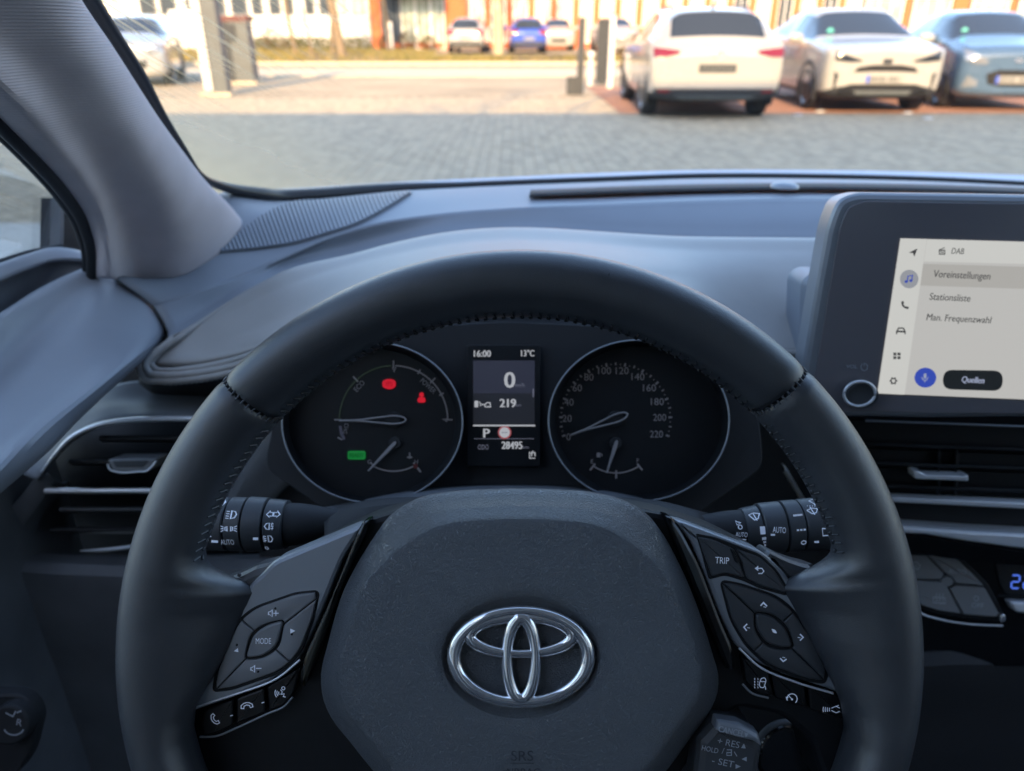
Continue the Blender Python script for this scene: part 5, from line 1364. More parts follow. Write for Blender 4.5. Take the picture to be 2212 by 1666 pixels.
# dust film low at the left, outside the wiper's sweep, and fine scratches along the sweep above it
X_, Y_ = sx.outputs['X'], sx.outputs['Y']
nzd = GN.new('ShaderNodeTexNoise'); nzd.inputs['Scale'].default_value = 6.0; nzd.inputs['Detail'].default_value = 6; GL.new(tc.outputs['Object'], nzd.inputs['Vector'])
line = mth('SUBTRACT', mth('SUBTRACT', mth('MULTIPLY', Y_, .545), .505), X_)
line = mth('ADD', line, mth('MULTIPLY', mth('SUBTRACT', nzd.outputs['Fac'], .5), .05))
film = mth('MULTIPLY', mth('MULTIPLY', rng_(line, -.03, .20), rng_(Y_, -.36, -.12)), rng_(X_, -.86, -.72))
film = mth('MULTIPLY', film, mth('ADD', mth('MULTIPLY', nzd.outputs['Fac'], .25), .52))
dx = mth('SUBTRACT', X_, .55); dy = mth('ADD', Y_, .9)
rad = mth('SQRT', mth('ADD', mth('MULTIPLY', dx, dx), mth('MULTIPLY', dy, dy))); ang = mth('ARCTAN2', dy, dx)
nzs = GN.new('ShaderNodeTexNoise'); nzs.inputs['Scale'].default_value = 1.0; nzs.inputs['Detail'].default_value = 5
cmb = GN.new('ShaderNodeCombineXYZ'); GL.new(mth('MULTIPLY', rad, 300.0), cmb.inputs[0]); GL.new(mth('MULTIPLY', ang, 6.0), cmb.inputs[1]); GL.new(cmb.outputs[0], nzs.inputs['Vector'])
streak = mth('MULTIPLY', rng_(nzs.outputs['Fac'], .50, .66), mth('MULTIPLY', rng_(X_, -.40, -.60), rng_(Y_, -.14, -.34)))
fac = mth('ADD', film, mth('MULTIPLY', streak, .90))
fac = mth('ADD', fac, mth('MULTIPLY', nzd.outputs['Fac'], .014))
df = GN.new('ShaderNodeBsdfTranslucent'); df.inputs[0].default_value = (1.0, .72, .40, 1)  # warm tint puts glare from the sunlit ground into the dust colour
df2 = GN.new('ShaderNodeBsdfDiffuse'); df2.inputs[0].default_value = (.9, .70, .45, 1)
mxd = GN.new('ShaderNodeMixShader'); mxd.inputs[0].default_value = .3; GL.new(df.outputs[0], mxd.inputs[1]); GL.new(df2.outputs[0], mxd.inputs[2])
mx2 = GN.new('ShaderNodeMixShader'); GL.new(fac, mx2.inputs[0]); GL.new(g_mx.outputs[0], mx2.inputs[1]); GL.new(mxd.outputs[0], mx2.inputs[2]); GL.new(mx2.outputs[0], g_out.inputs[0])
M['windscreen'] = gm
obj('glass', mb, gm, ws, smooth=80, recalc=False)
ed = [(150, -80, .50), (192, -8, .535), (238, 66, .57), (299, 161, .62), (343, 245, .665), (388, 318, .71), (428, 378, .75), (466, 398, .79), (512, 411, .825), (560, 419, .855), (600, 424, .885), (680, 421, .915), (760, 415, .945), (860, 407, .975), (1000, 400, 1.000), (1300, 388, 1.030), (1500, 381, 1.040), (1800, 382, 1.050), (2000, 387, 1.050), (2212, 397, 1.05), (2500, 416, 1.02)]
mb = MB(); pe = cr(rowY(ed), 160)
wd = np.interp(np.linspace(0, 1, 160), [0, .1, .2, .26, .34, .42, 1], [.006, .006, .006, .013, .013, .0075, .006])
mb.tube(pe, wd, 8, flat=((0, 0, 1), .62)); obj('edge_band', mb, M['frit'], ws)

# ------------------------------------------------------------------ instrument cluster
DC = .53
QF = Frame(cam(1106, 910, DC), RT, UP, -AX)
ic = thing('instrument_cluster', 'dark instrument cluster with two round gauges and a lit centre display', 'gauges', QF.P(1106, 910))
mb = MB(); plate(mb, QF, round_poly([(596, 880), (640, 822), (740, 752), (860, 708), (1100, 694), (1390, 708), (1510, 752), (1610, 826), (1640, 900), (1650, 1010), (1480, 1130), (740, 1130), (570, 1010)], 30), -.006, .02, .001); obj('back_panel', mb, M['shroud'], ic)
# hood tunnel between the pad lip and the panel
lip = rowY([(620, 756, .583), (730, 709, .568), (850, 684, .553), (980, 672, .538), (1120, 668, .533), (1260, 672, .538), (1380, 694, .550), (1470, 724, .554), (1560, 752, .560), (1640, 790, .560)])
tun = [cam(x, y, d) for x, y, d in ((600, 800, .548), (720, 748, .545), (850, 716, .544), (980, 704, .543), (1120, 700, .543), (1260, 704, .543), (1380, 718, .544), (1480, 745, .545), (1570, 780, .547), (1650, 830, .548))]
mb = MB(); mb.loft([lip, [(a + b) / 2 for a, b in zip(lip, tun)], tun], 60, 8)
obj('hood_tunnel', mb, M['shroud'], ic, solid=.002)
mb = MB(); mb.loft([[cam(x, y, d) for x, y, d in r] for r in ([(700, 1096, .535), (900, 1058, .535), (1100, 1048, .535), (1300, 1058, .535), (1480, 1096, .535)], [(700, 1102, .515), (900, 1066, .51), (1100, 1056, .508), (1300, 1066, .51), (1480, 1102, .515)], [(690, 1130, .50), (900, 1100, .49), (1100, 1092, .488), (1300, 1100, .49), (1490, 1130, .50)])], 40, 8)
obj('lower_lip', mb, M['dash_dark'], ic, solid=.002)

def gauge(name, cx, cy, rx, ry, label):
    g = None
    mb = MB(); v = []
    rings = [(1.012, -.004), (1.008, .0170), (1.0, .018), (.99, .0165), (.955, .004), (.92, -.001)]
    for s, h in rings: v += [QF.P(cx + rx * s * math.cos(a), cy + ry * s * math.sin(a), h) for a in np.linspace(0, 2 * math.pi, 96, endpoint=False)]
    mb.add(v, grid_faces(6, 96, True)); g = obj(name, mb, M['black'], ic, smooth=60, label=label)
    mb = MB(); fill(mb, QF, [(cx + rx * .93 * math.cos(a), cy + ry * .94 * math.sin(a)) for a in np.linspace(0, 2 * math.pi, 64, endpoint=False)], -.0008); obj('dial_face', mb, M['black'], g, smooth=0)
    mb = MB(); mb.tube([QF.P(cx + rx * math.cos(a), cy + ry * math.sin(a), .0178) for a in np.linspace(0, 2 * math.pi, 120, endpoint=False)], .0006, 8, closed=True); obj('gauge_ring', mb, M['satin'], g)
    return g
def needle(g, pts, m_='needle', hub=None, hr=16):
    if hub:
        mb = MB(); plate(mb, QF, ell(hub[0], hub[1], hr, hr, 24), .0022, .003, .0006); obj('needle_hub', mb, M['black'], g)
    mb = MB(); plate(mb, QF, pts, .0036, .0012, .0003); obj('needle', mb, M[m_], g)
def blade(x0, y0, x1, y1, w0, w1, tail=0):
    d = np.array([x1 - x0, y1 - y0], float); L_ = np.hypot(*d); d /= L_; n = np.array([-d[1], d[0]])
    p0 = np.array([x0, y0]); p1 = np.array([x1, y1])
    return [tuple(p0 + n * w0), tuple(p0 + d * L_ * .2 + n * w0 * 1.15), tuple(p1 + n * w1), tuple(p1 - n * w1), tuple(p0 + d * L_ * .2 - n * w0 * 1.15), tuple(p0 - n * w0), tuple(p0 - d * w0 * 1.2 - n * w0 * .5), tuple(p0 - d * w0 * 1.2 + n * w0 * .5)]
def outline_needle(g, x0, y0, x1, y1, w0, hub):
    mb = MB(); plate(mb, QF, ell(hub[0], hub[1], 17, 17, 24), .0022, .003, .0006); obj('needle_hub', mb, M['shroud'], g)
    d = np.array([x1 - x0, y1 - y0], float); L_ = np.hypot(*d); d /= L_; n = np.array([-d[1], d[0]]); p0 = np.array([x0, y0]); p1 = np.array([x1, y1])
    loop = [p0 - d * 4, p0 + n * w0 * .7 + d * 2, p0 + n * w0 + d * 14, p0 + n * w0 * .7 + d * L_ * .4, p0 + n * 1.2 + d * L_ * .7, p1, p0 - n * 1.2 + d * L_ * .7, p0 - n * w0 * .7 + d * L_ * .4, p0 - n * w0 + d * 14, p0 - n * w0 * .7 + d * 2]
    mb = MB(); mb.tube(cr([QF.P(q[0], q[1], .004) for q in loop], 60, closed=True), .0007, 6, closed=True); obj('needle', mb, M['needle'], g)
hz = .0002
gl_ = gauge('power_gauge', 804, 913, 195, 173, 'left gauge with eco and power arc and red warning lamps')
mb = MB(); stroke(mb, QF, ell(850, 907, 117, 117, 30, 92, 180), 2.2, hz); obj('eco_arc', mb, M['ip_greenline'], gl_, smooth=0, recalc=False)
mb = MB(); stroke(mb, QF, ell(850, 907, 117, 117, 40, 0, 88), 3, hz)
for a in (0, 28, 45, 62, 90, 133, 180):
    r1 = 128 if a in (0, 45, 90, 133, 180) else 123
    stroke(mb, QF, [(850 + 112 * math.cos(R(a)), 907 - 112 * math.sin(R(a))), (850 + r1 * math.cos(R(a)), 907 - r1 * math.sin(R(a)))], 3.2, hz)
stroke(mb, QF, [(848, 794), (851, 803), (855, 793)], 2.4, hz); stroke(mb, QF, [(968, 905), (956, 906), (966, 911)], 2.4, hz)
text(mb, QF, 'ECO', 776, 834, 11, hz, w_px=26, rot=47); text(mb, QF, 'POWER', 925, 834, 11, hz, w_px=40, rot=-42); text(mb, QF, 'CHG', 747, 926, 9, hz, w_px=22, rot=-102)
stroke(mb, QF, ell(850, 950, 80, 68, 20, 238, 302), 3, hz)
stroke(mb, QF, [(800, 998), (808, 1008)], 3, hz); stroke(mb, QF, [(893, 1000), (909, 1020)], 4, hz); text(mb, QF, 'H', 899, 998, 9, hz); text(mb, QF, 'C', 798, 998, 9, hz)
stroke(mb, QF, [(885, 978), (885, 988)], 3, hz); stroke(mb, QF, [(879, 988), (891, 988)], 2.6, hz); fill(mb, QF, ell(885, 988, 4, 3, 10), hz)
stroke(mb, QF, [(729, 945), (739, 950)], 3, hz)
obj('dial_marks', mb, M['ip_dial'], gl_, smooth=0, recalc=False, kind='stuff')
mb = MB(); stroke(mb, QF, [(735, 920), (737, 935), (744, 950)], 7, hz); obj('charge_band', mb, M['ip_blue'], gl_, smooth=0, recalc=False)
mb = MB(); fill(mb, QF, round_poly([(893, 1002), (902, 1002), (902, 1012), (893, 1012)], 2), hz + .0001); obj('hot_mark', mb, mat('hot_mark', (.12, .012, .01), .6), gl_, smooth=0, recalc=False)
outline_needle(gl_, 873, 907, 733, 909, 8, (850, 907))
mb = MB(); plate(mb, QF, ell(853, 957, 13, 13, 20), .0022, .003, .0005); obj('needle_hub', mb, M['shroud'], gl_)
needle(gl_, blade(852, 958, 795, 1018, 3.6, 1.6))
mb = MB(); fill(mb, QF, round_poly([(826, 823), (836, 819), (846, 819), (855, 823), (855, 836), (846, 841), (836, 841), (826, 836)], 5), hz); wl_ = obj('brake_lamp', mb, M['ip_red'], gl_, smooth=0, recalc=False)
mb = MB(); text(mb, QF, '(P)', 840.5, 830, 11, hz + .0003, w_px=14); obj('lamp_symbol', mb, mat('lamp_symbol', (.06, 0, .002), .6, emit=(.3, 0, .01), estr=.1), wl_, smooth=0, recalc=False)
mb = MB(); fill(mb, QF, ell(910.5, 853, 5.2, 5.4, 16), hz); fill(mb, QF, round_poly([(904, 858), (917, 858), (920, 866), (917, 870), (904, 870), (901, 866)], 3), hz + .0001); obj('belt_lamp', mb, M['ip_red'], gl_, smooth=0, recalc=False)
mb = MB(); fill(mb, QF, round_poly([(751, 974), (790, 974), (790, 993), (751, 993)], 5), hz); rl = obj('ready_lamp', mb, M['ip_green'], gl_, smooth=0, recalc=False)
mb = MB(); text(mb, QF, 'READY', 770.5, 983.5, 9, hz + .0003, w_px=30, bold=.3); obj('lamp_text', mb, mat('ready_text', (0, .03, .004), .6, emit=(0, .1, .015), estr=.1), rl, smooth=0, recalc=False)

gr_ = gauge('speedometer', 1380, 909, 195, 174, 'right gauge with speed figures from 0 to 220 and fuel needle')
mb = MB()
c0 = (1330, 905)
nums = {0: (1228, 944), 20: (1225, 904), 40: (1229, 869), 60: (1247, 838), 80: (1272, 815), 100: (1306, 801), 120: (1344, 801), 140: (1378, 814), 160: (1403, 838), 180: (1420, 868), 200: (1425, 902), 220: (1418, 938)}
for n_, (x, y) in nums.items():
    mbn = MB(); text(mbn, QF, str(n_), x, y, 15, hz, w_px={1: 9, 2: 20, 3: 28}[len(str(n_))]); obj('dial_number', mbn, M['ip_dial'], gr_, smooth=0, recalc=False)
for k in range(23):
    a = 198 - k * (216 / 22); r0, r1 = (112, 122) if k % 2 == 0 else (114, 122)
    r0 += 2
    stroke(mb, QF, [(c0[0] + r0 * math.cos(R(a)), c0[1] - r0 * math.sin(R(a))), (c0[0] + r1 * math.cos(R(a)), c0[1] - r1 * math.sin(R(a)))], 4 if k % 2 == 0 else 3, hz)
    if k < 22:
        a -= 108 / 22; fill(mb, QF, ell(c0[0] + 118 * math.cos(R(a)), c0[1] - 118 * math.sin(R(a)), 1.4, 1.4, 8), hz)
stroke(mb, QF, ell(1331, 950, 80, 72, 20, 233, 307), 3, hz)
for a in (232, 270, 308): stroke(mb, QF, [(1331 + 74 * math.cos(R(a)), 950 - 66 * math.sin(R(a))), (1331 + 92 * math.cos(R(a)), 950 - 84 * math.sin(R(a)))], 4, hz)
text(mb, QF, 'E', 1279, 997, 9, hz); text(mb, QF, 'F', 1378, 995, 9, hz); fill(mb, QF, round_poly([(1289, 978), (1297, 978), (1297, 988), (1289, 988)], 1), hz); stroke(mb, QF, [(1299, 980), (1301, 986)], 2, hz)
obj('dial_marks', mb, M['ip_dial'], gr_, smooth=0, recalc=False, kind='stuff')
outline_needle(gr_, 1352, 896, 1233, 940, 8, (1330, 905))
mb = MB(); plate(mb, QF, ell(1331, 958, 13, 13, 20), .0022, .003, .0005); obj('needle_hub', mb, M['shroud'], gr_)
needle(gr_, blade(1332, 956, 1311, 1022, 3.6, 1.6))

cdp = MB(); plate(cdp, QF, round_poly([(1008, 745), (1168, 745), (1168, 1008), (1008, 1008)], 6), .0005, .006, .0006); dp = obj('center_display', cdp, M['black'], ic, label='narrow centre display showing 0 km/h and 16:00')
hd = .0008
def dpart(nm, mk, fn, l=.0002):
    b_ = MB(); fn(b_, hd + l); obj(nm, b_, M[mk], dp, smooth=0, recalc=False)
def vgrad(b, h): fill(b, QF, [(1022, 779), (1155, 779), (1155, 850), (1022, 850)], h)
dpart('speed_field', 'ip_blue', vgrad, 0)
dpart('range_field', 'ip_blue2', lambda b, h: fill(b, QF, [(1022, 850), (1155, 850), (1155, 917), (1022, 917)], h), 0)
def whites(b, h):
    text(b, QF, '16:00', 1042, 764, 14, h, w_px=36, bold=.5); text(b, QF, '13°C', 1140, 763, 14, h, w_px=28, bold=.5)
    text(b, QF, '0', 1101, 821, 34, h, w_px=22, bold=1.2); text(b, QF, '219', 1097, 871, 18, h, w_px=34, bold=.9)
    text(b, QF, 'P', 1051, 936, 19, h, w_px=13, bold=.8); text(b, QF, '28495', 1106, 962, 16, h, w_px=44, bold=.7)
    stroke(b, QF, [(1022, 919.5), (1156, 919.5)], 3.4, h)
    fill(b, QF, round_poly([(1025, 866), (1033, 866), (1033, 880), (1025, 880)], 1), h); stroke(b, QF, [(1035, 868), (1038, 872), (1038, 878)], 2, h); stroke(b, QF, [(1040, 874), (1047, 874)], 2.4, h)
    stroke(b, QF, [(1047, 879), (1048, 874), (1052, 870), (1058, 870), (1060, 879), (1047, 879)], 2.2, h)
    stroke(b, QF, [(1144, 976), (1144, 990), (1156, 990)], 2, h); stroke(b, QF, [(1148, 986), (1149, 978), (1155, 978), (1156, 986)], 2.2, h); stroke(b, QF, [(1146, 980), (1152, 974)], 1.6, h)
dpart('readout', 'ip_white', whites, .0004)
def mids(b, h):
    text(b, QF, 'km/h', 1123, 832, 9, h, w_px=20); text(b, QF, 'km', 1120, 875, 7, h, w_px=12); text(b, QF, 'km', 1136, 966, 7, h, w_px=12); text(b, QF, 'ODO', 1044, 966, 11, h, w_px=23)
    stroke(b, QF, [(1152, 840), (1152, 858)], 3, h); stroke(b, QF, [(1024, 948), (1154, 948)], 1.2, h)
dpart('unit_text', 'ip_mid', mids, .0003)
dpart('sign_ring', 'ip_pink', lambda b, h: fill(b, QF, ell(1090, 934.5, 14.5, 14.5, 30), h), .0003)
dpart('sign_disc', 'ip_white', lambda b, h: fill(b, QF, ell(1090, 934.5, 11.3, 11.3, 30), h), .0005)
dpart('sign_dash', 'ip_mid', lambda b, h: (stroke(b, QF, [(1084, 934.5), (1089, 934.5)], 1.8, h), stroke(b, QF, [(1091, 934.5), (1096, 934.5)], 1.8, h)), .0007)

# ------------------------------------------------------------------ steering column and stalks
col = thing('steering_column', 'dark moulded steering column cover behind the wheel hub', 'steering column', cam(1106, 1200, .47))
mb = MB(); mb.loft([[cam(x, y, d) for x, y, d in r] for r in (
    [(690, 1115, .51), (760, 1096, .51), (1000, 1082, .515), (1210, 1082, .515), (1450, 1096, .51), (1530, 1115, .51)],
    [(690, 1110, .46), (760, 1088, .46), (1000, 1075, .455), (1210, 1075, .455), (1450, 1088, .46), (1530, 1110, .46)],
    [(700, 1130, .42), (780, 1108, .415), (1000, 1095, .41), (1210, 1095, .41), (1440, 1108, .415), (1520, 1130, .42)],
    [(700, 1260, .40), (780, 1260, .40), (1000, 1260, .40), (1210, 1260, .40), (1440, 1260, .40), (1520, 1260, .40)],
    [(640, 1500, .42), (780, 1520, .42), (1000, 1520, .42), (1210, 1520, .42), (1440, 1520, .42), (1580, 1500, .42)])], 40, 24)
obj('column_cover', mb, M['shroud'], col, solid=.003)

def stalk(name, label, segs, depth, mirror=False, yc=None):
    """segs: list of (x0, x1, y_mid0, y_mid1, r0, r1, material, part)"""
    c0 = cam(segs[0][0], segs[0][2], depth); t = thing(name, label, 'stalk', c0); out = []
    k = depth / F
    for (x0, x1, y0, y1, r0, r1, m_, nm) in segs:
        p0, p1 = cam(x0, y0, depth), cam(x1, y1, depth); d = p1 - p0
        n = 2 if abs(r0 - r1) < 1 else 10
        if nm == 'neck':
            ts = np.linspace(0, 1, 14); path = [p0 + d * q for q in ts]; rr = [(r0 + (r1 - r0) * (1 - math.cos(math.pi * q)) / 2) * k for q in ts]
        else:
            e = .02; path = [p0, p0 + d * .04, p1 - d * .04, p1]; rr = [r0 * k * .95, r0 * k, r1 * k, r1 * k * .95]
        b_ = MB(); b_.tube(path, rr, 36); out.append(obj(nm, b_, M[m_], t, smooth=35))
    return t, out
def on_stalk(fr_c, depth, y_mid, r):
    """a drawing frame wrapped on the stalk: picture points thrown onto the cylinder's near side"""
    k = depth / F; rr = r * k + .0002
    class S: pass
    s = S()
    def P(x, y, h=0.0):
        dy = max(-.985, min(.985, (y - y_mid(x)) / r)); hh = math.sqrt(1 - dy * dy) * rr + h
        p = cam(x, y, depth); c = cam(x, y_mid(x), depth)
        q = c + (-UP) * dy * rr + (-AX) * hh
        # keep the picture point: slide along the cylinder only
        return q
    s.P = P; s.Z = -AX
    return s
dl = .43
ym = lambda x: 1131 + (x - 450) * .012
ls, lsp = stalk('light_stalk', 'light and indicator stalk left of the column with white lamp symbols', [
    (420, 499, ym(420), ym(499), 57, 57, 'button_dark', 'rotary_end'), (502, 536, ym(502), ym(536), 57.5, 57, 'button_dark', 'rotary_ring'), (539, 580, ym(539), ym(580), 59, 57, 'button_dark', 'collar'),
    (583, 622, ym(583), ym(622), 55, 52, 'button_dark', 'fog_ring'), (620, 790, ym(622), 1126, 46, 20, 'shroud', 'neck')], dl)
sf = on_stalk(None, dl, ym, 57.5)
def sstroke(b, pts, w, closed=False):
    k = dl / F; q = [sf.P(x, y, .0002) for x, y in pts]; ribbon(b, q, w * k, sf.Z, closed)
class StalkFrame:
    def __init__(s, base, r, y_mid, depth): s.b, s.r, s.ym, s.d = base, r, y_mid, depth; s.Z = -AX
    def P(s, x, y, h=0.0): return s.b.P(x, y, h)
    def uv(s, x, y, h=0.0): return np.array([x, y, h])
    def W(s, u, v, h=0.0): return s.b.P(u, v, h + .0001)
def stext(b, base, body, x, y, hp, wp, rot=0.0):
    v, f = text_shape(body); H = v[:, 1].max() - v[:, 1].min(); Wd = v[:, 0].max() - v[:, 0].min(); ca, sa = math.cos(R(rot)), math.sin(R(rot))
    pts = []
    for q in v:
        a, c = q[0] * wp / Wd, q[1] * hp / H
        pts.append(base.P(x + a * ca - c * sa, y - (a * sa + c * ca), .0003))
    b.add(pts, f)
mb = MB()
stext(mb, sf, 'AUTO', 511, 1160, 12, 28); sstroke(mb, [(478, 1158), (492, 1159)], 5)
# low/high beam lamp
sstroke(mb, [(519, 1096), (527, 1098), (530, 1103), (527, 1109), (519, 1111)], 2.4, True)
for k in range(4): sstroke(mb, [(508, 1097 + k * 4.3), (515, 1097.5 + k * 4.3)], 2)
for s_ in (-1, 1):                                                        # parking lamps
    x_ = 517 + 7 * s_; sstroke(mb, [(x_ - 3 * s_, 1126), (x_ + 1 * s_, 1128), (x_ + 1 * s_, 1134), (x_ - 3 * s_, 1136)], 2.2, True)
    for k in range(3): sstroke(mb, [(x_ + 4 * s_, 1128 + 3 * k), (x_ + 10 * s_, 1125 + 6 * k)], 1.9)
sstroke(mb, [(482, 1078), (494, 1077), (498, 1081), (494, 1086), (482, 1087)], 2.2)
sstroke(mb, ell(464, 1142, 8, 8, 16), 2.4, True); sstroke(mb, [(460, 1132), (468, 1131), (468, 1128), (460, 1128)], 2)
for a in (-60, -20, 20, 200, 240, 270): sstroke(mb, [(464 + 12 * math.cos(R(a)), 1142 - 12 * math.sin(R(a))), (464 + 17 * math.cos(R(a)), 1142 - 17 * math.sin(R(a)))], 2.4)
obj('symbols', mb, M['print'], lsp[1], smooth=0, recalc=False)
sf = on_stalk(None, dl, ym, 55)
mb = MB()
for s_, x_ in ((-1, 599), (1, 613)): sstroke(mb, [(x_ - 6 * s_, 1100), (x_, 1100), (x_, 1097), (x_ + 7 * s_, 1103.5), (x_, 1109), (x_, 1106.5), (x_ - 6 * s_, 1106.5)], 1.9, True)
sstroke(mb, [(600, 1120), (594, 1121), (590, 1126.5), (594, 1132), (600, 1133)], 2.3, True)
for k in range(3): sstroke(mb, [(603, 1122 + 4.5 * k), (609, 1121.5 + 4.5 * k)], 1.9)
sstroke(mb, [(606, 1119), (605, 1124), (607, 1128), (606, 1134)], 1.6)
sstroke(mb, [(597, 1146), (603, 1147), (606, 1153), (603, 1159), (597, 1160)], 2.3, True)
for k in range(3): sstroke(mb, [(586, 1149 + 4.5 * k), (593, 1147.5 + 4.5 * k)], 1.9)
sstroke(mb, [(589, 1145), (588, 1150), (590, 1155), (589, 1161)], 1.6); sstroke(mb, ell(588, 1176, 3, 3.4, 10), 1.6, True)
obj('symbols', mb, M['print'], lsp[3], smooth=0, recalc=False)
sf = on_stalk(None, dl, ym, 57.5)
mb = MB(); sstroke(mb, [(566, 1152), (577, 1152.5)], 5.5); obj('index_mark', mb, M['print'], lsp[2], smooth=0, recalc=False)
ym2 = lambda x: 1130 + (1785 - x) * .080
rs, rsp = stalk('wiper_stalk', 'wiper stalk right of the column with AUTO and wiper symbols', [
    (1840, 1725, ym2(1840), ym2(1725), 56, 56, 'button_dark', 'rotary_end'), (1722, 1688, ym2(1722), ym2(1688), 55.5, 55.5, 'button_dark', 'rotary_ring'), (1685, 1638, ym2(1685), ym2(1638), 55, 54, 'button_dark', 'collar'),
    (1636, 1602, ym2(1636), ym2(1602), 50, 46, 'button_dark', 'speed_ring'), (1604, 1430, ym2(1604), 1150, 43, 26, 'shroud', 'neck')], dl)
def setsf(r): 
    global sf
    sf = on_stalk(None, dl, ym2, r)
setsf(55)
mb = MB(); stext(mb, sf, 'AUTO', 1663, 1134, 12, 27, -4); sstroke(mb, [(1645, 1144), (1654, 1144)], 4); obj('symbols', mb, M['print'], rsp[2], smooth=0, recalc=False)
mb = MB(); setsf(50); sstroke(mb, [(1606, 1107), (1617, 1103.5), (1629, 1104.5), (1624, 1113), (1616, 1116), (1606, 1107)], 2.2); sstroke(mb, [(1616, 1105), (1621, 1117)], 2)
for (x, w_, y, h) in ((1630, 11, 1136, 16), (1633, 9, 1153, 6), (1635, 6, 1161, 5), (1637, 4, 1168, 5), (1639, 2.5, 1174, 4)): sstroke(mb, [(x, y - h / 2), (x + .8, y + h / 2)], w_)
obj('symbols', mb, M['print'], rsp[3], smooth=0, recalc=False)
mb = MB(); setsf(43); stext(mb, sf, 'AUTO', 1588, 1146, 10, 25, -3); sstroke(mb, [(1578, 1120), (1588, 1123), (1580, 1127)], 2, True); sstroke(mb, ell(1586, 1131, 4, 4, 12), 2, True); sstroke(mb, [(1588, 1156), (1598, 1157), (1593, 1162)], 2.4, True)
obj('symbols', mb, M['print'], rsp[4], smooth=0, recalc=False)
mb = MB(); setsf(55.5); sstroke(mb, [(1695, 1106), (1715, 1104)], 4)
for k in range(3): sstroke(mb, [(1699 + 7 * k, 1134.5 - .5 * k), (1704 + 7 * k, 1134 - .5 * k)], 4)
sstroke(mb, ell(1716, 1161, 5, 4, 12), 2.2, True); obj('symbols', mb, M['print'], rsp[1], smooth=0, recalc=False)
mb = MB(); setsf(56); sstroke(mb, [(1726, 1096), (1738, 1092), (1749, 1093), (1744, 1100), (1735, 1102), (1726, 1096)], 2); sstroke(mb, [(1735, 1090), (1740, 1104)], 2)
for k in range(4): fill_ = sstroke(mb, [(1730 + 5 * k, 1088), (1732 + 5 * k, 1088)], 2)
sstroke(mb, [(1740, 1080), (1752, 1076), (1756, 1082), (1748, 1086), (1740, 1080)], 1.8); sstroke(mb, [(1752, 1098), (1762, 1094)], 5)
sstroke(mb, [(1752, 1131), (1778, 1130), (1778, 1144), (1754, 1146)], 2.2, True); sstroke(mb, [(1762, 1133), (1770, 1150)], 2.2); sstroke(mb, [(1738, 1160), (1748, 1159.5)], 4.5)
obj('symbols', mb, M['print'], rsp[0], smooth=0, recalc=False)

# ------------------------------------------------------------------ steering wheel
DW = .345
WF = Frame(cam(1122, 1400, DW), RT, UP, -AX)
KW = DW / F
wh = thing('steering_wheel', 'black leather steering wheel with chrome oval emblem and button spokes', 'steering wheel', WF.O)
def W2(px, py, h=0.0): return WF.P(px, py, h)
RO = 859.0
def r_base(a):
    d = abs(((a - 90) + 180) % 360 - 180)           # degrees from the top
    return float(np.interp(d, [0, 30, 46, 62, 75, 88, 100, 112, 130, 180], [728, 732, 741, 727, 715, 716, 735, 740, 740, 740]))
def r_in(a):
    """inner edge of the leather: the rim, or how far the leather spoke runs in to the switch panel"""
    a = a % 360; b = r_base(a)
    if 90 < a < 270: e = float(np.interp(a, [163.5, 165.2, 166.4, 167.2, 168.2, 169.5, 172.2, 181.1, 186.5, 191.2, 196, 200], [716, 706, 688, 655, 610, 592, 600, 640, 678, 722, 742, 745]))
    else:
        q = a if a < 180 else a - 360
        e = float(np.interp(q, [-20, -16, -10.5, -5.5, 0, 7, 11.5, 13, 14, 15, 16, 17.5], [745, 742, 716, 680, 645, 605, 585, 610, 655, 690, 708, 716]))
    return min(b, e)
def rim_part(a0, a1, n, pinch=True):
    m_ = MB(); v = []; seg = 52
    for i in range(n + 1):
        t = i / n; a = a0 + (a1 - a0) * t
        ri = r_in(a); rb = r_base(a); rc = (RO + rb) / 2; hw = (RO - rb) / 2 * KW; hh = .0172
        q_ = min(1.0, max(0.0, (rb - ri) / 110.0)); he = -.0115 * q_
        sc = 1.0
        if pinch:
            e = min(t, 1 - t) * abs(a1 - a0) * math.pi / 180 * rc * KW       # metres from the end
            sc = 1 - .07 * math.exp(-(e / .0022) ** 2)
        ca, sa = math.cos(R(a)), math.sin(R(a))
        for q in range(seg):
            w = 2 * math.pi * q / seg
            cw, sw_ = math.cos(w), math.sin(w)
            if cw >= 0:
                x = abs(cw) ** .92; r_ = rc * KW + hw * sc * x; z = math.copysign(abs(sw_) ** .92, sw_) * hh * sc
            else:
                x = abs(cw) ** (.92 + .35 * q_); r_ = rc * KW - (rc - ri) * KW * sc * x
                if sw_ >= 0: z = he + (hh * sc - he) * abs(sw_) ** (.92 + .75 * q_)
                else: z = he - (hh * sc + he) * abs(sw_) ** .92
            # straight lines of sight: keep the drawn outline where the tucked edge lies deeper
            k = 1 - z / DW * .0
            v.append(WF.W(r_ * ca, r_ * sa, z))
    f = grid_faces(n + 1, seg, True); f.append(tuple(range(seg))); f.append(tuple(n * seg + q for q in range(seg)))
    m_.add(v, f); return m_
top_r = obj('rim_leather', rim_part(45.1, 136.7, 110), M['leather'], wh, smooth=70, label='smooth upper leather section of the rim')
low_r = obj('rim_leather', rim_part(137.2, 404.6, 420), M['leather'], wh, smooth=70, label='lower leather section of the rim with thumb rests')
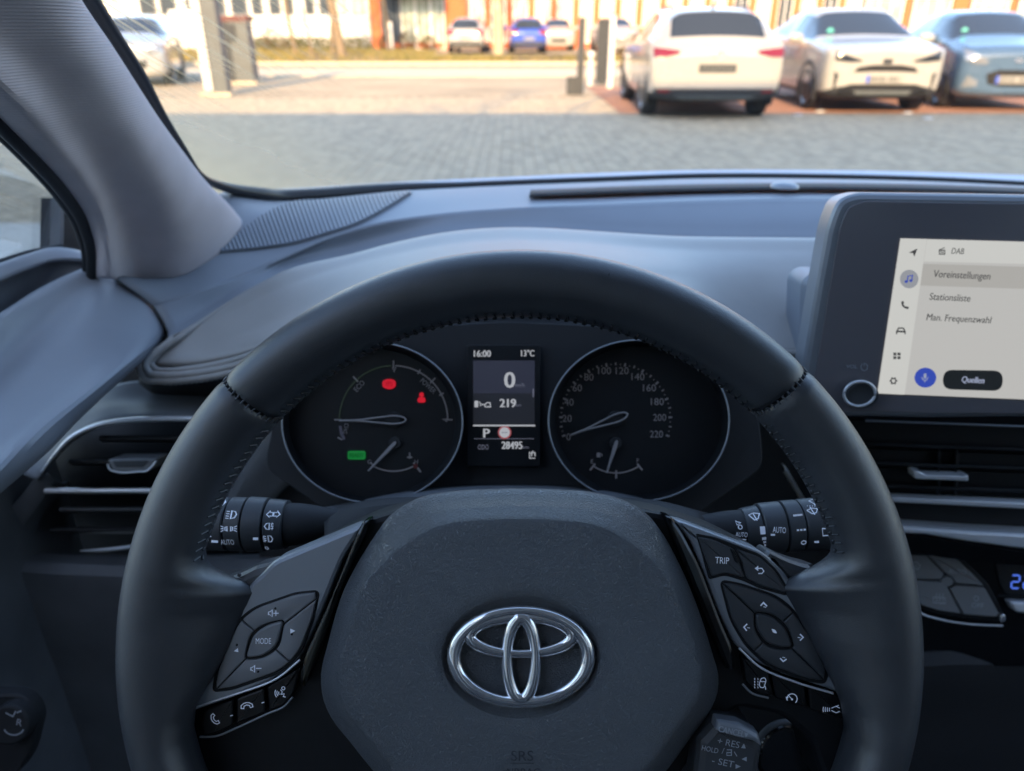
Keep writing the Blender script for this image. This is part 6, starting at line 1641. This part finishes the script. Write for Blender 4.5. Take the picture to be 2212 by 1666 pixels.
# seams: thread bridging the joints, and cross stitches along the inner edge
st = MB()
for a in (136.95, 44.85):
    ri = r_in(a); rc = (RO + ri) / 2; hw = (RO - ri) / 2 * KW
    for k in range(26):
        w = R(-50 + 280 * k / 25)
        def pt(aa):
            r_ = rc * KW + (hw * .985) * math.cos(w); return WF.W(r_ * math.cos(R(aa)), r_ * math.sin(R(aa)), .0172 * .985 * math.sin(w))
        st.tube([pt(a - .42), pt(a + .42)], .0005, 5)
obj('seam_stitch', st, M['thread'], wh, kind='stuff')
st = MB()
def inner_pt(a, dr=0, h=0.0):
    r_ = (r_in(a) + dr) * KW; return WF.W(r_ * math.cos(R(a)), r_ * math.sin(R(a)), h)
a = 46.0
rs_ = random.Random(3)
for rng0, rng1, tm_ in ((46, 136, 'thread_dark'), (139, 164, 'thread'), (17, 43, 'thread')):
    a = rng0; st = MB()
    while a < rng1:
        st.tube([inner_pt(a, -.5, .0020), inner_pt(a + .35, 3.5 + rs_.uniform(-1, 1), .0072)], .00042, 4)
        st.tube([inner_pt(a - .1, -2.5, .000), inner_pt(a + .5, -2.5 + rs_.uniform(-1, 1), .001)], .0006, 4)
        a += 1.55
    obj('stitching', st, M[tm_], wh, kind='stuff')

# leather tongues that run up to the switch panels
mb = MB(); plate(mb, WF, round_poly([(462, 1262), (486, 1253), (520, 1240), (548, 1226), (584, 1217), (600, 1230), (560, 1290), (500, 1330), (468, 1300)], [8, 10, 10, 10, 6, 6, 10, 10, 10]), -.0105, .016, .004); obj('leather_tongue', mb, M['leather'], wh)
mb = MB(); plate(mb, WF, round_poly([(1784, 1236), (1760, 1226), (1730, 1219), (1700, 1208), (1664, 1190), (1650, 1204), (1690, 1270), (1750, 1316), (1782, 1280)], [8, 10, 10, 10, 6, 6, 10, 10, 10]), -.0105, .016, .004); obj('leather_tongue', mb, M['leather'], wh)
mb = MB()
for (x, y) in ((466, 1246), (488, 1248), (516, 1243), (450, 1238)):
    plate(mb, WF, ell(x, y, 4, 4, 10), -.0100, .001, .0002)
for x, y in ((1790, 1228), (1772, 1226), (1752, 1221)): plate(mb, WF, ell(x, y, 4, 4, 10), -.0100, .001, .0002)
obj('spoke_stitch', mb, M['thread'], wh, kind='stuff')

# hub carrier behind everything
hub = round_poly([(596, 1222), (700, 1166), (790, 1124), (900, 1090), (1120, 1072), (1320, 1088), (1448, 1112), (1560, 1150), (1660, 1200), (1740, 1270), (1850, 1500), (1872, 1720), (1790, 1720), (1752, 1600), (1690, 1548), (1600, 1530), (1548, 1560), (1470, 1680), (1400, 1790), (1122, 1810), (850, 1790), (600, 1760), (372, 1720), (398, 1540), (476, 1410), (530, 1262)], 14)
mb = MB(); plate(mb, WF, hub, -.017, .03, .003); obj('hub_carrier', mb, M['black'], wh)
# grey switch panels
lp = round_poly([(782, 1132), (757, 1142), (590, 1212), (566, 1238), (535, 1265), (515, 1317), (472, 1413), (436, 1478), (405, 1542), (508, 1507), (573, 1480), (636, 1440), (650, 1418), (686, 1344), (742, 1205), (788, 1136)], [4, 6, 16, 10, 18, 30, 30, 30, 3, 6, 8, 12, 12, 30, 20, 3])
mb = MB(); plate(mb, WF, lp, -.0085, .016, .0022); lsw = obj('switch_panel', mb, M['satin'], wh, label='left satin grey switch panel with volume and mode buttons')
rp = round_poly([(1452, 1122), (1478, 1128), (1642, 1190), (1662, 1204), (1700, 1240), (1730, 1291), (1776, 1374), (1812, 1450), (1841, 1512), (1790, 1490), (1700, 1462), (1634, 1432), (1590, 1396), (1555, 1327), (1529, 1258), (1494, 1170)], [3, 6, 14, 10, 18, 30, 30, 20, 3, 6, 10, 14, 14, 30, 30, 20])
mb = MB(); plate(mb, WF, rp, -.0085, .016, .0022); rsw = obj('switch_panel', mb, M['satin'], wh, label='right satin grey switch panel with trip and arrow buttons')
# gloss strips beside the airbag
mb = MB(); plate(mb, WF, round_poly([(797, 1124), (783, 1128), (770, 1150), (714, 1290), (655, 1420), (645, 1470), (656, 1490), (694, 1400), (728, 1290), (790, 1150)], [4, 4, 14, 20, 20, 8, 8, 20, 20, 8]), -.0070, .012, .0018); obj('gloss_strip', mb, M['gloss'], wh)
mb = MB(); plate(mb, WF, round_poly([(1436, 1114), (1452, 1118), (1474, 1148), (1512, 1220), (1560, 1345), (1584, 1400), (1590, 1450), (1572, 1452), (1540, 1370), (1508, 1290), (1462, 1180)], [4, 5, 14, 20, 20, 14, 8, 8, 20, 20, 14]), -.0070, .012, .0018); obj('gloss_strip', mb, M['gloss'], wh)

# buttons
HB = -.0076
def sector_buttons(parent, outline, center_c, mid, tips, side_pts, plate_mat, rim_w, order):
    pass
ldia = round_poly([(686, 1280), (640, 1284), (548, 1316), (514, 1346), (470, 1450), (464, 1490), (500, 1486), (604, 1450), (646, 1410), (676, 1330)], [8, 14, 22, 26, 14, 6, 14, 22, 26, 16], 5)
mb = MB(); plate(mb, WF, inset2(np.array([WF.uv(x, y, HB - .001)[:2] for x, y in ldia]), -.0014), HB - .0006, .004, .0006, px=False); obj('button_well', mb, M['black'], lsw)
def split_buttons(out, ctr, mid_px, cuts, parent, m_, h):
    """four buttons cut from an outline by lines from the centre; cuts in degrees (picture, counter-clockwise)"""
    out = np.array(out); N_ = 200
    ang = np.linspace(0, 360, N_, endpoint=False)
    def rad(poly, a):
        d = np.array([math.cos(R(a)), -math.sin(R(a))]); best = 0
        n = len(poly)
        for i in range(n):
            p, q = np.array(poly[i]) - ctr, np.array(poly[(i + 1) % n]) - ctr
            e = q - p; den = d[0] * e[1] - d[1] * e[0]
            if abs(den) < 1e-9: continue
            t = (p[0] * e[1] - p[1] * e[0]) / den; s = (p[0] * d[1] - p[1] * d[0]) / den
            if t > 0 and -1e-6 <= s <= 1 + 1e-6: best = max(best, t)
        return best
    made = []
    cuts = list(cuts)
    for i in range(4):
        a0, a1 = cuts[i], cuts[(i + 1) % 4]
        if a1 <= a0: a1 += 360
        aa = np.linspace(a0, a1, 22)
        ro = [rad(out, a) for a in aa]; ri = [rad(mid_px, a) + 7 for a in aa]
        outer_ = []; inner_ = []
        for k, a in enumerate(aa):
            off = 0
            d = np.array([math.cos(R(a)), -math.sin(R(a))])
            outer_.append(ctr + d * (ro[k] - 1.0)); inner_.append(ctr + d * min(ri[k], ro[k] - 4))
        # hold the cut edges 1 unit off the line
        n0 = np.array([-math.sin(R(a0)), -math.cos(R(a0))]); n1 = -np.array([-math.sin(R(a1)), -math.cos(R(a1))])
        outer_[0] = outer_[0] + n0 * 1.2; inner_[0] = inner_[0] + n0 * 1.2; outer_[-1] = outer_[-1] + n1 * 1.2; inner_[-1] = inner_[-1] + n1 * 1.2
        poly = [tuple(p) for p in outer_] + [tuple(p) for p in inner_[::-1]]
        b_ = MB(); plate(b_, WF, poly, h, .004, .0006); made.append(obj('button', b_, M[m_], parent, smooth=35))
    return made
lmid = round_poly([(611, 1342), (576, 1352), (546, 1372), (530, 1422), (566, 1418), (596, 1398)], [12, 14, 16, 10, 14, 16], 5)
split_buttons(ldia, np.array([571.0, 1382.0]), lmid, (38, 140, 226, 318), lsw, 'button', HB + .0008)
mb = MB(); plate(mb, WF, lmid, HB + .0014, .005, .0009); obj('mode_button', mb, M['button'], lsw)
mb = MB(); HP = HB + .0012
text(mb, WF, 'MODE', 569, 1385, 12.5, HB + .0017, w_px=33)
def speaker(x, y): stroke(mb, WF, [(x, y - 3), (x + 3, y - 3), (x + 8, y - 8), (x + 8, y + 8), (x + 3, y + 3), (x, y + 3)], 1.8, HP, True)
speaker(580, 1325); stroke(mb, WF, [(590, 1325), (602, 1325)], 2, HP); stroke(mb, WF, [(596, 1319), (596, 1331)], 2, HP)
speaker(542, 1445); stroke(mb, WF, [(553, 1444), (565, 1444)], 2, HP)
fill(mb, WF, [(627, 1358), (638, 1363), (627, 1369)], HP); fill(mb, WF, [(514, 1400), (505, 1407), (515, 1409)], HP)
obj('button_print', mb, M['print'], lsw, smooth=0, recalc=False)
mb = MB()
for x, y in ((594, 1315), (630, 1371), (511, 1394), (557, 1452)): plate(mb, WF, ell(x, y, 2.4, 2.4, 8), HP + .0001, .0006, .0002)
obj('tactile_dot', mb, M['black'], lsw, kind='stuff')

rdia = round_poly([(1560, 1258), (1596, 1264), (1678, 1291), (1716, 1324), (1756, 1385), (1786, 1448), (1780, 1472), (1740, 1466), (1660, 1436), (1612, 1392), (1580, 1336)], [8, 14, 22, 24, 24, 12, 6, 14, 24, 26, 20], 5)
mb = MB(); plate(mb, WF, inset2(np.array([WF.uv(x, y, HB - .001)[:2] for x, y in rdia]), -.0014), HB - .0006, .004, .0006, px=False); obj('button_well', mb, M['black'], rsw)
rmid = round_poly([(1634, 1326), (1668, 1332), (1698, 1358), (1714, 1398), (1690, 1400), (1656, 1390), (1636, 1360)], [10, 14, 14, 10, 12, 14, 12], 5)
split_buttons(rdia, np.array([1672.0, 1364.0]), rmid, (44, 137, 226, 316), rsw, 'button_dark', HB + .0008)
mb = MB(); plate(mb, WF, rmid, HB + .0014, .005, .0009); obj('enter_button', mb, M['button_dark'], rsw)
tb = [(1508, 1160), (1540, 1166), (1577, 1182), (1580, 1184), (1598, 1216), (1608, 1246), (1606, 1248), (1566, 1238), (1538, 1246)]
mb = MB(); plate(mb, WF, round_poly(tb, [4, 8, 2, 3, 8, 3, 3, 10, 4], 4), HB + .0002, .004, .0007); obj('trip_button', mb, M['button_dark'], rsw)
tb = [(1588, 1185), (1642, 1204), (1676, 1236), (1702, 1278), (1696, 1281), (1642, 1266), (1614, 1250), (1604, 1216)]
mb = MB(); plate(mb, WF, round_poly(tb, [3, 12, 14, 4, 4, 14, 4, 8], 4), HB + .0002, .004, .0007); obj('back_button', mb, M['button_dark'], rsw)
mb = MB(); plate(mb, WF, round_poly([(1502, 1152), (1545, 1160), (1645, 1198), (1682, 1234), (1708, 1280), (1698, 1288), (1640, 1272), (1606, 1256), (1566, 1244), (1532, 1253)], [6, 10, 16, 14, 6, 6, 14, 10, 10, 6], 4), HB - .0006, .003, .0005); obj('button_well', mb, M['black'], rsw)
mb = MB(); plate(mb, WF, round_poly([(1577, 1184), (1586, 1187), (1600, 1213), (1596, 1218), (1588, 1214)], 4, 4), HB + .0010, .004, .0006); obj('button_divider', mb, M['black'], rsw)
mb = MB(); HP = HB + .0006
text(mb, WF, 'TRIP', 1560, 1211, 14, HP, w_px=30, rot=-3)
stroke(mb, WF, [(1634, 1228), (1646, 1228), (1650, 1234), (1646, 1239), (1638, 1239)], 2.4, HP); fill(mb, WF, [(1638, 1222), (1638, 1234), (1630, 1228)], HP)
HP = HB + .0012
for pts in ([(1643, 1309), (1649, 1302), (1657, 1310)], [(1614, 1348), (1607, 1355), (1613, 1363)], [(1728, 1370), (1735, 1377), (1728, 1384)], [(1685, 1422), (1692, 1429), (1699, 1424)]): stroke(mb, WF, pts, 3, HP)
for x, y in ((1652, 1311), (1617, 1356), (1726, 1377), (1693, 1420)): stroke(mb, WF, [(x - 3, y), (x + 3, y + 1)], 1.6, HP)
fill(mb, WF, round_poly([(1666, 1358), (1675, 1361), (1679, 1369), (1670, 1367)], 3), HB + .0017)
obj('button_print', mb, M['print'], rsw, smooth=0, recalc=False)
# silver edge lines round the wells
for par, oc in ((lsw, [(648, 1426), (604, 1462), (508, 1500), (440, 1522), (410, 1534)]), (rsw, [(1596, 1400), (1640, 1440), (1720, 1474), (1800, 1498)])):
    mb = MB(); mb.tube(cr([W2(x, y, -.0080) for x, y in oc], 30), .0006, 6); obj('edge_line', mb, M['satin_chrome'], par)
# gloss black lower keys
for par, keys in ((lsw, [([(444, 1532), (503, 1512), (503, 1568), (466, 1586), (440, 1592), (434, 1560)], 'phone'), ([(509, 1510), (570, 1487), (574, 1540), (510, 1566)], 'hang'), ([(576, 1484), (620, 1460), (650, 1440), (634, 1500), (612, 1526), (580, 1538)], 'voice')]),
                  (rsw, [([(1604, 1420), (1660, 1448), (1672, 1505), (1636, 1500), (1612, 1476)], 'lane'), ([(1666, 1452), (1740, 1478), (1744, 1530), (1676, 1510)], 'cruise'), ([(1746, 1480), (1836, 1514), (1840, 1560), (1750, 1534)], 'dist')])):
    for q, nm in keys:
        mb = MB(); plate(mb, WF, round_poly(q, 5), -.0105, .006, .0010); obj('lower_key', mb, M['key_black'], par)
mb = MB(); HP = -.0101
def handset(x, y, ang, s=1.0):
    c, n = math.cos(R(ang)), math.sin(R(ang))
    pts = [(-13, 4), (-12, -2), (-6, -6), (0, -7), (6, -6), (12, -2), (13, 4), (7, 5), (6, 0), (0, -2), (-6, 0), (-7, 5)]
    stroke(mb, WF, [(x + (a * c - b * n) * s, y + (a * n + b * c) * s) for a, b in pts], 2, HP, True)
handset(464, 1554, 235, .95); handset(533, 1525, -8)
for k in range(3): stroke(mb, WF, ell(606, 1497, 4 + 4 * k, 5 + 4 * k, 8, 150, 225), 1.8, HP)
stroke(mb, WF, ell(612, 1487, 3.5, 3.5, 10), 1.8, HP, True); stroke(mb, WF, [(606, 1490), (610, 1495), (606, 1500), (614, 1499), (612, 1505), (617, 1506)], 1.9, HP)
for x, y in ((500, 1546), (568, 1518)): stroke(mb, WF, [(x - 3, y + 1), (x + 3, y - 1)], 2, HP)
obj('key_print', mb, M['print'], lsw, smooth=0, recalc=False)
mb = MB()
for k in range(4): stroke(mb, WF, [(1630, 1465 + 6 * k), (1630.5, 1469 + 6 * k)], 2, HP)
for k in range(4): stroke(mb, WF, [(1637, 1465 + 6 * k), (1637.5, 1469 + 6 * k)], 1.6, HP)
stroke(mb, WF, round_poly([(1644, 1466), (1652, 1464), (1655, 1470), (1650, 1486), (1642, 1485), (1640, 1478)], 3), 2, HP, True); stroke(mb, WF, [(1643, 1472), (1653, 1473)], 2, HP); stroke(mb, WF, [(1653, 1482), (1654, 1490)], 1.8, HP)
stroke(mb, WF, ell(1711, 1510, 11, 11, 20, -50, 200), 2.2, HP); stroke(mb, WF, [(1711, 1511), (1702, 1501)], 2, HP); fill(mb, WF, [(1697, 1505), (1704, 1506), (1699, 1512)], HP); fill(mb, WF, ell(1711, 1511, 2.4, 2.4, 10), HP)
for k in range(4): stroke(mb, WF, ell(1782 + 4.5 * k, 1533, 4, 9 - k, 6, 140, 220), 1.9, HP)
stroke(mb, WF, [(1796, 1530), (1806, 1526), (1814, 1530)], 1.9, HP); stroke(mb, WF, [(1796, 1535), (1806, 1540), (1814, 1537)], 1.9, HP); stroke(mb, WF, [(1806, 1526), (1812, 1524)], 1.9, HP)
obj('key_print', mb, M['print'], rsw, smooth=0, recalc=False)
for par, oc in ((lsw, [(432, 1592), (463, 1591), (510, 1573), (556, 1552), (580, 1541), (614, 1526), (632, 1506)]), (rsw, [(1604, 1478), (1622, 1496), (1660, 1508)])):
    mb = MB(); mb.tube(cr([W2(x, y, -.0115) for x, y in oc], 30), .00055, 6); obj('edge_line', mb, M['satin'], par)

# ---- airbag cover
O = [(817, 1147), (838, 1118), (870, 1093), (905, 1075), (960, 1063), (1040, 1057), (1122, 1055), (1205, 1057), (1290, 1065), (1350, 1081), (1396, 1109), (1430, 1151), (1467, 1218), (1509, 1318), (1538, 1409), (1552, 1462), (1549, 1500), (1532, 1538), (1490, 1596), (1442, 1662), (1390, 1720), (1290, 1758), (1122, 1772), (955, 1758), (855, 1720), (805, 1664), (757, 1604), (714, 1548), (698, 1510), (693, 1470), (711, 1380), (744, 1272), (786, 1194)]
ctr = np.array([1125.5, 1419.5]); NA = 144
Os = cr([np.array([x, y, 0]) for x, y in O], 400, closed=True)[:, :2]
oa = np.degrees(np.arctan2(-(Os[:, 1] - ctr[1]), Os[:, 0] - ctr[0])) % 360; orr = np.hypot(*(Os - ctr).T)
idx = np.argsort(oa); oa, orr = oa[idx], orr[idx]
aa = np.linspace(0, 360, NA, endpoint=False); Rad = np.interp(aa, oa, orr, period=360)
def ellr(a, rx, ry): c, s = math.cos(R(a)), math.sin(R(a)); return 1 / math.sqrt((c / rx) ** 2 + (s / ry) ** 2)
def top_w(a): d = abs(((a - 90) + 180) % 360 - 180); return float(np.interp(d, [0, 40, 62, 180], [1, 1, 0, 0]))
rings = []
def ringpts(fn): return [W2(ctr[0] + fn(i)[0] * math.cos(R(aa[i])), ctr[1] - fn(i)[0] * math.sin(R(aa[i])), fn(i)[1]) for i in range(NA)]
def lerp(a, b, t): return a + (b - a) * t
def crease(i): return lerp(.905, .818, top_w(aa[i]))
seq = [lambda i: (Rad[i] * .995, -.022), lambda i: (Rad[i], -.0085), lambda i: (Rad[i] * .993, -.0050), lambda i: (Rad[i] * lerp(.975, .96, top_w(aa[i])), lerp(-.0015, -.0020, top_w(aa[i]))),
       lambda i: (Rad[i] * lerp(.945, .895, top_w(aa[i])), lerp(.0040, .0050, top_w(aa[i]))), lambda i: (Rad[i] * (crease(i) + .018), .0098), lambda i: (Rad[i] * crease(i), .0118), lambda i: (Rad[i] * (crease(i) - .022), .0124)]
for t, h in ((.2, .0130), (.4, .0136), (.6, .0140), (.8, .0142), (.93, .0141)):
    seq.append(lambda i, t=t, h=h: (lerp(Rad[i] * (crease(i) - .022), ellr(aa[i], 176, 137), t), h))
seq += [lambda i: (ellr(aa[i], 172, 133), .0134), lambda i: (ellr(aa[i], 167, 127), .0116), lambda i: (ellr(aa[i], 162, 119), .0100), lambda i: (ellr(aa[i], 150, 105), .0096), lambda i: (ellr(aa[i], 60, 40), .0096)]
mb = MB(); v = []
for fn in seq: v += ringpts(fn)
v.append(W2(ctr[0], ctr[1], .0096)); nR = len(seq)
f = grid_faces(nR, NA, True) + [((nR - 1) * NA + i, (nR - 1) * NA + (i + 1) % NA, nR * NA) for i in range(NA)]
mb.add(v, f); ab = obj('airbag_cover', mb, M['pad_skin'], wh, smooth=60)
mb = MB(); text(mb, WF, 'SRS', 1128, 1633, 22, .0142, w_px=48); text(mb, WF, 'AIRBAG', 1128, 1668, 16, .0139, w_px=78); stroke(mb, WF, [(1103, 1649), (1153, 1649)], 2, .0142)
mb2 = MB(); mb2.add(mb.v, mb.f); obj('airbag_lettering', mb2, M['letter_shade'], ab, smooth=0, recalc=False)
# ---- emblem
em = MB()
def ebar(cx, cy, rx, ry, w_px, h, n=96, a0=0, a1=360, hz_=.0026):
    """raised rounded bar along an ellipse, wide as w_px (may vary with angle)"""
    v = []; prof = [(-1, -1.0), (-1, .0), (-.86, .45), (-.5, .82), (0, .95), (.5, .82), (.86, .45), (1, .0), (1, -1.0)]
    for i in range(n):
        a = a0 + (a1 - a0) * i / n; c, s = math.cos(R(a)), math.sin(R(a))
        nx, ny = c / rx, s / ry; q = math.hypot(nx, ny); nx, ny = nx / q, ny / q
        w = w_px(a) if callable(w_px) else w_px
        for (o_, z_) in prof:
            v.append(W2(cx + rx * c + nx * o_ * w / 2, cy - (ry * s + ny * o_ * w / 2), h + hz_ * z_))
    return v, grid_faces(n, len(prof), False, True)
v, f = ebar(1125.5, 1419.5, 145, 99, lambda a: 24 + 6 * abs(math.cos(R(a))), .0128); em.add(v, f)
emb = obj('emblem', em, M['chrome'], ab, smooth=60, label='chrome oval emblem of three crossing ellipses')
em = MB(); v, f = ebar(1125.5, 1374, 110, 39, lambda a: 20 + 8 * abs(math.cos(R(a))), .0128, hz_=.0022); em.add(v, f); obj('emblem_bar', em, M['chrome'], emb, smooth=60)
em = MB(); v, f = ebar(1126, 1424, 31, 88, lambda a: 23 + 7 * abs(math.sin(R(a))), .0131, hz_=.0026); em.add(v, f); obj('emblem_bar', em, M['chrome'], emb, smooth=60)

# ---- cruise control lever low on the right
KF = Frame(cam(1590, 1600, .350), RT * .99 - UP * .14, UP * .99 + RT * .14, -AX)
mb = MB(); plate(mb, KF, round_poly([(1546, 1562), (1600, 1572), (1640, 1590), (1650, 1620), (1638, 1700), (1500, 1700), (1510, 1600)], 8), .004, .03, .004); lv = obj('cruise_lever', mb, M['button_dark'], wh, label='small cruise control lever with grey lettering')
mb = MB(); plate(mb, KF, round_poly([(1550, 1557), (1600, 1565), (1640, 1586), (1648, 1616), (1630, 1604), (1596, 1596), (1546, 1580)], 4), .009, .008, .002); obj('lever_cap', mb, M['satin'], lv)
mb = MB(); text(mb, KF, 'CANCEL', 1580, 1580, 13, .0093, w_px=56, bold=.4, rot=-4); fill(mb, KF, [(1608, 1582), (1617, 1585), (1611, 1594)], .0093); text(mb, KF, '+ RES', 1574, 1605, 14, .0044, w_px=48, rot=-4); text(mb, KF, 'HOLD', 1534, 1619, 11, .0044, w_px=36, rot=-4); text(mb, KF, '/', 1562, 1622, 13, .0044); stroke(mb, KF, [(1570, 1620), (1580, 1620), (1580, 1632), (1570, 1632), (1570, 1626), (1580, 1626)], 2, .0044); stroke(mb, KF, [(1586, 1624), (1592, 1634)], 2, .0044)
text(mb, KF, '- SET', 1562, 1647, 14, .0044, w_px=48, rot=-4)
for x, y, d in ((1606, 1612, 1), (1608, 1640, 2), (1594, 1656, 3)): fill(mb, KF, [(x - 5, y + 4), (x + 5, y + 5), (x + 1, y - 6)] if d == 1 else ([(x - 6, y), (x + 5, y - 5), (x + 5, y + 5)] if d == 2 else [(x - 5, y - 5), (x + 6, y), (x - 5, y + 5)]), .0044)
obj('lever_print', mb, M['print_dim'], lv, smooth=0, recalc=False)
# ring of the start button seen through the lower spoke
BF = Frame(cam(1690, 1640, .50), RT, UP, -AX)
sbn = thing('start_button', 'round start button ring glimpsed below the right wheel spoke', 'button', BF.P(1690, 1640))
mb = MB(); mb.tube([BF.P(1700 + 72 * math.cos(a), 1640 + 80 * math.sin(a), .003) for a in np.linspace(0, 2 * math.pi, 50, endpoint=False)], .0022, 8, closed=True); obj('button_ring', mb, M['button_dark'], sbn)
mb = MB(); plate(mb, BF, ell(1700, 1640, 62, 70, 36), .002, .01, .002); obj('button', mb, M['gloss'], sbn)
